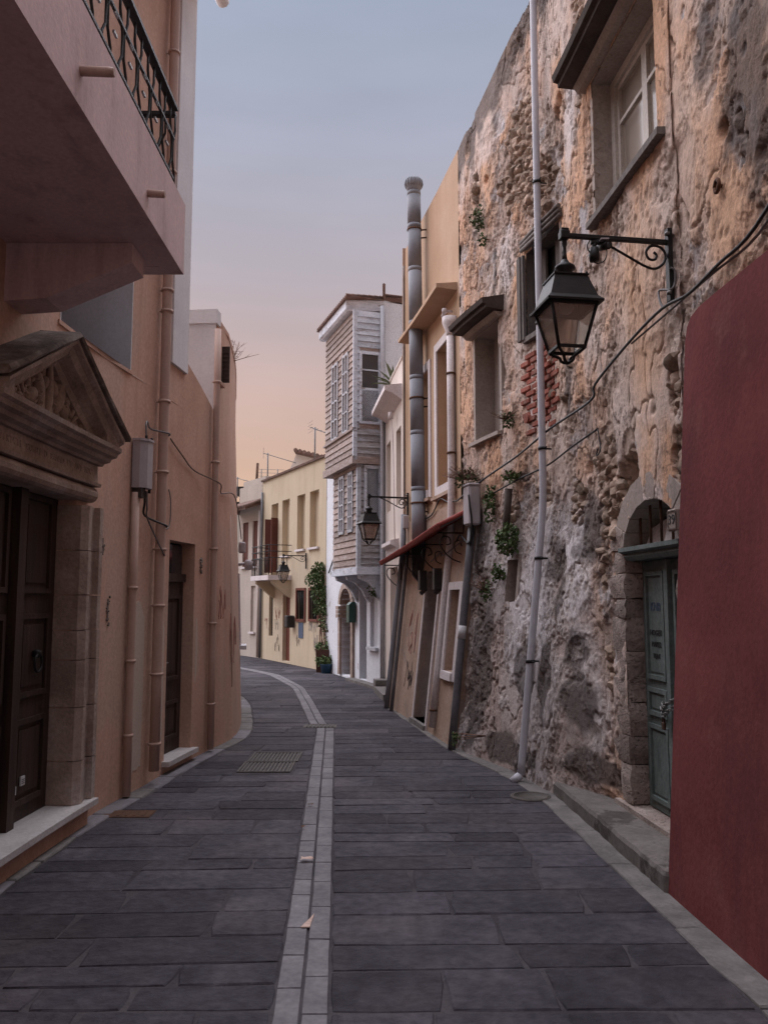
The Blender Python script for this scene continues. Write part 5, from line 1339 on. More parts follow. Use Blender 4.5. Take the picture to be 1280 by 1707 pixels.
tuft(812, 400, (.05, .05, .08), 50, .04, 2, 'tiny green sprig just below the high tuft')
tuft(855, 700, (.08, .08, .08), 80, .04, 3, 'green tuft with dry twigs beside the hooded window', 14)
tuft(795, 800, (.14, .14, .12), 120, .04, 4, 'dry tangled bush with green tips above the grey box', 60, .12)
tuft(825, 840, (.06, .06, .22), 170, .045, 5, 'narrow green creeper hanging right of the grey box')
tuft(862, 795, (.1, .1, .06), 70, .05, 6, 'low green sprig on top of the dark timber', 20)
tuft(860, 900, (.12, .11, .17), 330, .05, 7, 'dense bright green ivy clump above the slit window', 0, .1)
tuft(838, 955, (.07, .07, .1), 120, .045, 8, 'smaller green clump below the ivy clump')
tuft(818, 985, (.05, .05, .12), 70, .04, 9, 'dark straggling weed below the smaller clump', 10)
tuft(803, 1225, (.04, .04, .06), 40, .035, 10, 'tiny weed at the foot of the old wall', 0, .32)

# --- apricot house with awning and flue
H4 = thing('apricot_house', 'apricot plastered house with the flue and the red awning', 'house', (.6, 11, 0))
WA = (sR(10.2), sR(10.98), 3.08, 4.95, .28); WB = (sR(11.42), sR(11.95), 3.12, 4.85, .28)
LD = (sR(10.5), sR(11.22), .06, 1.98, .22); LW = (sR(9.5), sR(9.92), .78, 1.72, .15)
w = MB(); sheet(w, FR, sR(9.862), sR(12.9), 2.75, 7.2, [WA, WB]); w.build('upper_wall', M['orange_plaster'], H4)
w = MB(); sheet(w, FR, sR(9.28), sR(12.9), 0, 2.75, [LD, LW], ds=.3, dz=.25, off=.03); fbox(w, FR, sR(9.28), sR(12.9), 2.74, 2.78, -.02, .03); fbox(w, FR, sR(9.272), sR(9.285), 0, 2.75, -.2, .028); w.build('lower_wall', M['worn_apricot'], H4)
mass(FR, sR(9.862), sR(12.9), 0, 7.16, .3, 6, M['orange_plaster'], H4)
mb = MB(); fbox(mb, FR, sR(9.862), sR(12.9), 7.2, 7.22, -.31, .0); mb.build('parapet_top', M['orange_plaster'], H4)
mb = MB(); fbox(mb, FR, sR(12.86), sR(12.93), 2.75, 7.25, -2, .035); mb.build('party_wall', M['worn_apricot'], H4)
mb = MB(); fprof(mb, FR, sR(9.95), sR(12.2), [(-.05, 5.43), (.27, 5.45), (.27, 5.5), (-.05, 5.54)]); mb.build('ledge', M['orange_plaster'], H4)
def surround(F, h, parent, m, w=.11, off=.0, sill=True):
    sa, sb, za, zb, dp = h[:5]; mb = MB(); o0, o1 = off - .01, off + .022
    fbox(mb, F, sa - w, sa, za - w, zb + w, o0, o1); fbox(mb, F, sb, sb + w, za - w, zb + w, o0, o1); fbox(mb, F, sa, sb, zb, zb + w, o0, o1); fbox(mb, F, sa, sb, za - w, za, o0, o1 + .02)
    mb.build('window_surround', m, parent)
for h in (WA, WB):
    surround(FR, h, H4, M['trim_white'])
    mb = MB(); fbox(mb, FR, h[0], h[1], h[2], h[3], -.3, -.2); mb.build('window_panel', M['trim_white'], H4)
    mb = MB(); fprof(mb, FR, h[0] - .14, h[1] + .14, [(-.05, h[2] - .16), (.07, h[2] - .16), (.07, h[2] - .115), (-.05, h[2] - .111)]); mb.build('window_sill', M['worn_apricot'], H4)
surround(FR, LW, H4, M['trim_white'], .09, .03)
mb = MB(); fbox(mb, FR, LW[0], LW[1], LW[2], LW[3], -.16, -.08); mb.build('window_panel', M['trim_white'], H4)
mb = MB(); fbox(mb, FR, LD[0], LD[1], LD[2], LD[3], -.24, -.15); mb.build('door', M['cream_plaster'], H4)
mb = MB(); fbox(mb, FR, LD[0] - .06, LD[0], .0, LD[3], -.15, .055); fbox(mb, FR, LD[1], LD[1] + .05, .0, LD[3], -.15, .045); mb.build('door_surround', M['trim_white'], H4)
mb = MB(); fbox(mb, FR, LD[0] - .05, LD[1] + .05, 0.0, .06, -.2, .08); mb.build('doorstep', M['concrete'], H4)
mb = MB(); s = sR(10.08); mb.tube([FR.pt(s, z, .06) for z in (.1, .8, 1.6, 2.4, 3, 4, 4.9)], .045, 10); mb.lathe([(.045, 0), (.05, .04), (.1, .16), (.1, .24), (.085, .24), (.08, .2)], FR.pt(s, 4.88, .06), 12); mb.build('downpipe', M['trim_white'], H4)
clamps(FR, s, (.3, 3.4, 4.4), .06, .045, M['rust'], H4)
mb = MB(); c = FR.pt(s, 5.2, .03); mb.tube([c, c + FR.nrm(s) * .08], .016, 6); mb.lathe([(.03, -.03), (.035, .0), (.03, .03)], c + FR.nrm(s) * .1, 8); mb.tube([c + FR.nrm(s) * .1, c + FR.nrm(s) * .1 + FR.tan(s) * .1 + Vector((0, 0, -.04))], .02, 6)
tag(mb.build('small_floodlight', M['trim_white']), 'small pale lamp above the pipe hopper on the apricot house', 'lamp')
for yy in (10.35, 11.15):
    mb = MB(); s = sR(yy); mb.box(FR.pt(s, 1.86, .11), (.1, .1, .26), FR.frame(s)); mb.tube([FR.pt(s, 1.75, .05), FR.pt(s, 1.68, .12)], .03, 6); mb.build('wall_bracket', M['dark_metal'], H4)
# flue
FP = thing('flue_pipe', 'tall zinc flue pipe with ribbed cap rising past the apricot house', 'flue pipe', (.45, 11.55, 2.2))
fx, fy = .435, 11.55
mb = MB(); segs = [2.35, 3.15, 3.95, 4.75, 5.55, 6.35, 7.0, 7.5]
for a, b in zip(segs, segs[1:]):
    x0, x1 = fx + .05 * (7.6 - a) / 5, fx + .05 * (7.6 - b) / 5
    mb.tube([(x0, fy, a), (x1, fy, b - .012)], .098, 18); mb.tube([(x1, fy, b - .03), (x1, fy, b + .03)], .0992, 18)
mb.build('pipe', M['zinc'], FP)
mb = MB(); mb.lathe([(.095, 0), (.1, .05), (.118, .08), (.128, .12), (.122, .17), (.09, .21), (0, .222)], (fx, fy, 7.52), 20); mb.build('cap', M['zinc'], FP)
for k in range(16):
    a = 2 * math.pi * k / 16
    mb = MB(); mb.tube([(fx + r_ * math.cos(a), fy + r_ * math.sin(a), 7.52 + z) for r_, z in ((.116, .075), (.131, .12), (.125, .17), (.092, .212))], .008, 4); mb.build('cap_rib', M['zinc'], FP)
mb = MB(); mb.hexa([(fx - .05, fy - .1, 1.95), (fx + .15, fy - .1, 1.72), (fx + .15, fy + .1, 1.72), (fx - .05, fy + .1, 1.95), (fx - .05, fy - .1, 2.36), (fx + .15, fy - .1, 2.36), (fx + .15, fy + .1, 2.36), (fx - .05, fy + .1, 2.36)])
mb.hexa([(fx + .15, fy - .12, 1.72), (.72, fy - .35, 1.72), (.72, fy + .15, 1.72), (fx + .15, fy + .12, 1.72), (fx + .15, fy - .12, 2.02), (.72, fy - .35, 2.02), (.72, fy + .15, 2.02), (fx + .15, fy + .12, 2.02)])
mb.build('elbow_box', M['dark_metal'], FP)
for z in (6.95, 2.95, 4.45):
    mb = MB(); s = sR(11.55); xo = fx + .05 * (7.6 - z) / 5
    mb.lathe([(.1, -.012), (.108, -.012), (.108, .012), (.1, .012)], (xo, fy, z), 18)
    mb.tube([(xo + .1, fy, z), (xo + .25, fy - .03, z)], .012, 5); mb.tube([(xo + .1, fy, z - .12), (xo + .24, fy - .03, z - .12)], .012, 5); mb.box((xo + .21, fy - .03, z - .08), (.025, .04, .3)); mb.build('bracket', M['rust'], FP)
# awning
AW = thing('tiled_awning', 'narrow red ribbed awning on scrolled iron brackets over the apricot house door', 'awning', (.6, 11, 2.1))
A0, A1 = (9.42, 2.44), (12.98, 2.16)
N = 44
def awp(t, o, dz=0):
    y = A0[0] + (A1[0] - A0[0]) * t; z = A0[1] + (A1[1] - A0[1]) * t
    x, yy = FR.xy(sR(min(y, 12.9))); n_ = FR.nrm(sR(min(y, 12.9)))
    return Vector((x + n_.x * o, y + n_.y * o, z + dz))
mb = MB(); mb.loft([[awp(t, .02, .17), awp(t, .38, -.012), awp(t, .38, -.03), awp(t, .02, .15)] for t in [i / 12 for i in range(13)]]); mb.build('deck', M['dark_metal'], AW)
for i in range(N):
    t = (i + .5) / N
    mb = MB(); mb.tube([awp(t, .02, .185), awp(t, .2, .095), awp(t, .40, -.005)], .036, 7); mb.build('awning_tile', M['red_sheet'], AW)
for i, t in enumerate((.06, .32, .58, .94)):
    mb = MB(); P = lambda o, dz: awp(t, o, dz)
    mb.tube([P(.03, -.05), P(.36, -.05)], .009, 5); mb.tube([P(.04, .1), P(.04, -.42)], .009, 5)
    mb.tube(crv([P(.05, -.4), P(.2, -.34), P(.32, -.2), P(.3, -.1), P(.22, -.1), P(.2, -.17), P(.25, -.19)], 5), .008, 5)
    mb.tube(crv([P(.06, -.3), P(.14, -.26), P(.15, -.16), P(.09, -.14), P(.07, -.2)], 5), .007, 5); mb.build('bracket', M['iron'], AW)
# pole with junction box between old and apricot house
mb = MB(); s = sR(9.2); PL = thing('leaning_pole', 'dark grey pole slanting up the battered wall to the grey box', 'pole', FR.pt(s, 0, .07))
mb.tube([FR.pt(s, z, .085) for z in (.0, .5, 1, 1.5, 2, 2.4)], .042, 12); mb.build('pole', M['pole_grey'], PL)
mb = MB(); mb.tube([FR.pt(s, 1.18, .085), FR.pt(s, 1.32, .085)], .044, 12); mb.build('sticker_band', M['paper'], PL)
mb = MB(); mb.tube(crv([FR.pt(s + .06, 1.05, .05), FR.pt(s + .065, 1.2, .05), FR.pt(s + .06, 1.36, .05)], 4), .012, 5); mb.build('red_mark', M['ink_red'], PL)
GB = thing('meter_box', 'pale grey upright box at the end of the red awning', 'electric box', FR.pt(s, 2.4, .1))
mb = MB(); mb.box(FR.pt(s - .02, 2.64, .10), (.2, .14, .44), FR.frame(s), bev=.02); mb.build('case', M['grey_box'], GB)
mb = MB(); mb.box(FR.pt(s - .02, 2.87, .10), (.21, .15, .03), FR.frame(s), bev=.01); mb.build('lid', M['grey_box'], GB)
cable([FR.pt(s - .06, 2.42, .1), FR.pt(s - .08, 2.3, .1), FR.pt(s - .02, 2.22, .12), FR.pt(s + .12, 2.28, .12), FR.pt(s + .35, 2.34, .1), FR.pt(s + .6, 2.3, .06)], .012, 'black cable looping from the grey box under the awning')
cable([FR.pt(s - .1, 2.75, .17), FR.pt(s - .14, 2.6, .17), FR.pt(s - .12, 2.45, .14), FR.pt(s - .09, 2.2, .12), FR.pt(s - .05, 2.3, .1)], .012, 'thick cable looped down the side of the grey box')
cable([FR.pt(sR(9.5), 2.3, .05), FR.pt(sR(10.1), 2.14, .12), FR.pt(sR(10.5), 2.2, .06), FR.pt(sR(11), 2.1, .06)], .008, 'pale wire draped along the wall under the awning', 'cable_grey')
cable([RP(770, 835, .06), FR.pt(sR(10.3), 2.82, .05), FR.pt(sR(10.7), 2.9, .05), FR.pt(sR(11.1), 2.75, .05), FR.pt(sR(11.5), 2.72, .05)], .010, 'black cable crossing the apricot wall above the awning')
for yy, r_, lb in ((12.3, .028, 'darker of two pipes slanting down the apricot wall'), (12.62, .04, 'paler of two pipes slanting down the apricot wall')):
    mb = MB(); s = sR(yy); mb.tube([FR.pt(s, z, .09) for z in (0, .5, 1, 1.5, 2, 2.4, 2.9 if r_ > .03 else 2.1)], r_, 10)
    tag(mb.build('slanting_pipe', M['pole_grey'] if r_ < .03 else M['zinc']), lb, 'pipe', 'pipes on the apricot wall')
mb = MB(); s = sR(12.6); mb.box(FR.pt(s, 2.78, .07), (.1, .09, .2), FR.frame(s), bev=.01); tag(mb.build('junction_box', M['grey_box']), 'small grey box on the pipe beside the second lamp', 'junction box')
cable([FR.pt(s, 2.7, .07), FR.pt(s - .05, 2.45, .08), FR.pt(s, 2.2, .1), FR.pt(s - .1, 1.9, .1)], .010, 'black cable dropping from the small grey box')
cable([FR.pt(sR(12.75), z, .05) for z in (6.9, 5.5, 4.2, 3.0)], .012, 'thin cable running down the edge of the apricot house', 'cable_grey')
scribble(FR, sR(11.75), 1.2, .5, .7, M['ink_red'], 'graffiti_tag', 'red graffiti on the apricot wall beyond the door', 3, 8, .032, .0035)
scribble(FR, sR(11.7), .55, .5, .45, M['ink_black'], 'graffiti_tag', 'black graffiti low on the apricot wall beyond the door', 4, 9, .032, .0035)

# --- pale cream house
H5 = thing('cream_house', 'pale cream house with heavy cornice behind the second lamp', 'house', (.15, 14, 0))
s4 = F4.sy
C1 = (s4(13.1), s4(13.65), 3.15, 4.4, .3); C2 = (s4(14.35), s4(14.9), 3.15, 4.4, .3); CDR = (s4(13.5), s4(14.4), .1, 2.15, .3)
w = MB(); sheet(w, F4, 0, F4.S[-1], 0, 5.45, [C1, C2, CDR]); w.build('wall', M['cream_plaster'], H5)
mass(F4, 0, F4.S[-1] - .01, 0, 5.3, .32, 6, M['cream_plaster'], H5)
mb = MB(); fbox(mb, F4, 0, F4.S[-1], 5.45, 5.48, -.33, .02); mb.build('parapet_top', M['cream_plaster'], H5)
mb = MB(); fprof(mb, F4, .1, F4.S[-1] + .1, [(-.02, 4.78), (.16, 4.9), (.28, 4.94), (.28, 5.02), (-.02, 5.06)]); mb.build('cornice', M['trim_white'], H5)
for h in (C1, C2):
    mb = MB(); fbox(mb, F4, h[0], h[1], h[2], h[3], -.31, -.22); mb.build('window_panel', M['cream_plaster'], H5)
mb = MB(); fbox(mb, F4, CDR[0], CDR[1], CDR[2], CDR[3], -.31, -.2); mb.build('door', M['trim_white'], H5)
mb = MB(); fprof(mb, F4, CDR[0] - .12, CDR[1] + .12, [(-.02, 2.32), (.04, 2.36), (.06, 2.46), (.14, 2.5), (.14, 2.56), (-.02, 2.6)]); mb.build('door_cornice', M['trim_white'], H5)
mb = MB(); fbox(mb, F4, s4(13.4), s4(14.7), -.02, .1, -.1, .25); mb.build('doorstep', M['concrete'], H5)
mb = MB(); fbox(mb, F4, s4(14.75), s4(15.1), -.02, .2, -.05, .22); mb.build('step_block', M['concrete'], H5)
mb = MB(); mb.tube([F4.pt(F4.S[-1] - .04, z, .06) for z in (.05, 2, 4, 6, 7.1)], .035, 8); mb.build('downpipe', M['white_paint'], H5)
mb = MB(); c = F4.pt(s4(13.6), 4.72, .1); mb.tube([c, c + Vector((0, 0, -.12))], .04, 8); mb.tube([c + Vector((0, 0, -.1)), c + Vector((.03, 0, -.3)), c + Vector((.05, -.2, -1.2)), c + Vector((.06, -.3, -2.2))], .008, 5); mb.build('roof_spout', M['trim_white'], H5)
AG = thing('agave_plant', 'spiky agave plant growing on the roof of the cream house', 'plant', F4.pt(s4(14.2), 5.45, -.2))
mb = MB(); rr = random.Random(9)
for k in range(34):
    a = rr.uniform(0, 6.28); e = rr.uniform(.15, 1.4); L_ = rr.uniform(.35, .6); d = Vector((math.cos(a) * math.cos(e), math.sin(a) * math.cos(e), math.sin(e)))
    p = F4.pt(s4(14.5), 5.42, -.08); sd = d.cross(Vector((0, 0, 1))).normalized() * .028
    q = p + d * L_ * .55; r_ = p + d * L_ + Vector((0, 0, -.1 * L_))
    mb.add([p - sd * .7, p + sd * .7, q + sd, q - sd, r_, q + Vector((0, 0, -.02))], [(0, 1, 2, 3), (3, 2, 4), (0, 3, 5), (1, 5, 2), (3, 4, 5), (2, 5, 4)])
mb.build('leaves', M['agave'], AG)

# --- timber bay house
H6 = thing('timber_bay_house', 'white house with weathered two storey timber bay over the lane', 'house', (-.5, 16.5, 0))
s5 = F5.sy; E5 = F5.S[-1]
BW1 = (s5(15.5), s5(15.92), .72, 1.75, .12); BDR = (s5(16.12), s5(16.55), .06, 1.85, .28); BAR = (s5(16.98), s5(17.72), .04, 1.84, .35, .35)
w = MB(); sheet(w, F5, 0, E5, 0, 7.2, [BW1, BDR, BAR]); w.build('wall', M['peeling_white'], H6)
mass(F5, .0, E5, 0, 7.18, .37, 5, M['peeling_white'], H6)
mb = MB(); fbox(mb, F5, -.004, .01, 0, 7.2, -5, -.001); mb.build('side_wall', M['peeling_white'], H6)
mb = MB(); fbox(mb, F5, BW1[0], BW1[1], BW1[2], BW1[3], -.13, -.06); mb.build('window_panel', M['white_paint'], H6)
mb = MB(); fbox(mb, F5, BW1[0] - .05, BW1[1] + .05, BW1[2] - .06, BW1[2], -.02, .07); mb.build('window_sill', M['white_paint'], H6)
mb = MB(); fbox(mb, F5, BDR[0], BDR[1], BDR[2], BDR[3], -.3, -.16); mb.build('door', M['dark_wood'], H6)
mb = MB(); fbox(mb, F5, BAR[0], BAR[1], BAR[2], BAR[3], -.36, -.28); mb.build('arched_door', M['red_wood'], H6)
amid, ahw = (BAR[0] + BAR[1]) / 2, (BAR[1] - BAR[0]) / 2
for k in range(9):
    a0, a1 = math.pi * k / 9, math.pi * (k + 1) / 9 - .03
    mb = MB(); mb.loft([[F5.pt(amid - (ahw + dr) * math.cos(t_), 1.49 + (.35 + dr) * math.sin(t_), o) for (dr, t_) in ((0, a0), (0, a1), (.13, a1), (.13, a0))] for o in (-.3, .05)]); mb.build('arch_stone', M['limestone'], H6)
for (p, q_) in ((BAR[0] - .13, BAR[0]), (BAR[1], BAR[1] + .13)):
    z = .04
    for hh in (.3, .28, .3, .3): 
        mb = MB(); fbox(mb, F5, p, q_, z + .004, z + hh - .004, -.3, .05); mb.build('jamb_stone', M['limestone'], H6); z += hh
    for k in range(3): mb = MB(); fbox(mb, F5, p - .03, q_ + .03, z + k * .085 + .004, z + k * .085 + .08, -.3, .09); mb.build('capital', M['limestone'], H6)
mb = MB(); fbox(mb, F5, 0, s5(16.9), -.02, .05, -.1, .18); mb.build('plinth', M['concrete'], H6)
MBX = thing('mailbox', 'dark green mailbox hung beside the arched door', 'mailbox', F5.pt(s5(16.86), 1.2, .05))
mb = MB(); s = s5(16.82); mb.loft([[F5.pt(s - .09, z, o) for (z, o) in ((1.15, .02), (1.15, .16), (1.5, .16), (1.56, .1), (1.56, .02))], [F5.pt(s + .09, z, o) for (z, o) in ((1.15, .02), (1.15, .16), (1.5, .16), (1.56, .1), (1.56, .02))]]); mb.build('case', M['green_box'], MBX)
# bay: planked box on brackets
def bay(s0, L_, Dp, z0, z1, windows_front, side_win, name):
    mb = MB(); fbox(mb, F5, s0, s0 + L_, z0, z1, -.02, Dp); B = mb.build(name, M['bare_wood'], H6)
    ph = .118; n = int((z1 - z0) / ph); ph = (z1 - z0) / n
    for i in range(n):
        za, zb = z0 + i * ph, z0 + (i + 1) * ph - .006
        # front boards, cut by the windows
        cuts = [(s0 - .012, s0 + L_ + .012)]
        for (a, b, c, d) in windows_front:
            if zb > c and za < d:
                nc = []
                for (p, q_) in cuts:
                    if a > p + .03: nc.append((p, min(a, q_)))
                    if b < q_ - .03: nc.append((max(b, p), q_))
                cuts = nc
        for (p, q_) in cuts:
            if q_ - p > .03:
                m_ = MB(); fprof(m_, F5, p, q_, [(Dp - .005, za), (Dp + .03, za), (Dp + .012, zb), (Dp - .005, zb)], 3); m_.build('front_board', M['bare_wood'], B)
        # side boards facing down the lane
        segs_ = [(0.0, Dp + .01)]
        if side_win and zb > side_win[2] and za < side_win[3]: segs_ = [(0.0, side_win[0]), (side_win[1], Dp + .01)]
        for (o0, o1) in segs_:
            if o1 - o0 > .02:
                m_ = MB(); jz = jit(.004)
                m_.hexa([F5.pt(s0 + .005, za + jz, o0), F5.pt(s0 - .028, za + jz, o0), F5.pt(s0 - .028, za + jz, o1), F5.pt(s0 + .005, za + jz, o1), F5.pt(s0 + .005, zb, o0), F5.pt(s0 - .010, zb, o0), F5.pt(s0 - .010, zb, o1), F5.pt(s0 + .005, zb, o1)])
                m_.build('side_board', M['old_paint_wood' if za > 4.85 else 'grey_board'], B)
    for o in (.0, Dp):
        m_ = MB(); fbox(m_, F5, s0 - .04, s0 + .03, z0, z1, o - .03, o + .045); m_.build('corner_post', M['old_paint_wood'], B)
    for (a, b, c, d) in windows_front:
        f = MB()
        for (p, q_, r_, t_) in ((a, b, c, c + .05), (a, b, d - .05, d), (a, a + .045, c, d), (b - .045, b, c, d), ((a + b) / 2 - .015, (a + b) / 2 + .015, c, d), (a, b, (c + d) / 2 - .015, (c + d) / 2 + .015), (a, b, c + (d - c) * .25, c + (d - c) * .25 + .025), (a, b, c + (d - c) * .75, c + (d - c) * .75 + .025)): fbox(f, F5, p, q_, r_, t_, Dp - .01, Dp + .045)
        f.build('window_frame', M['white_paint'], B)
        p = MB(); fbox(p, F5, a + .02, b - .02, c + .02, d - .02, Dp + .0, Dp + .012); p.build('pane', M['glass_lamp'], B)
    return B
upz0, upz1 = 4.16, 7.0; loz0, loz1 = 2.12, 4.14
us0, uL, uD = .03, 2.0, .55; ls0, lL, lD = .08, 1.62, .46
UB = bay(us0, uL, uD, upz0, upz1, [(us0 + .35, us0 + .75, 4.75, 6.3), (us0 + 1.05, us0 + 1.5, 4.75, 6.3)], (.07, .47, 4.86, 6.2), 'upper_bay')
LB = bay(ls0, lL, lD, loz0, loz1, [(ls0 + .28, ls0 + .6, 2.86, 4.0), (ls0 + .85, ls0 + 1.2, 2.86, 4.0)], (.05, .36, 3.0, 4.05), 'lower_bay')
def side_window(B, s0, o0, o1, z0, z1, zl, zg, m):
    f = MB(); T = s0 - .03
    def sb(oa, ob, za, zb, t0=-.02, t1=.03): f.hexa([F5.pt(T + t1, za, oa), F5.pt(T + t0, za, oa), F5.pt(T + t0, za, ob), F5.pt(T + t1, za, ob), F5.pt(T + t1, zb, oa), F5.pt(T + t0, zb, oa), F5.pt(T + t0, zb, ob), F5.pt(T + t1, zb, ob)])
    sb(o0, o1, z0, z0 + .05); sb(o0, o1, z1 - .06, z1); sb(o0, o0 + .05, z0 + .05, z1 - .06); sb(o1 - .05, o1, z0 + .05, z1 - .06)
    if zl < z1 - .1: sb(o0 + .05, o1 - .05, zl - .02, zl + .02); sb(o0 + .05, o1 - .05, zg - .012, zg + .012, -.012)
    f.build('side_window_frame', M['old_paint_wood'], B)
    g_ = MB(); a, b = o0 + .04, o1 - .04
    g_.hexa([F5.pt(T + .03, z0 + .04, a), F5.pt(T + .02, z0 + .04, a), F5.pt(T + .02, z0 + .04, b), F5.pt(T + .03, z0 + .04, b), F5.pt(T + .03, z1 - .05, a), F5.pt(T + .02, z1 - .05, a), F5.pt(T + .02, z1 - .05, b), F5.pt(T + .03, z1 - .05, b)]); g_.build('side_pane', M['glass_dark'], B)
    # crossed lattice laths over the lower part
    l_ = MB(); zt = min(zl - .02, z1 - .06); zb = z0 + .05; a, b = o0 + .05, o1 - .05; W_, Hh = b - a, zt - zb; st_ = .036
    for sg in (1, -1):
        k = -Hh
        while k < W_:
            P0u, P1u = max(0, k), min(W_, k + Hh)
            if P1u > P0u:
                z_a, z_b = zb + (P0u - k), zb + (P1u - k)
                ua, ub = (a + P0u, a + P1u) if sg > 0 else (b - P0u, b - P1u)
                l_.tube([F5.pt(T + .004 + .006 * sg, z_a, ua), F5.pt(T + .004 + .006 * sg, z_b, ub)], .0062, 4)
            k += st_
    stuff(l_.build('lattice', M['white_paint'], B))
side_window(UB, us0, .06, .48, 4.84, 6.22, 5.5, 5.86, 0); side_window(LB, ls0, .04, .37, 2.98, 4.07, 4.05, 9, 0)
mb = MB(); fbox(mb, F5, us0 - .06, us0 + uL + .04, upz0 - .07, upz0 + .07, 0, uD + .06); mb.build('floor_beam', M['bare_wood'], H6)
mb = MB(); fbox(mb, F5, ls0 - .05, ls0 + lL + .04, loz0 - .06, loz0 + .08, 0, lD + .05); mb.build('floor_beam', M['old_paint_wood'], H6)
mb = MB(); fbox(mb, F5, us0 - .06, us0 + uL + .04, 4.72, 4.76, uD - .01, uD + .06); mb.build('sill_rail', M['bare_wood'], H6)
for u in (ls0 + .06, ls0 + .8, ls0 + 1.5):
    mb = MB(); pr = [(.0, 1.55), (.06, 1.62), (.14, 1.78), (.28, 1.92), (.44, 1.98), (.46, 2.055), (.0, 2.055)]
    mb.loft([[F5.pt(uu, z, o) for o, z in pr] for uu in (u - .05, u + .05)]); mb.build('bracket', M['old_paint_wood'], H6)
mb = MB(); fbox(mb, F5, us0 + lL + .1, us0 + uL + .3, 3.2, 4.08, -.01, .03); mb.build('bare_patch', M['grey_wood'], H6)
# eaves and tiled roof
mb = MB(); fprof(mb, F5, us0 - .16, us0 + uL + .14, [(-1, 7.02), (uD + .1, 7.02), (uD + .14, 7.06), (uD + .14, 7.22), (-1, 7.26)]); mb.build('eaves', M['old_paint_wood'], H6)
mb = MB(); fprof(mb, F5, -.17, us0 + uL + .18, [(-5, 7.36), (-1, 7.35), (uD + .18, 7.25), (uD + .18, 7.225), (-1, 7.235), (-5, 7.235)]); mb.build('roof', M['tile'], H6)
mb = MB(); tl = stuff
mt = MB()
k = -.18
while k < us0 + uL + .18:
    mt.tube([F5.pt(k, 7.255, uD + .19), F5.pt(k, 7.35, -1)], .03, 6); k += .1
o = -.9
while o < uD + .2:
    zz = 7.35 - (o + 1) / (uD + 1.18) * .1; mt.tube([F5.pt(-.2, zz + .0, o), F5.pt(-.05, zz + .01, o)], .028, 6); o += .11
stuff(mt.build('roof_tiles', M['tile'], H6))
cable([F5.pt(s5(18.6), 2.2, .03), F5.pt(s5(17.95), 2.6, .05), F5.pt(ls0 + lL + .2, 2.75, .05), F5.pt(ls0 + lL, 2.78, .2)], .018, 'dark cable looping from the timber bay to the white wall')
VN = thing('wall_fern', 'small green fern hanging below the timber bay by the drainpipe', 'plant', F5.pt(.1, 1.8, .1))
mb = MB(); leaves(mb, F5.pt(.18, 1.85, .12), (.1, .1, .22), 130, .06, 50); mb.build('foliage', M['leaf'], VN)
mb = MB(); mb.tube([F5.pt(.1, 2.05, .0), F5.pt(.18, 1.7, .12)], .008, 4); mb.build('stem', M['leaf_dry'], VN)

# --- yellow house
H7 = thing('yellow_house', 'pale yellow house with tall blank windows and iron balcony', 'house', (-2.3, 20.9, 0))
E6 = F6.S[-1]
def rect6(px0, px1, pyt, pyb, dp):
    a, z1 = F6.hit(px1, pyt); b, _ = F6.hit(px0, pyt); _, z0 = F6.hit((px0 + px1) / 2, pyb); return (min(a, b), max(a, b), z0, z1, dp)
Y4 = rect6(517, 532, 815, 912, .22); Y3 = rect6(496, 509, 828, 918, .22); Y2 = rect6(471, 483, 842, 925, .22); Y1 = rect6(453, 464, 853, 940, .22)
zt_ = Y4[3]; zb_ = Y4[2]
Y3 = Y3[:2] + (zb_, zt_, .22); Y2 = Y2[:2] + (zb_ - .1, zt_, .22); Y1 = Y1[:2] + (2.25, zt_ - .02, .22)
YD = rect6(472, 484, 985, 1105, .2); YD = YD[:2] + (.05, 1.85, .2); YG = rect6(496, 509, 984, 1032, .12); YS = rect6(449, 455.5, 992, 1060, .15); YG2 = rect6(517, 531, 984, 1032, .12)
w = MB(); sheet(w, F6, 0, E6, 0, 4.9, [Y1, Y2, Y3, Y4, YD, YG, YS, YG2]); w.build('wall', M['yellow_plaster'], H7)
mass(F6, .0, E6, 0, 4.88, .24, 6, M['yellow_plaster'], H7)
mb = MB(); fprof(mb, F6, 0, E6, [(-.25, 4.9), (.05, 4.9), (.06, 4.95), (-.25, 4.98)]); mb.build('roof_edge', M['tile'], H7)
for h in (Y2, Y3, Y4):
    mb = MB(); fbox(mb, F6, h[0], h[1], h[2], h[3], -.23, -.15); mb.build('window_panel', M['yellow_plaster'], H7)
    mb = MB(); fbox(mb, F6, h[0] - .04, h[1] + .04, h[2] - .05, h[2], -.02, .06); mb.build('window_sill', M['trim_white'], H7)
mb = MB(); fbox(mb, F6, Y1[0], Y1[1], Y1[2], Y1[3], -.23, -.17); mb.build('balcony_door', M['yellow_plaster'], H7)
for (u, sg) in ((Y1[0], 1), (Y1[1], -1)):
    mb = MB(); c = F6.pt(u + sg * .03, 3.05, .09); mb.box(c, (.035, .2, 1.45), F6.frame(u) @ Matrix.Rotation(sg * .25, 3, 'Z')); S_ = mb.build('shutter', M['shutter_red'], H7)
mb = MB(); fbox(mb, F6, YD[0], YD[1], YD[2], YD[3], -.21, -.1); mb.build('door', M['red_wood'], H7)
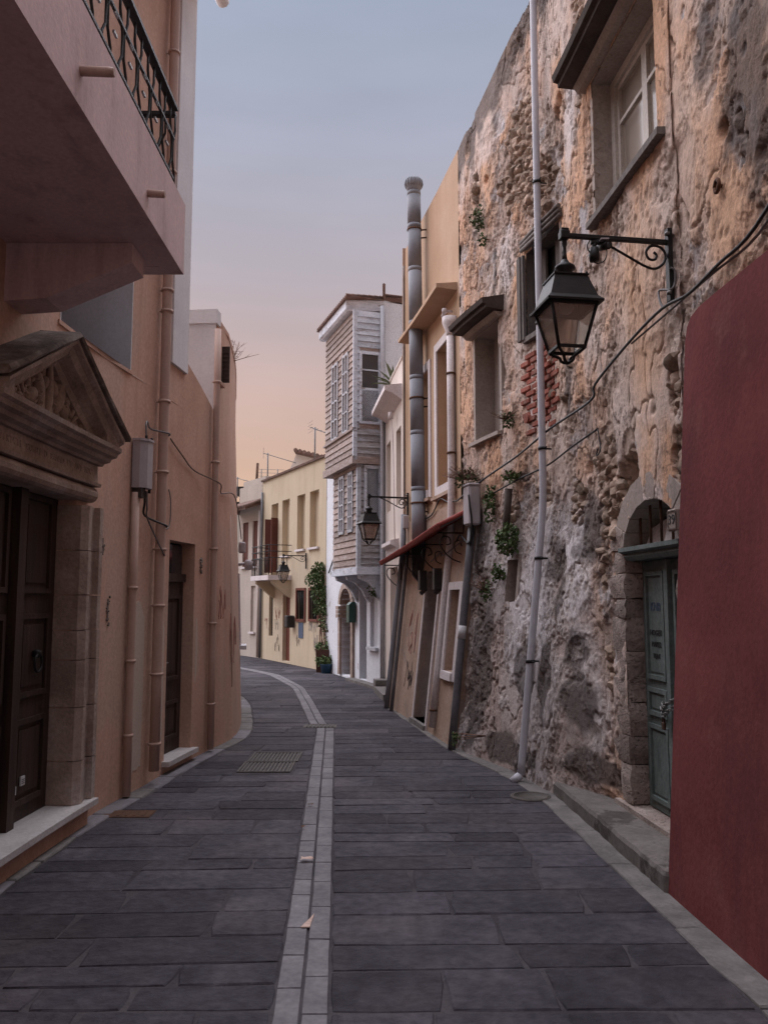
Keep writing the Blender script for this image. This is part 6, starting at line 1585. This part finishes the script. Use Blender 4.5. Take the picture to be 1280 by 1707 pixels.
for h in (YG, YG2):
    mb = MB(); fbox(mb, F6, h[0], h[1], h[2], h[3], -.14, -.08); G_ = mb.build('grille_window', M['dark_room'], H7)
    mb = MB(); fbox(mb, F6, h[0] - .06, h[0], h[2] - .06, h[3] + .06, -.02, .03); fbox(mb, F6, h[1], h[1] + .06, h[2] - .06, h[3] + .06, -.02, .03); fbox(mb, F6, h[0], h[1], h[3], h[3] + .06, -.02, .03); fbox(mb, F6, h[0], h[1], h[2] - .06, h[2], -.02, .04); mb.build('grille_frame', M['red_wood'], G_)
    for k in range(5):
        u = h[0] + (h[1] - h[0]) * (k + .5) / 5; mb = MB(); mb.tube([F6.pt(u, h[2], .0), F6.pt(u, h[3], .0)], .014, 5); mb.build('grille_bar', M['iron'], G_)
mb = MB(); fbox(mb, F6, YS[0], YS[1], YS[2], YS[3], -.16, -.08); mb.build('narrow_window', M['dark_room'], H7)
b0, b1 = min(F6.hit(486, 965)[0], F6.hit(451, 965)[0]), max(F6.hit(486, 965)[0], F6.hit(451, 965)[0]) - .2
mb = MB(); fbox(mb, F6, b0, b1, 2.1, 2.22, -.02, .62); YB = mb.build('balcony', M['trim_white'], H7)
for u in (b0 + .1, b1 - .1):
    mb = MB(); mb.loft([[F6.pt(uu, z, o) for o, z in ((0, 1.65), (.1, 1.7), (.5, 2.03), (.5, 2.098), (0, 2.098))] for uu in (u - .06, u + .06)]); mb.build('bracket', M['yellow_plaster'], YB)
mb = MB()
for z in (2.98, 2.82, 2.66):
    mb.tube([F6.pt(b0 + .02, z, 0), F6.pt(b0 + .02, z, .6), F6.pt(b1 - .02, z, .6), F6.pt(b1 - .02, z, 0)], .011, 5)
mb.build('railing', M['iron'], YB)
for k in range(14):
    u = b0 + .02 + (b1 - b0 - .04) * k / 13; mb = MB(); mb.tube([F6.pt(u, 2.2, .6), F6.pt(u, 2.66 if k % 3 else 2.98, .6)], .009, 5); mb.build('baluster', M['iron'], YB)
for k in range(4):
    for u in (b0 + .02, b1 - .02):
        mb = MB(); mb.tube([F6.pt(u, 2.2, .12 + k * .13), F6.pt(u, 2.66, .12 + k * .13)], .009, 5); mb.build('baluster', M['iron'], YB)
s, z = F6.hit(490, 1036); mb = MB(); mb.box(F6.pt(s, z, .12), (.22, .2, .3), F6.frame(s), bev=.02); tag(mb.build('mailbox', M['dark_metal']), 'black mailbox on the yellow house below the grilled window', 'mailbox')
s, z = F6.hit(502, 1050); mb = MB(); fbox(mb, F6, s - .16, s + .16, z - .2, z + .18, .0, .012); tag(mb.build('poster_remnant', M['ink_blue']), 'torn dark poster on the yellow house below the grilled window', 'poster')
mb = MB(); sp = F6.hit(436, 1000)[0] if True else 0
mb.tube([F6.pt(E6 - .12, z, .05) for z in (.02, 2, 3.6, 4.6)], .035, 6); mb.build('downpipe', M['pole_grey'], H7)
for (px, py, w_, h_, mm, n_, sd, lb) in ((463, 1024, .45, .35, 'ink_red', 4, 21, 'red graffiti beside the narrow window of the yellow house'), (444, 1038, .3, .3, 'ink_red', 3, 22, 'second red graffiti near the downpipe of the yellow house'),
                                     (462, 1072, .4, .5, 'ink_black', 5, 23, 'black graffiti low beside the door of the yellow house'), (462, 1042, .4, .3, 'ink_blue', 3, 24, 'faint blue graffiti beside the door of the yellow house'),
                                     (522, 1045, .6, .3, 'ink_blue', 6, 25, 'blue black graffiti under the second grilled window'), (497, 1068, .3, .3, 'ink_black', 3, 26, 'small black graffiti under the poster'), (526, 1075, .3, .5, 'ink_blue', 4, 27, 'drippy blue graffiti near the planter')):
    s, z = F6.hit(px, py); scribble(F6, s, z, w_, h_, M[mm], 'graffiti_tag', lb, n_, sd, .002, .0035)
cable([F6.pt(E6 - .1, 1.95, .04), F6.pt(E6 - 1.0, 2.02, .04), F6.pt(E6 - 1.6, 2.0, .04)], .02, 'cable sagging along the yellow house from its downpipe')
# --- pink and green grey houses farther on
H8 = thing('pink_house', 'dusty pink house with red shutters under a tiled eave', 'house', (-3.9, 23.9, 0)); E7 = F7.S[-1]
Q1 = (.25, .6, 2.55, 3.85, .12); Q2 = (.9, 1.3, 2.55, 3.85, .12); Q3 = (.35, .65, .7, 2.0, .12)
w = MB(); sheet(w, F7, 0, E7, 0, 4.9, [Q1, Q2, Q3]); w.build('wall', M['pink_plaster'], H8)
mass(F7, 0, E7, 0, 4.85, .14, 5, M['pink_plaster'], H8)
for h in (Q1, Q2):
    mb = MB(); fbox(mb, F7, h[0], h[1], h[2], h[3], -.13, -.04); mb.build('shutter', M['shutter_red'], H8)
    mb = MB(); fbox(mb, F7, h[0] - .04, h[1] + .04, h[2] - .05, h[2], -.02, .06); mb.build('window_sill', M['trim_white'], H8)
mb = MB(); fbox(mb, F7, Q3[0], Q3[1], Q3[2], Q3[3], -.13, -.06); mb.build('window_panel', M['pink_plaster'], H8)
mb = MB(); fbox(mb, F7, Q3[0] - .04, Q3[1] + .04, Q3[2] - .05, Q3[2], -.02, .06); mb.build('window_sill', M['trim_white'], H8)
mb = MB(); fprof(mb, F7, -.05, E7 + .3, [(-.05, 4.3), (.5, 4.12), (.5, 4.16), (-.05, 4.4)]); mb.build('eave', M['tile'], H8)
mt = MB(); k = 0
while k < E7 + .3: mt.tube([F7.pt(k, 4.42, -.02), F7.pt(k, 4.19, .53)], .05, 6); k += .15
stuff(mt.build('eave_tiles', M['tile'], H8))
mb = MB(); mb.tube([F7.pt(.04, z, .05) for z in (.02, 2, 4.1)], .04, 6); mb.build('downpipe', M['cream_plaster'], H8)
H9 = thing('green_grey_house', 'pale green grey house with an arched doorway at the bend', 'house', (-5, 25.5, 0)); E8 = F8.S[-1]
AR = (.25, .65, .25, 1.9, .2, .2); G1 = (1.0, 1.35, .6, 1.95, .12)
w = MB(); sheet(w, F8, 0, E8, 0, 4.2, [AR, G1]); w.build('wall', M['green_grey'], H9)
mass(F8, 0, E8, 0, 4.15, .22, 5, M['green_grey'], H9)
mb = MB(); fbox(mb, F8, AR[0], AR[1], AR[2], AR[3], -.21, -.13); mb.build('arched_door', M['green_grey'], H9)
mb = MB(); fbox(mb, F8, G1[0], G1[1], G1[2], G1[3], -.13, -.06); mb.build('window_back', M['dark_room'], H9)
mb = MB(); fprof(mb, F8, G1[0] - .1, G1[1] + .1, [(0, 2.1), (.2, 2.0), (.2, 2.04), (0, 2.16)]); mb.build('window_hood', M['tile'], H9)
mb = MB(); fbox(mb, F8, AR[0] - .15, AR[1] + .15, 0, .25, -.1, .3); mb.build('doorstep', M['concrete'], H9)
# far roofs
HA = thing('far_terrace_house', 'far house with a dark roofed terrace at the end of the lane', 'house', (-5.5, 31, 0))
def px_box(px0, px1, pyt, pyb, y0, y1):
    x0, x1 = xat(px0, pyt, y0), xat(px1, pyt, y0); z1, z0 = zat(px0, pyt, y0), zat(px0, pyb, y0); return x0, x1, y0, y1, z0, z1
def abox(x0, x1, y0, y1, z0, z1): return MB().hexa([(x0, y0, z0), (x1, y0, z0), (x1, y1, z0), (x0, y1, z0), (x0, y0, z1), (x1, y0, z1), (x1, y1, z1), (x0, y1, z1)])
abox(-8.5, -4.4, 31, 36, 0, 4.0).build('wall', M['pink_plaster'], HA)
q = px_box(380, 444, 811, 815, 30, 36); abox(*q).build('terrace_roof', M['dark_metal'], HA)
abox(-8.5, q[1], 34, 34.2, 4, q[4]).build('terrace_back', M['dark_room'], HA)
for x in (-6.3, -5.3, q[1] - .1): abox(x, x + .1, 30.2, 30.3, 4, q[4]).build('post', M['rust'], HA)
q = px_box(398, 413, 839, 851, 30.4, 30.6); abox(*q).build('glass_screen', M['glass_lamp'], HA)
abox(-8.5, -4.4, 30.6, 30.7, 4, 4.5).build('balustrade', M['dark_metal'], HA)
HB = thing('pink_roof_terrace', 'dusty pink parapet and roof terrace behind the tiled eave', 'terrace', (-3.9, 25, 4.9))
mb = MB(); fbox(mb, F7, .02, E7, 4.86, 5.1, -.35, -.12); mb.build('parapet', M['pink_plaster'], HB)
HC = thing('gable_house', 'small tiled gable roof showing over the yellow house parapet', 'house', (-2.6, 27, 0))
x0, z0 = xat(483, 790, 27), zat(483, 790, 27); xa, za = xat(494, 757, 27), zat(494, 757, 27); xb, zb = xat(530, 757, 27), za
mb = MB(); mb.add([(x0 - .3, 27, 0), (x0 + 3, 27, 0), (x0 + 3, 27, z0), (xa, 27, za), (x0 - .3, 27, z0 - .6), (x0 - .3, 31, 0), (x0 + 3, 31, 0), (x0 + 3, 31, z0), (xa, 31, za), (x0 - .3, 31, z0 - .6)], [(0, 1, 2, 3, 4), (9, 8, 7, 6, 5), (0, 5, 6, 1), (1, 6, 7, 2), (4, 9, 5, 0)]); mb.build('wall', M['cream_plaster'], HC)
mb = MB(); mb.hexa([(xa - .02, 26.8, za + .01), (x0 + 3.2, 26.8, z0 - .1), (x0 + 3.2, 31, z0 - .1), (xa - .02, 31, za + .01), (xa - .02, 26.8, za + .1), (x0 + 3.2, 26.8, z0), (x0 + 3.2, 31, z0), (xa - .02, 31, za + .1)]); mb.build('roof', M['tile'], HC)
mt = MB()
for k in range(22):
    t = k / 21; mt.tube([(xa + (x0 + 3.2 - xa) * t, 26.75, za + .1 + (z0 - za - .1) * t), (xa + (x0 + 3.2 - xa) * t, 31, za + .1 + (z0 - za - .1) * t)], .07, 6)
stuff(mt.build('roof_tiles', M['tile'], HC))
# aerials, posts, roof fence
def aerial(px, py_top, py_bot, y, label, boom, ang, n=8, r=.02):
    x = xat(px, py_bot, y); zb, zt = zat(px, py_bot, y) - .4, zat(px, py_top, y)
    t = thing('tv_aerial', label, 'aerial', (x, y, zb), 'aerials on the roofs'); mb = MB(); mb.tube([(x, y, zb), (x, y, zt)], r, 6); mb.build('mast', M['pole_grey'], t)
    mb = MB(); d = Vector((math.cos(ang), math.sin(ang), -.28)).normalized(); sd = d.cross(Vector((0, 0, 1))).normalized(); c = Vector((x, y, zt - .05))
    mb.tube([c - d * .15, c + d * boom], .011, 4); mb.build('boom', M['pole_grey'], t)
    for k in range(n):
        p = c + d * (boom * k / (n - 1)); L_ = .28 * (1 - .5 * k / n); m_ = MB(); m_.tube([p - sd * L_ + Vector((0, 0, .05)), p + sd * L_ + Vector((0, 0, -.05))], .006, 4); m_.build('element', M['pole_grey'], t)
    for k in range(4):
        m_ = MB(); zz = zt + .12 - k * .09; m_.tube([c - d * .14 + sd * -.2 + Vector((0, 0, .14 - k * .09)), c - d * .14 + sd * .2 + Vector((0, 0, .14 - k * .09))], .005, 4); m_.build('reflector_rod', M['pole_grey'], t)
aerial(446, 755, 808, 25.5, 'tallest tv aerial on the roof behind the tiled eave', .9, .15)
aerial(525, 712, 752, 22, 'rooftop tv aerial on a mast beside the timber bay', .45, .4, 5)
aerial(396, 795, 812, 30, 'small tv aerial above the dark roofed terrace', 1.2, -.1, 5)
t = thing('roof_post', 'rust brown post standing on the pink roof terrace', 'post', (xat(425, 830, 25), 25, 4.6)); x = xat(426, 830, 25); mb = MB(); mb.tube([(x, 25, 4.5), (x + .05, 25, zat(427, 772, 25))], .04, 6); mb.build('pole', M['rust'], t); mb = MB(); mb.box((x, 25, 4.9), (.16, .16, .1)); mb.build('base', M['rust'], t)
t = thing('roof_fence', 'thin wire fence on the roof between aerial and post', 'fence', (xat(440, 800, 26), 26, 4.8))
for px in (428, 436, 446, 463):
    x = xat(px, 785, 26); mb = MB(); mb.tube([(x, 26, 4.3), (x, 26, zat(px, 782, 26))], .015, 5); mb.build('fence_post', M['pole_grey'], t)
for k in range(6):
    z = zat(440, 782, 26) - k * .11; mb = MB(); mb.tube([(xat(427, 785, 26), 26, z), (xat(475, 785, 26), 26, z - .03)], .006, 4); mb.build('rail', M['pole_grey'], t)
# planters with the vine
vy = 18.95; vx = xat(530, 1000, vy)
vx, vy = xat(530, 1000, 18.95), 18.95
VP = thing('climbing_vine', 'climbing vine in a tall brown planter against the yellow house', 'vine', (vx, vy, 0))
px_, py_ = gnd(538, 1118); py_ = 18.75; px_ = xat(538, 1100, py_)
mb = MB(); mb.hexa([(px_ - .13, py_ - .13, 0), (px_ + .13, py_ - .13, 0), (px_ + .13, py_ + .13, 0), (px_ - .13, py_ + .13, 0), (px_ - .15, py_ - .15, .5), (px_ + .15, py_ - .15, .5), (px_ + .15, py_ + .15, .5), (px_ - .15, py_ + .15, .5)]); mb.build('planter', M['terra'], VP)
mb = MB(); rr = random.Random(4)
stems = []
for k in range(5):
    P = crv([(px_ + rr.uniform(-.08, .08), py_ + rr.uniform(-.05, .05), .45), (px_ - .02 + rr.uniform(-.1, .1), py_ + .12, .9), (px_ - .08 + rr.uniform(-.12, .1), py_ + .25, 1.5), (px_ - .12 + rr.uniform(-.15, .15), py_ + .35, 2.2 + rr.uniform(-.2, .2))], 5); stems.append(P)
    mb.tube(P, [.018 - .012 * i / (len(P) - 1) for i in range(len(P))], 5)
mb.build('stem', M['leaf_dry'], VP)
mb = MB()
for (dx, dy, z, rx, rz, n) in ((-.1, .3, 2.3, .2, .16, 170), (-.18, .3, 2.05, .27, .22, 330), (-.05, .25, 1.75, .25, .26, 330), (-.02, .2, 1.4, .24, .24, 260), (.06, .15, 1.1, .16, .24, 120), (.12, .1, .8, .1, .22, 60), (.0, .0, .56, .2, .09, 90)):
    leaves(mb, (px_ + dx, py_ + dy, z), (rx, .16, rz), n, .075, int(z * 100))
mb.build('foliage', M['leaf'], VP)
PB_ = thing('potted_plant', 'low leafy plant in a blue pot at the foot of the brown planter', 'potted plant', (px_ + .1, py_ - .3, 0))
mb = MB(); mb.lathe([(.10, 0), (.13, .18), (.14, .2), (.12, .2), (.11, .16), (0, .16)], (px_ + .1, py_ - .3, 0), 14); mb.build('pot', M['plastic_blue'], PB_)
mb = MB(); leaves(mb, (px_ + .06, py_ - .3, .27), (.2, .15, .1), 220, .07, 5); mb.build('foliage', M['leaf'], PB_)

# --- street lamps
def make_lamp(label):
    t = thing('street_lamp', label, 'street lamp', (0, 0, 0), 'black lantern street lamps on wall brackets')
    I = M['iron']
    mb = MB(); mb.box((.70, 0, -.15), (.03, .045, .48)); mb.build('wall_plate', I, t)
    mb = MB(); mb.box((.345, 0, 0), (.69, .03, .03), bev=.004); mb.build('arm', I, t)
    mb = MB(); mb.box((-.0, 0, .0), (.06, .06, .055), bev=.006); mb.box((0, 0, .034), (.05, .05, .02), bev=.004); mb.build('arm_end', I, t)
    sp = [(.20, 0, -.015), (.3, 0, -.05), (.42, 0, -.11), (.53, 0, -.165), (.6, 0, -.18), (.66, 0, -.14), (.675, 0, -.08), (.64, 0, -.035), (.58, 0, -.03), (.545, 0, -.07), (.56, 0, -.115), (.6, 0, -.12), (.615, 0, -.09), (.595, 0, -.07)]
    mb = MB(); mb.tube(crv(sp, 5), .009, 6); mb.build('scroll', I, t)
    for z in (.05, -.34): mb = MB(); mb.lathe([(.016, -.012), (.016, .008), (0, .014)], (.68, -.024, z), 8); mb.build('bolt', M['steel'], t)
    mb = MB(); mb.lathe([(.018, -.025), (.016, -.06), (.011, -.08), (.013, -.13), (.018, -.165)], (0, 0, 0), 10); mb.build('stem', I, t)
    mb = MB(); mb.lathe([(.018, -.16), (.03, -.18), (.062, -.205), (.066, -.22), (.045, -.235), (.05, -.26), (.035, -.285), (.0, -.285)], (0, 0, 0), 16); mb.build('finial', I, t)
    q = math.pi / 4; r2 = math.sqrt(2)
    mb = MB(); mb.lathe([(.0, -.282), (.112 * r2, -.284), (.112 * r2, -.292), (.105 * r2, -.296), (.15 * r2, -.435), (.178 * r2, -.465), (.176 * r2, -.478), (.148 * r2, -.474), (.1 * r2, -.31), (0, -.31)], (0, 0, 0), 4, smooth=False, rot=q); mb.build('lantern_roof', I, t)
    for sx in (-1, 1):
        for sy in (-1, 1):
            mb = MB(); mb.lathe([(.007, -.29), (.009, -.275), (.0, -.266)], (sx * .1, sy * .1, 0), 6); mb.build('roof_stud', I, t)
            mb = MB(); mb.tube([(sx * .146, sy * .146, -.47), (sx * .082, sy * .082, -.745)], .011, 4); mb.build('corner_bar', I, t)
            mb = MB(); mb.tube(crv([(sx * .082, sy * .082, -.745), (sx * .06, sy * .06, -.765), (sx * .035, sy * .035, -.785), (sx * .026, sy * .026, -.81), (0, 0, -.825)], 4), .010, 5); mb.build('bottom_scroll', I, t)
    for (z, h_) in ((-.482, .142), (-.738, .084)):
        mb = MB()
        for (cx_, cy_, sx, sy) in ((0, -h_, 2 * h_, .018), (0, h_, 2 * h_, .018), (-h_, 0, .018, 2 * h_), (h_, 0, .018, 2 * h_)): mb.box((cx_, cy_, z), (sx, sy, .018))
        mb.build('lantern_frame', I, t)
    for (ax, sg) in (('x', -1), ('x', 1), ('y', -1), ('y', 1)):
        a, b = .138, .08; ta, tb = -.485, -.735
        pts = [(-b, b, tb), (b, b, tb), (a, a, ta), (-a, a, ta)]
        pts = [((u, sg * v, z) if ax == 'y' else (sg * v, u, z)) for (u, v, z) in pts]
        o_ = Vector((0, sg * .003, 0)) if ax == 'y' else Vector((sg * .003, 0, 0))
        mb = MB(); mb.hexa([Vector(p) for p in pts] + [Vector(p) - o_ for p in pts]); mb.build('pane', M['glass_lamp'], t)
    mb = MB(); mb.lathe([(.024, -.345), (.028, -.40), (.022, -.415)], (0, 0, 0), 10); mb.build('bulb_holder', M['dark_metal'], t)
    mb = MB(); mb.lathe([(.016, -.415), (.045, -.44), (.05, -.475), (.035, -.505), (0, -.515)], (0, 0, 0), 12); mb.build('reflector', M['grey_box'], t)
    return t
L1 = make_lamp('large black lantern lamp on a scrolled bracket in front of the old wall')
L2 = copy_tree(L1); L2['label'] = 'black lantern lamp in front of the timber bay house, second down the lane'
L3 = copy_tree(L1); L3['label'] = 'smallest, farthest black lantern lamp beside the yellow house balcony'
L1.location = (1.132, 5.0, 3.88); L1.rotation_euler = (0, 0, math.atan2(.106, .697))
def fit_lamp(L_, wall, hook, zh, zt):
    k = (zh - zt) / .83; d = Vector((wall[0] - hook[0], wall[1] - hook[1]))
    L_.location = (hook[0], hook[1], zh); L_.scale = (d.length / .70, k, k); L_.rotation_euler = (0, 0, math.atan2(d.y, d.x))
c = FR.pt(sR(12.62), 3.1, .02); hx = xat(621, 850, 12.45)
def set_lamp(L_, wallpt, hook, zh, zt):
    k = (zh - zt) / .83; d = Vector((wallpt[0] - hook[0], wallpt[1] - hook[1])); u = d.normalized()
    L_.scale = (k, k, k); L_.rotation_euler = (0, 0, math.atan2(d.y, d.x)); L_.location = (wallpt[0] - u.x * .71 * k, wallpt[1] - u.y * .71 * k, zh)
set_lamp(L2, c, (hx, 12.45), zat(621, 828, 12.45), zat(621, 908, 12.45))
s, z = F6.hit(512, 930); c = F6.pt(s, z, .02); hy = c.y - .18
set_lamp(L3, c, (xat(477, 940, hy), hy), zat(477, 926, hy), zat(477, 972, hy))
# camera under the first lamp's arm
cu_, su_ = math.cos(L1.rotation_euler.z), math.sin(L1.rotation_euler.z)
def onarm(d, dz, dn=0.0): return Vector((1.132 + cu_ * d + su_ * dn, 5.0 + su_ * d - cu_ * dn, 3.88 + dz))
SC = thing('security_camera', 'small black twin security camera hanging under the large lamp bracket', 'security camera', onarm(.22, -.02))
mb = MB(); mb.box(onarm(.21, -.03), (.07, .03, .03), bev=.006); mb.tube([onarm(.2, -.03), onarm(.195, -.08)], .014, 6); mb.build('mount', M['iron'], SC)
mb = MB(); mb.lathe([(.0, -.05), (.03, -.045), (.034, -.01), (.028, .04), (.0, .05)], onarm(.195, -.11), 12); mb.build('downward_head', M['iron'], SC)
mb = MB(); mb.tube([onarm(.25, -.04, -.04), onarm(.265, -.07, .06)], .027, 12); mb.build('forward_head', M['iron'], SC)
mb = MB(); mb.tube([onarm(.264, -.069, .058), onarm(.266, -.072, .064)], .016, 10); mb.build('lens', M['glass_dark'], SC)
mb = MB(); mb.box(onarm(.25, -.03, .01), (.05, .11, .008)); mb.build('sun_shield', M['grey_box'], SC)
cable([onarm(.17, -.02), onarm(.15, -.06), onarm(.165, -.1), onarm(.2, -.165), onarm(.26, -.15), onarm(.28, -.08), onarm(.24, -.03)], .004, 'thin wire looped round the security camera')
w0 = onarm(.70, -.2, .03)
cable([onarm(.69, -.18, .03), onarm(.715, -.2, .035), onarm(.715, -.28, .03), onarm(.69, -.32, .02), RP(1108, 485, .04), RP(1113, 505, .05), RP(1118, 514, .05)], .008, 'pale cable dropping from the large lamp bracket to the wall cable', 'cable_grey')
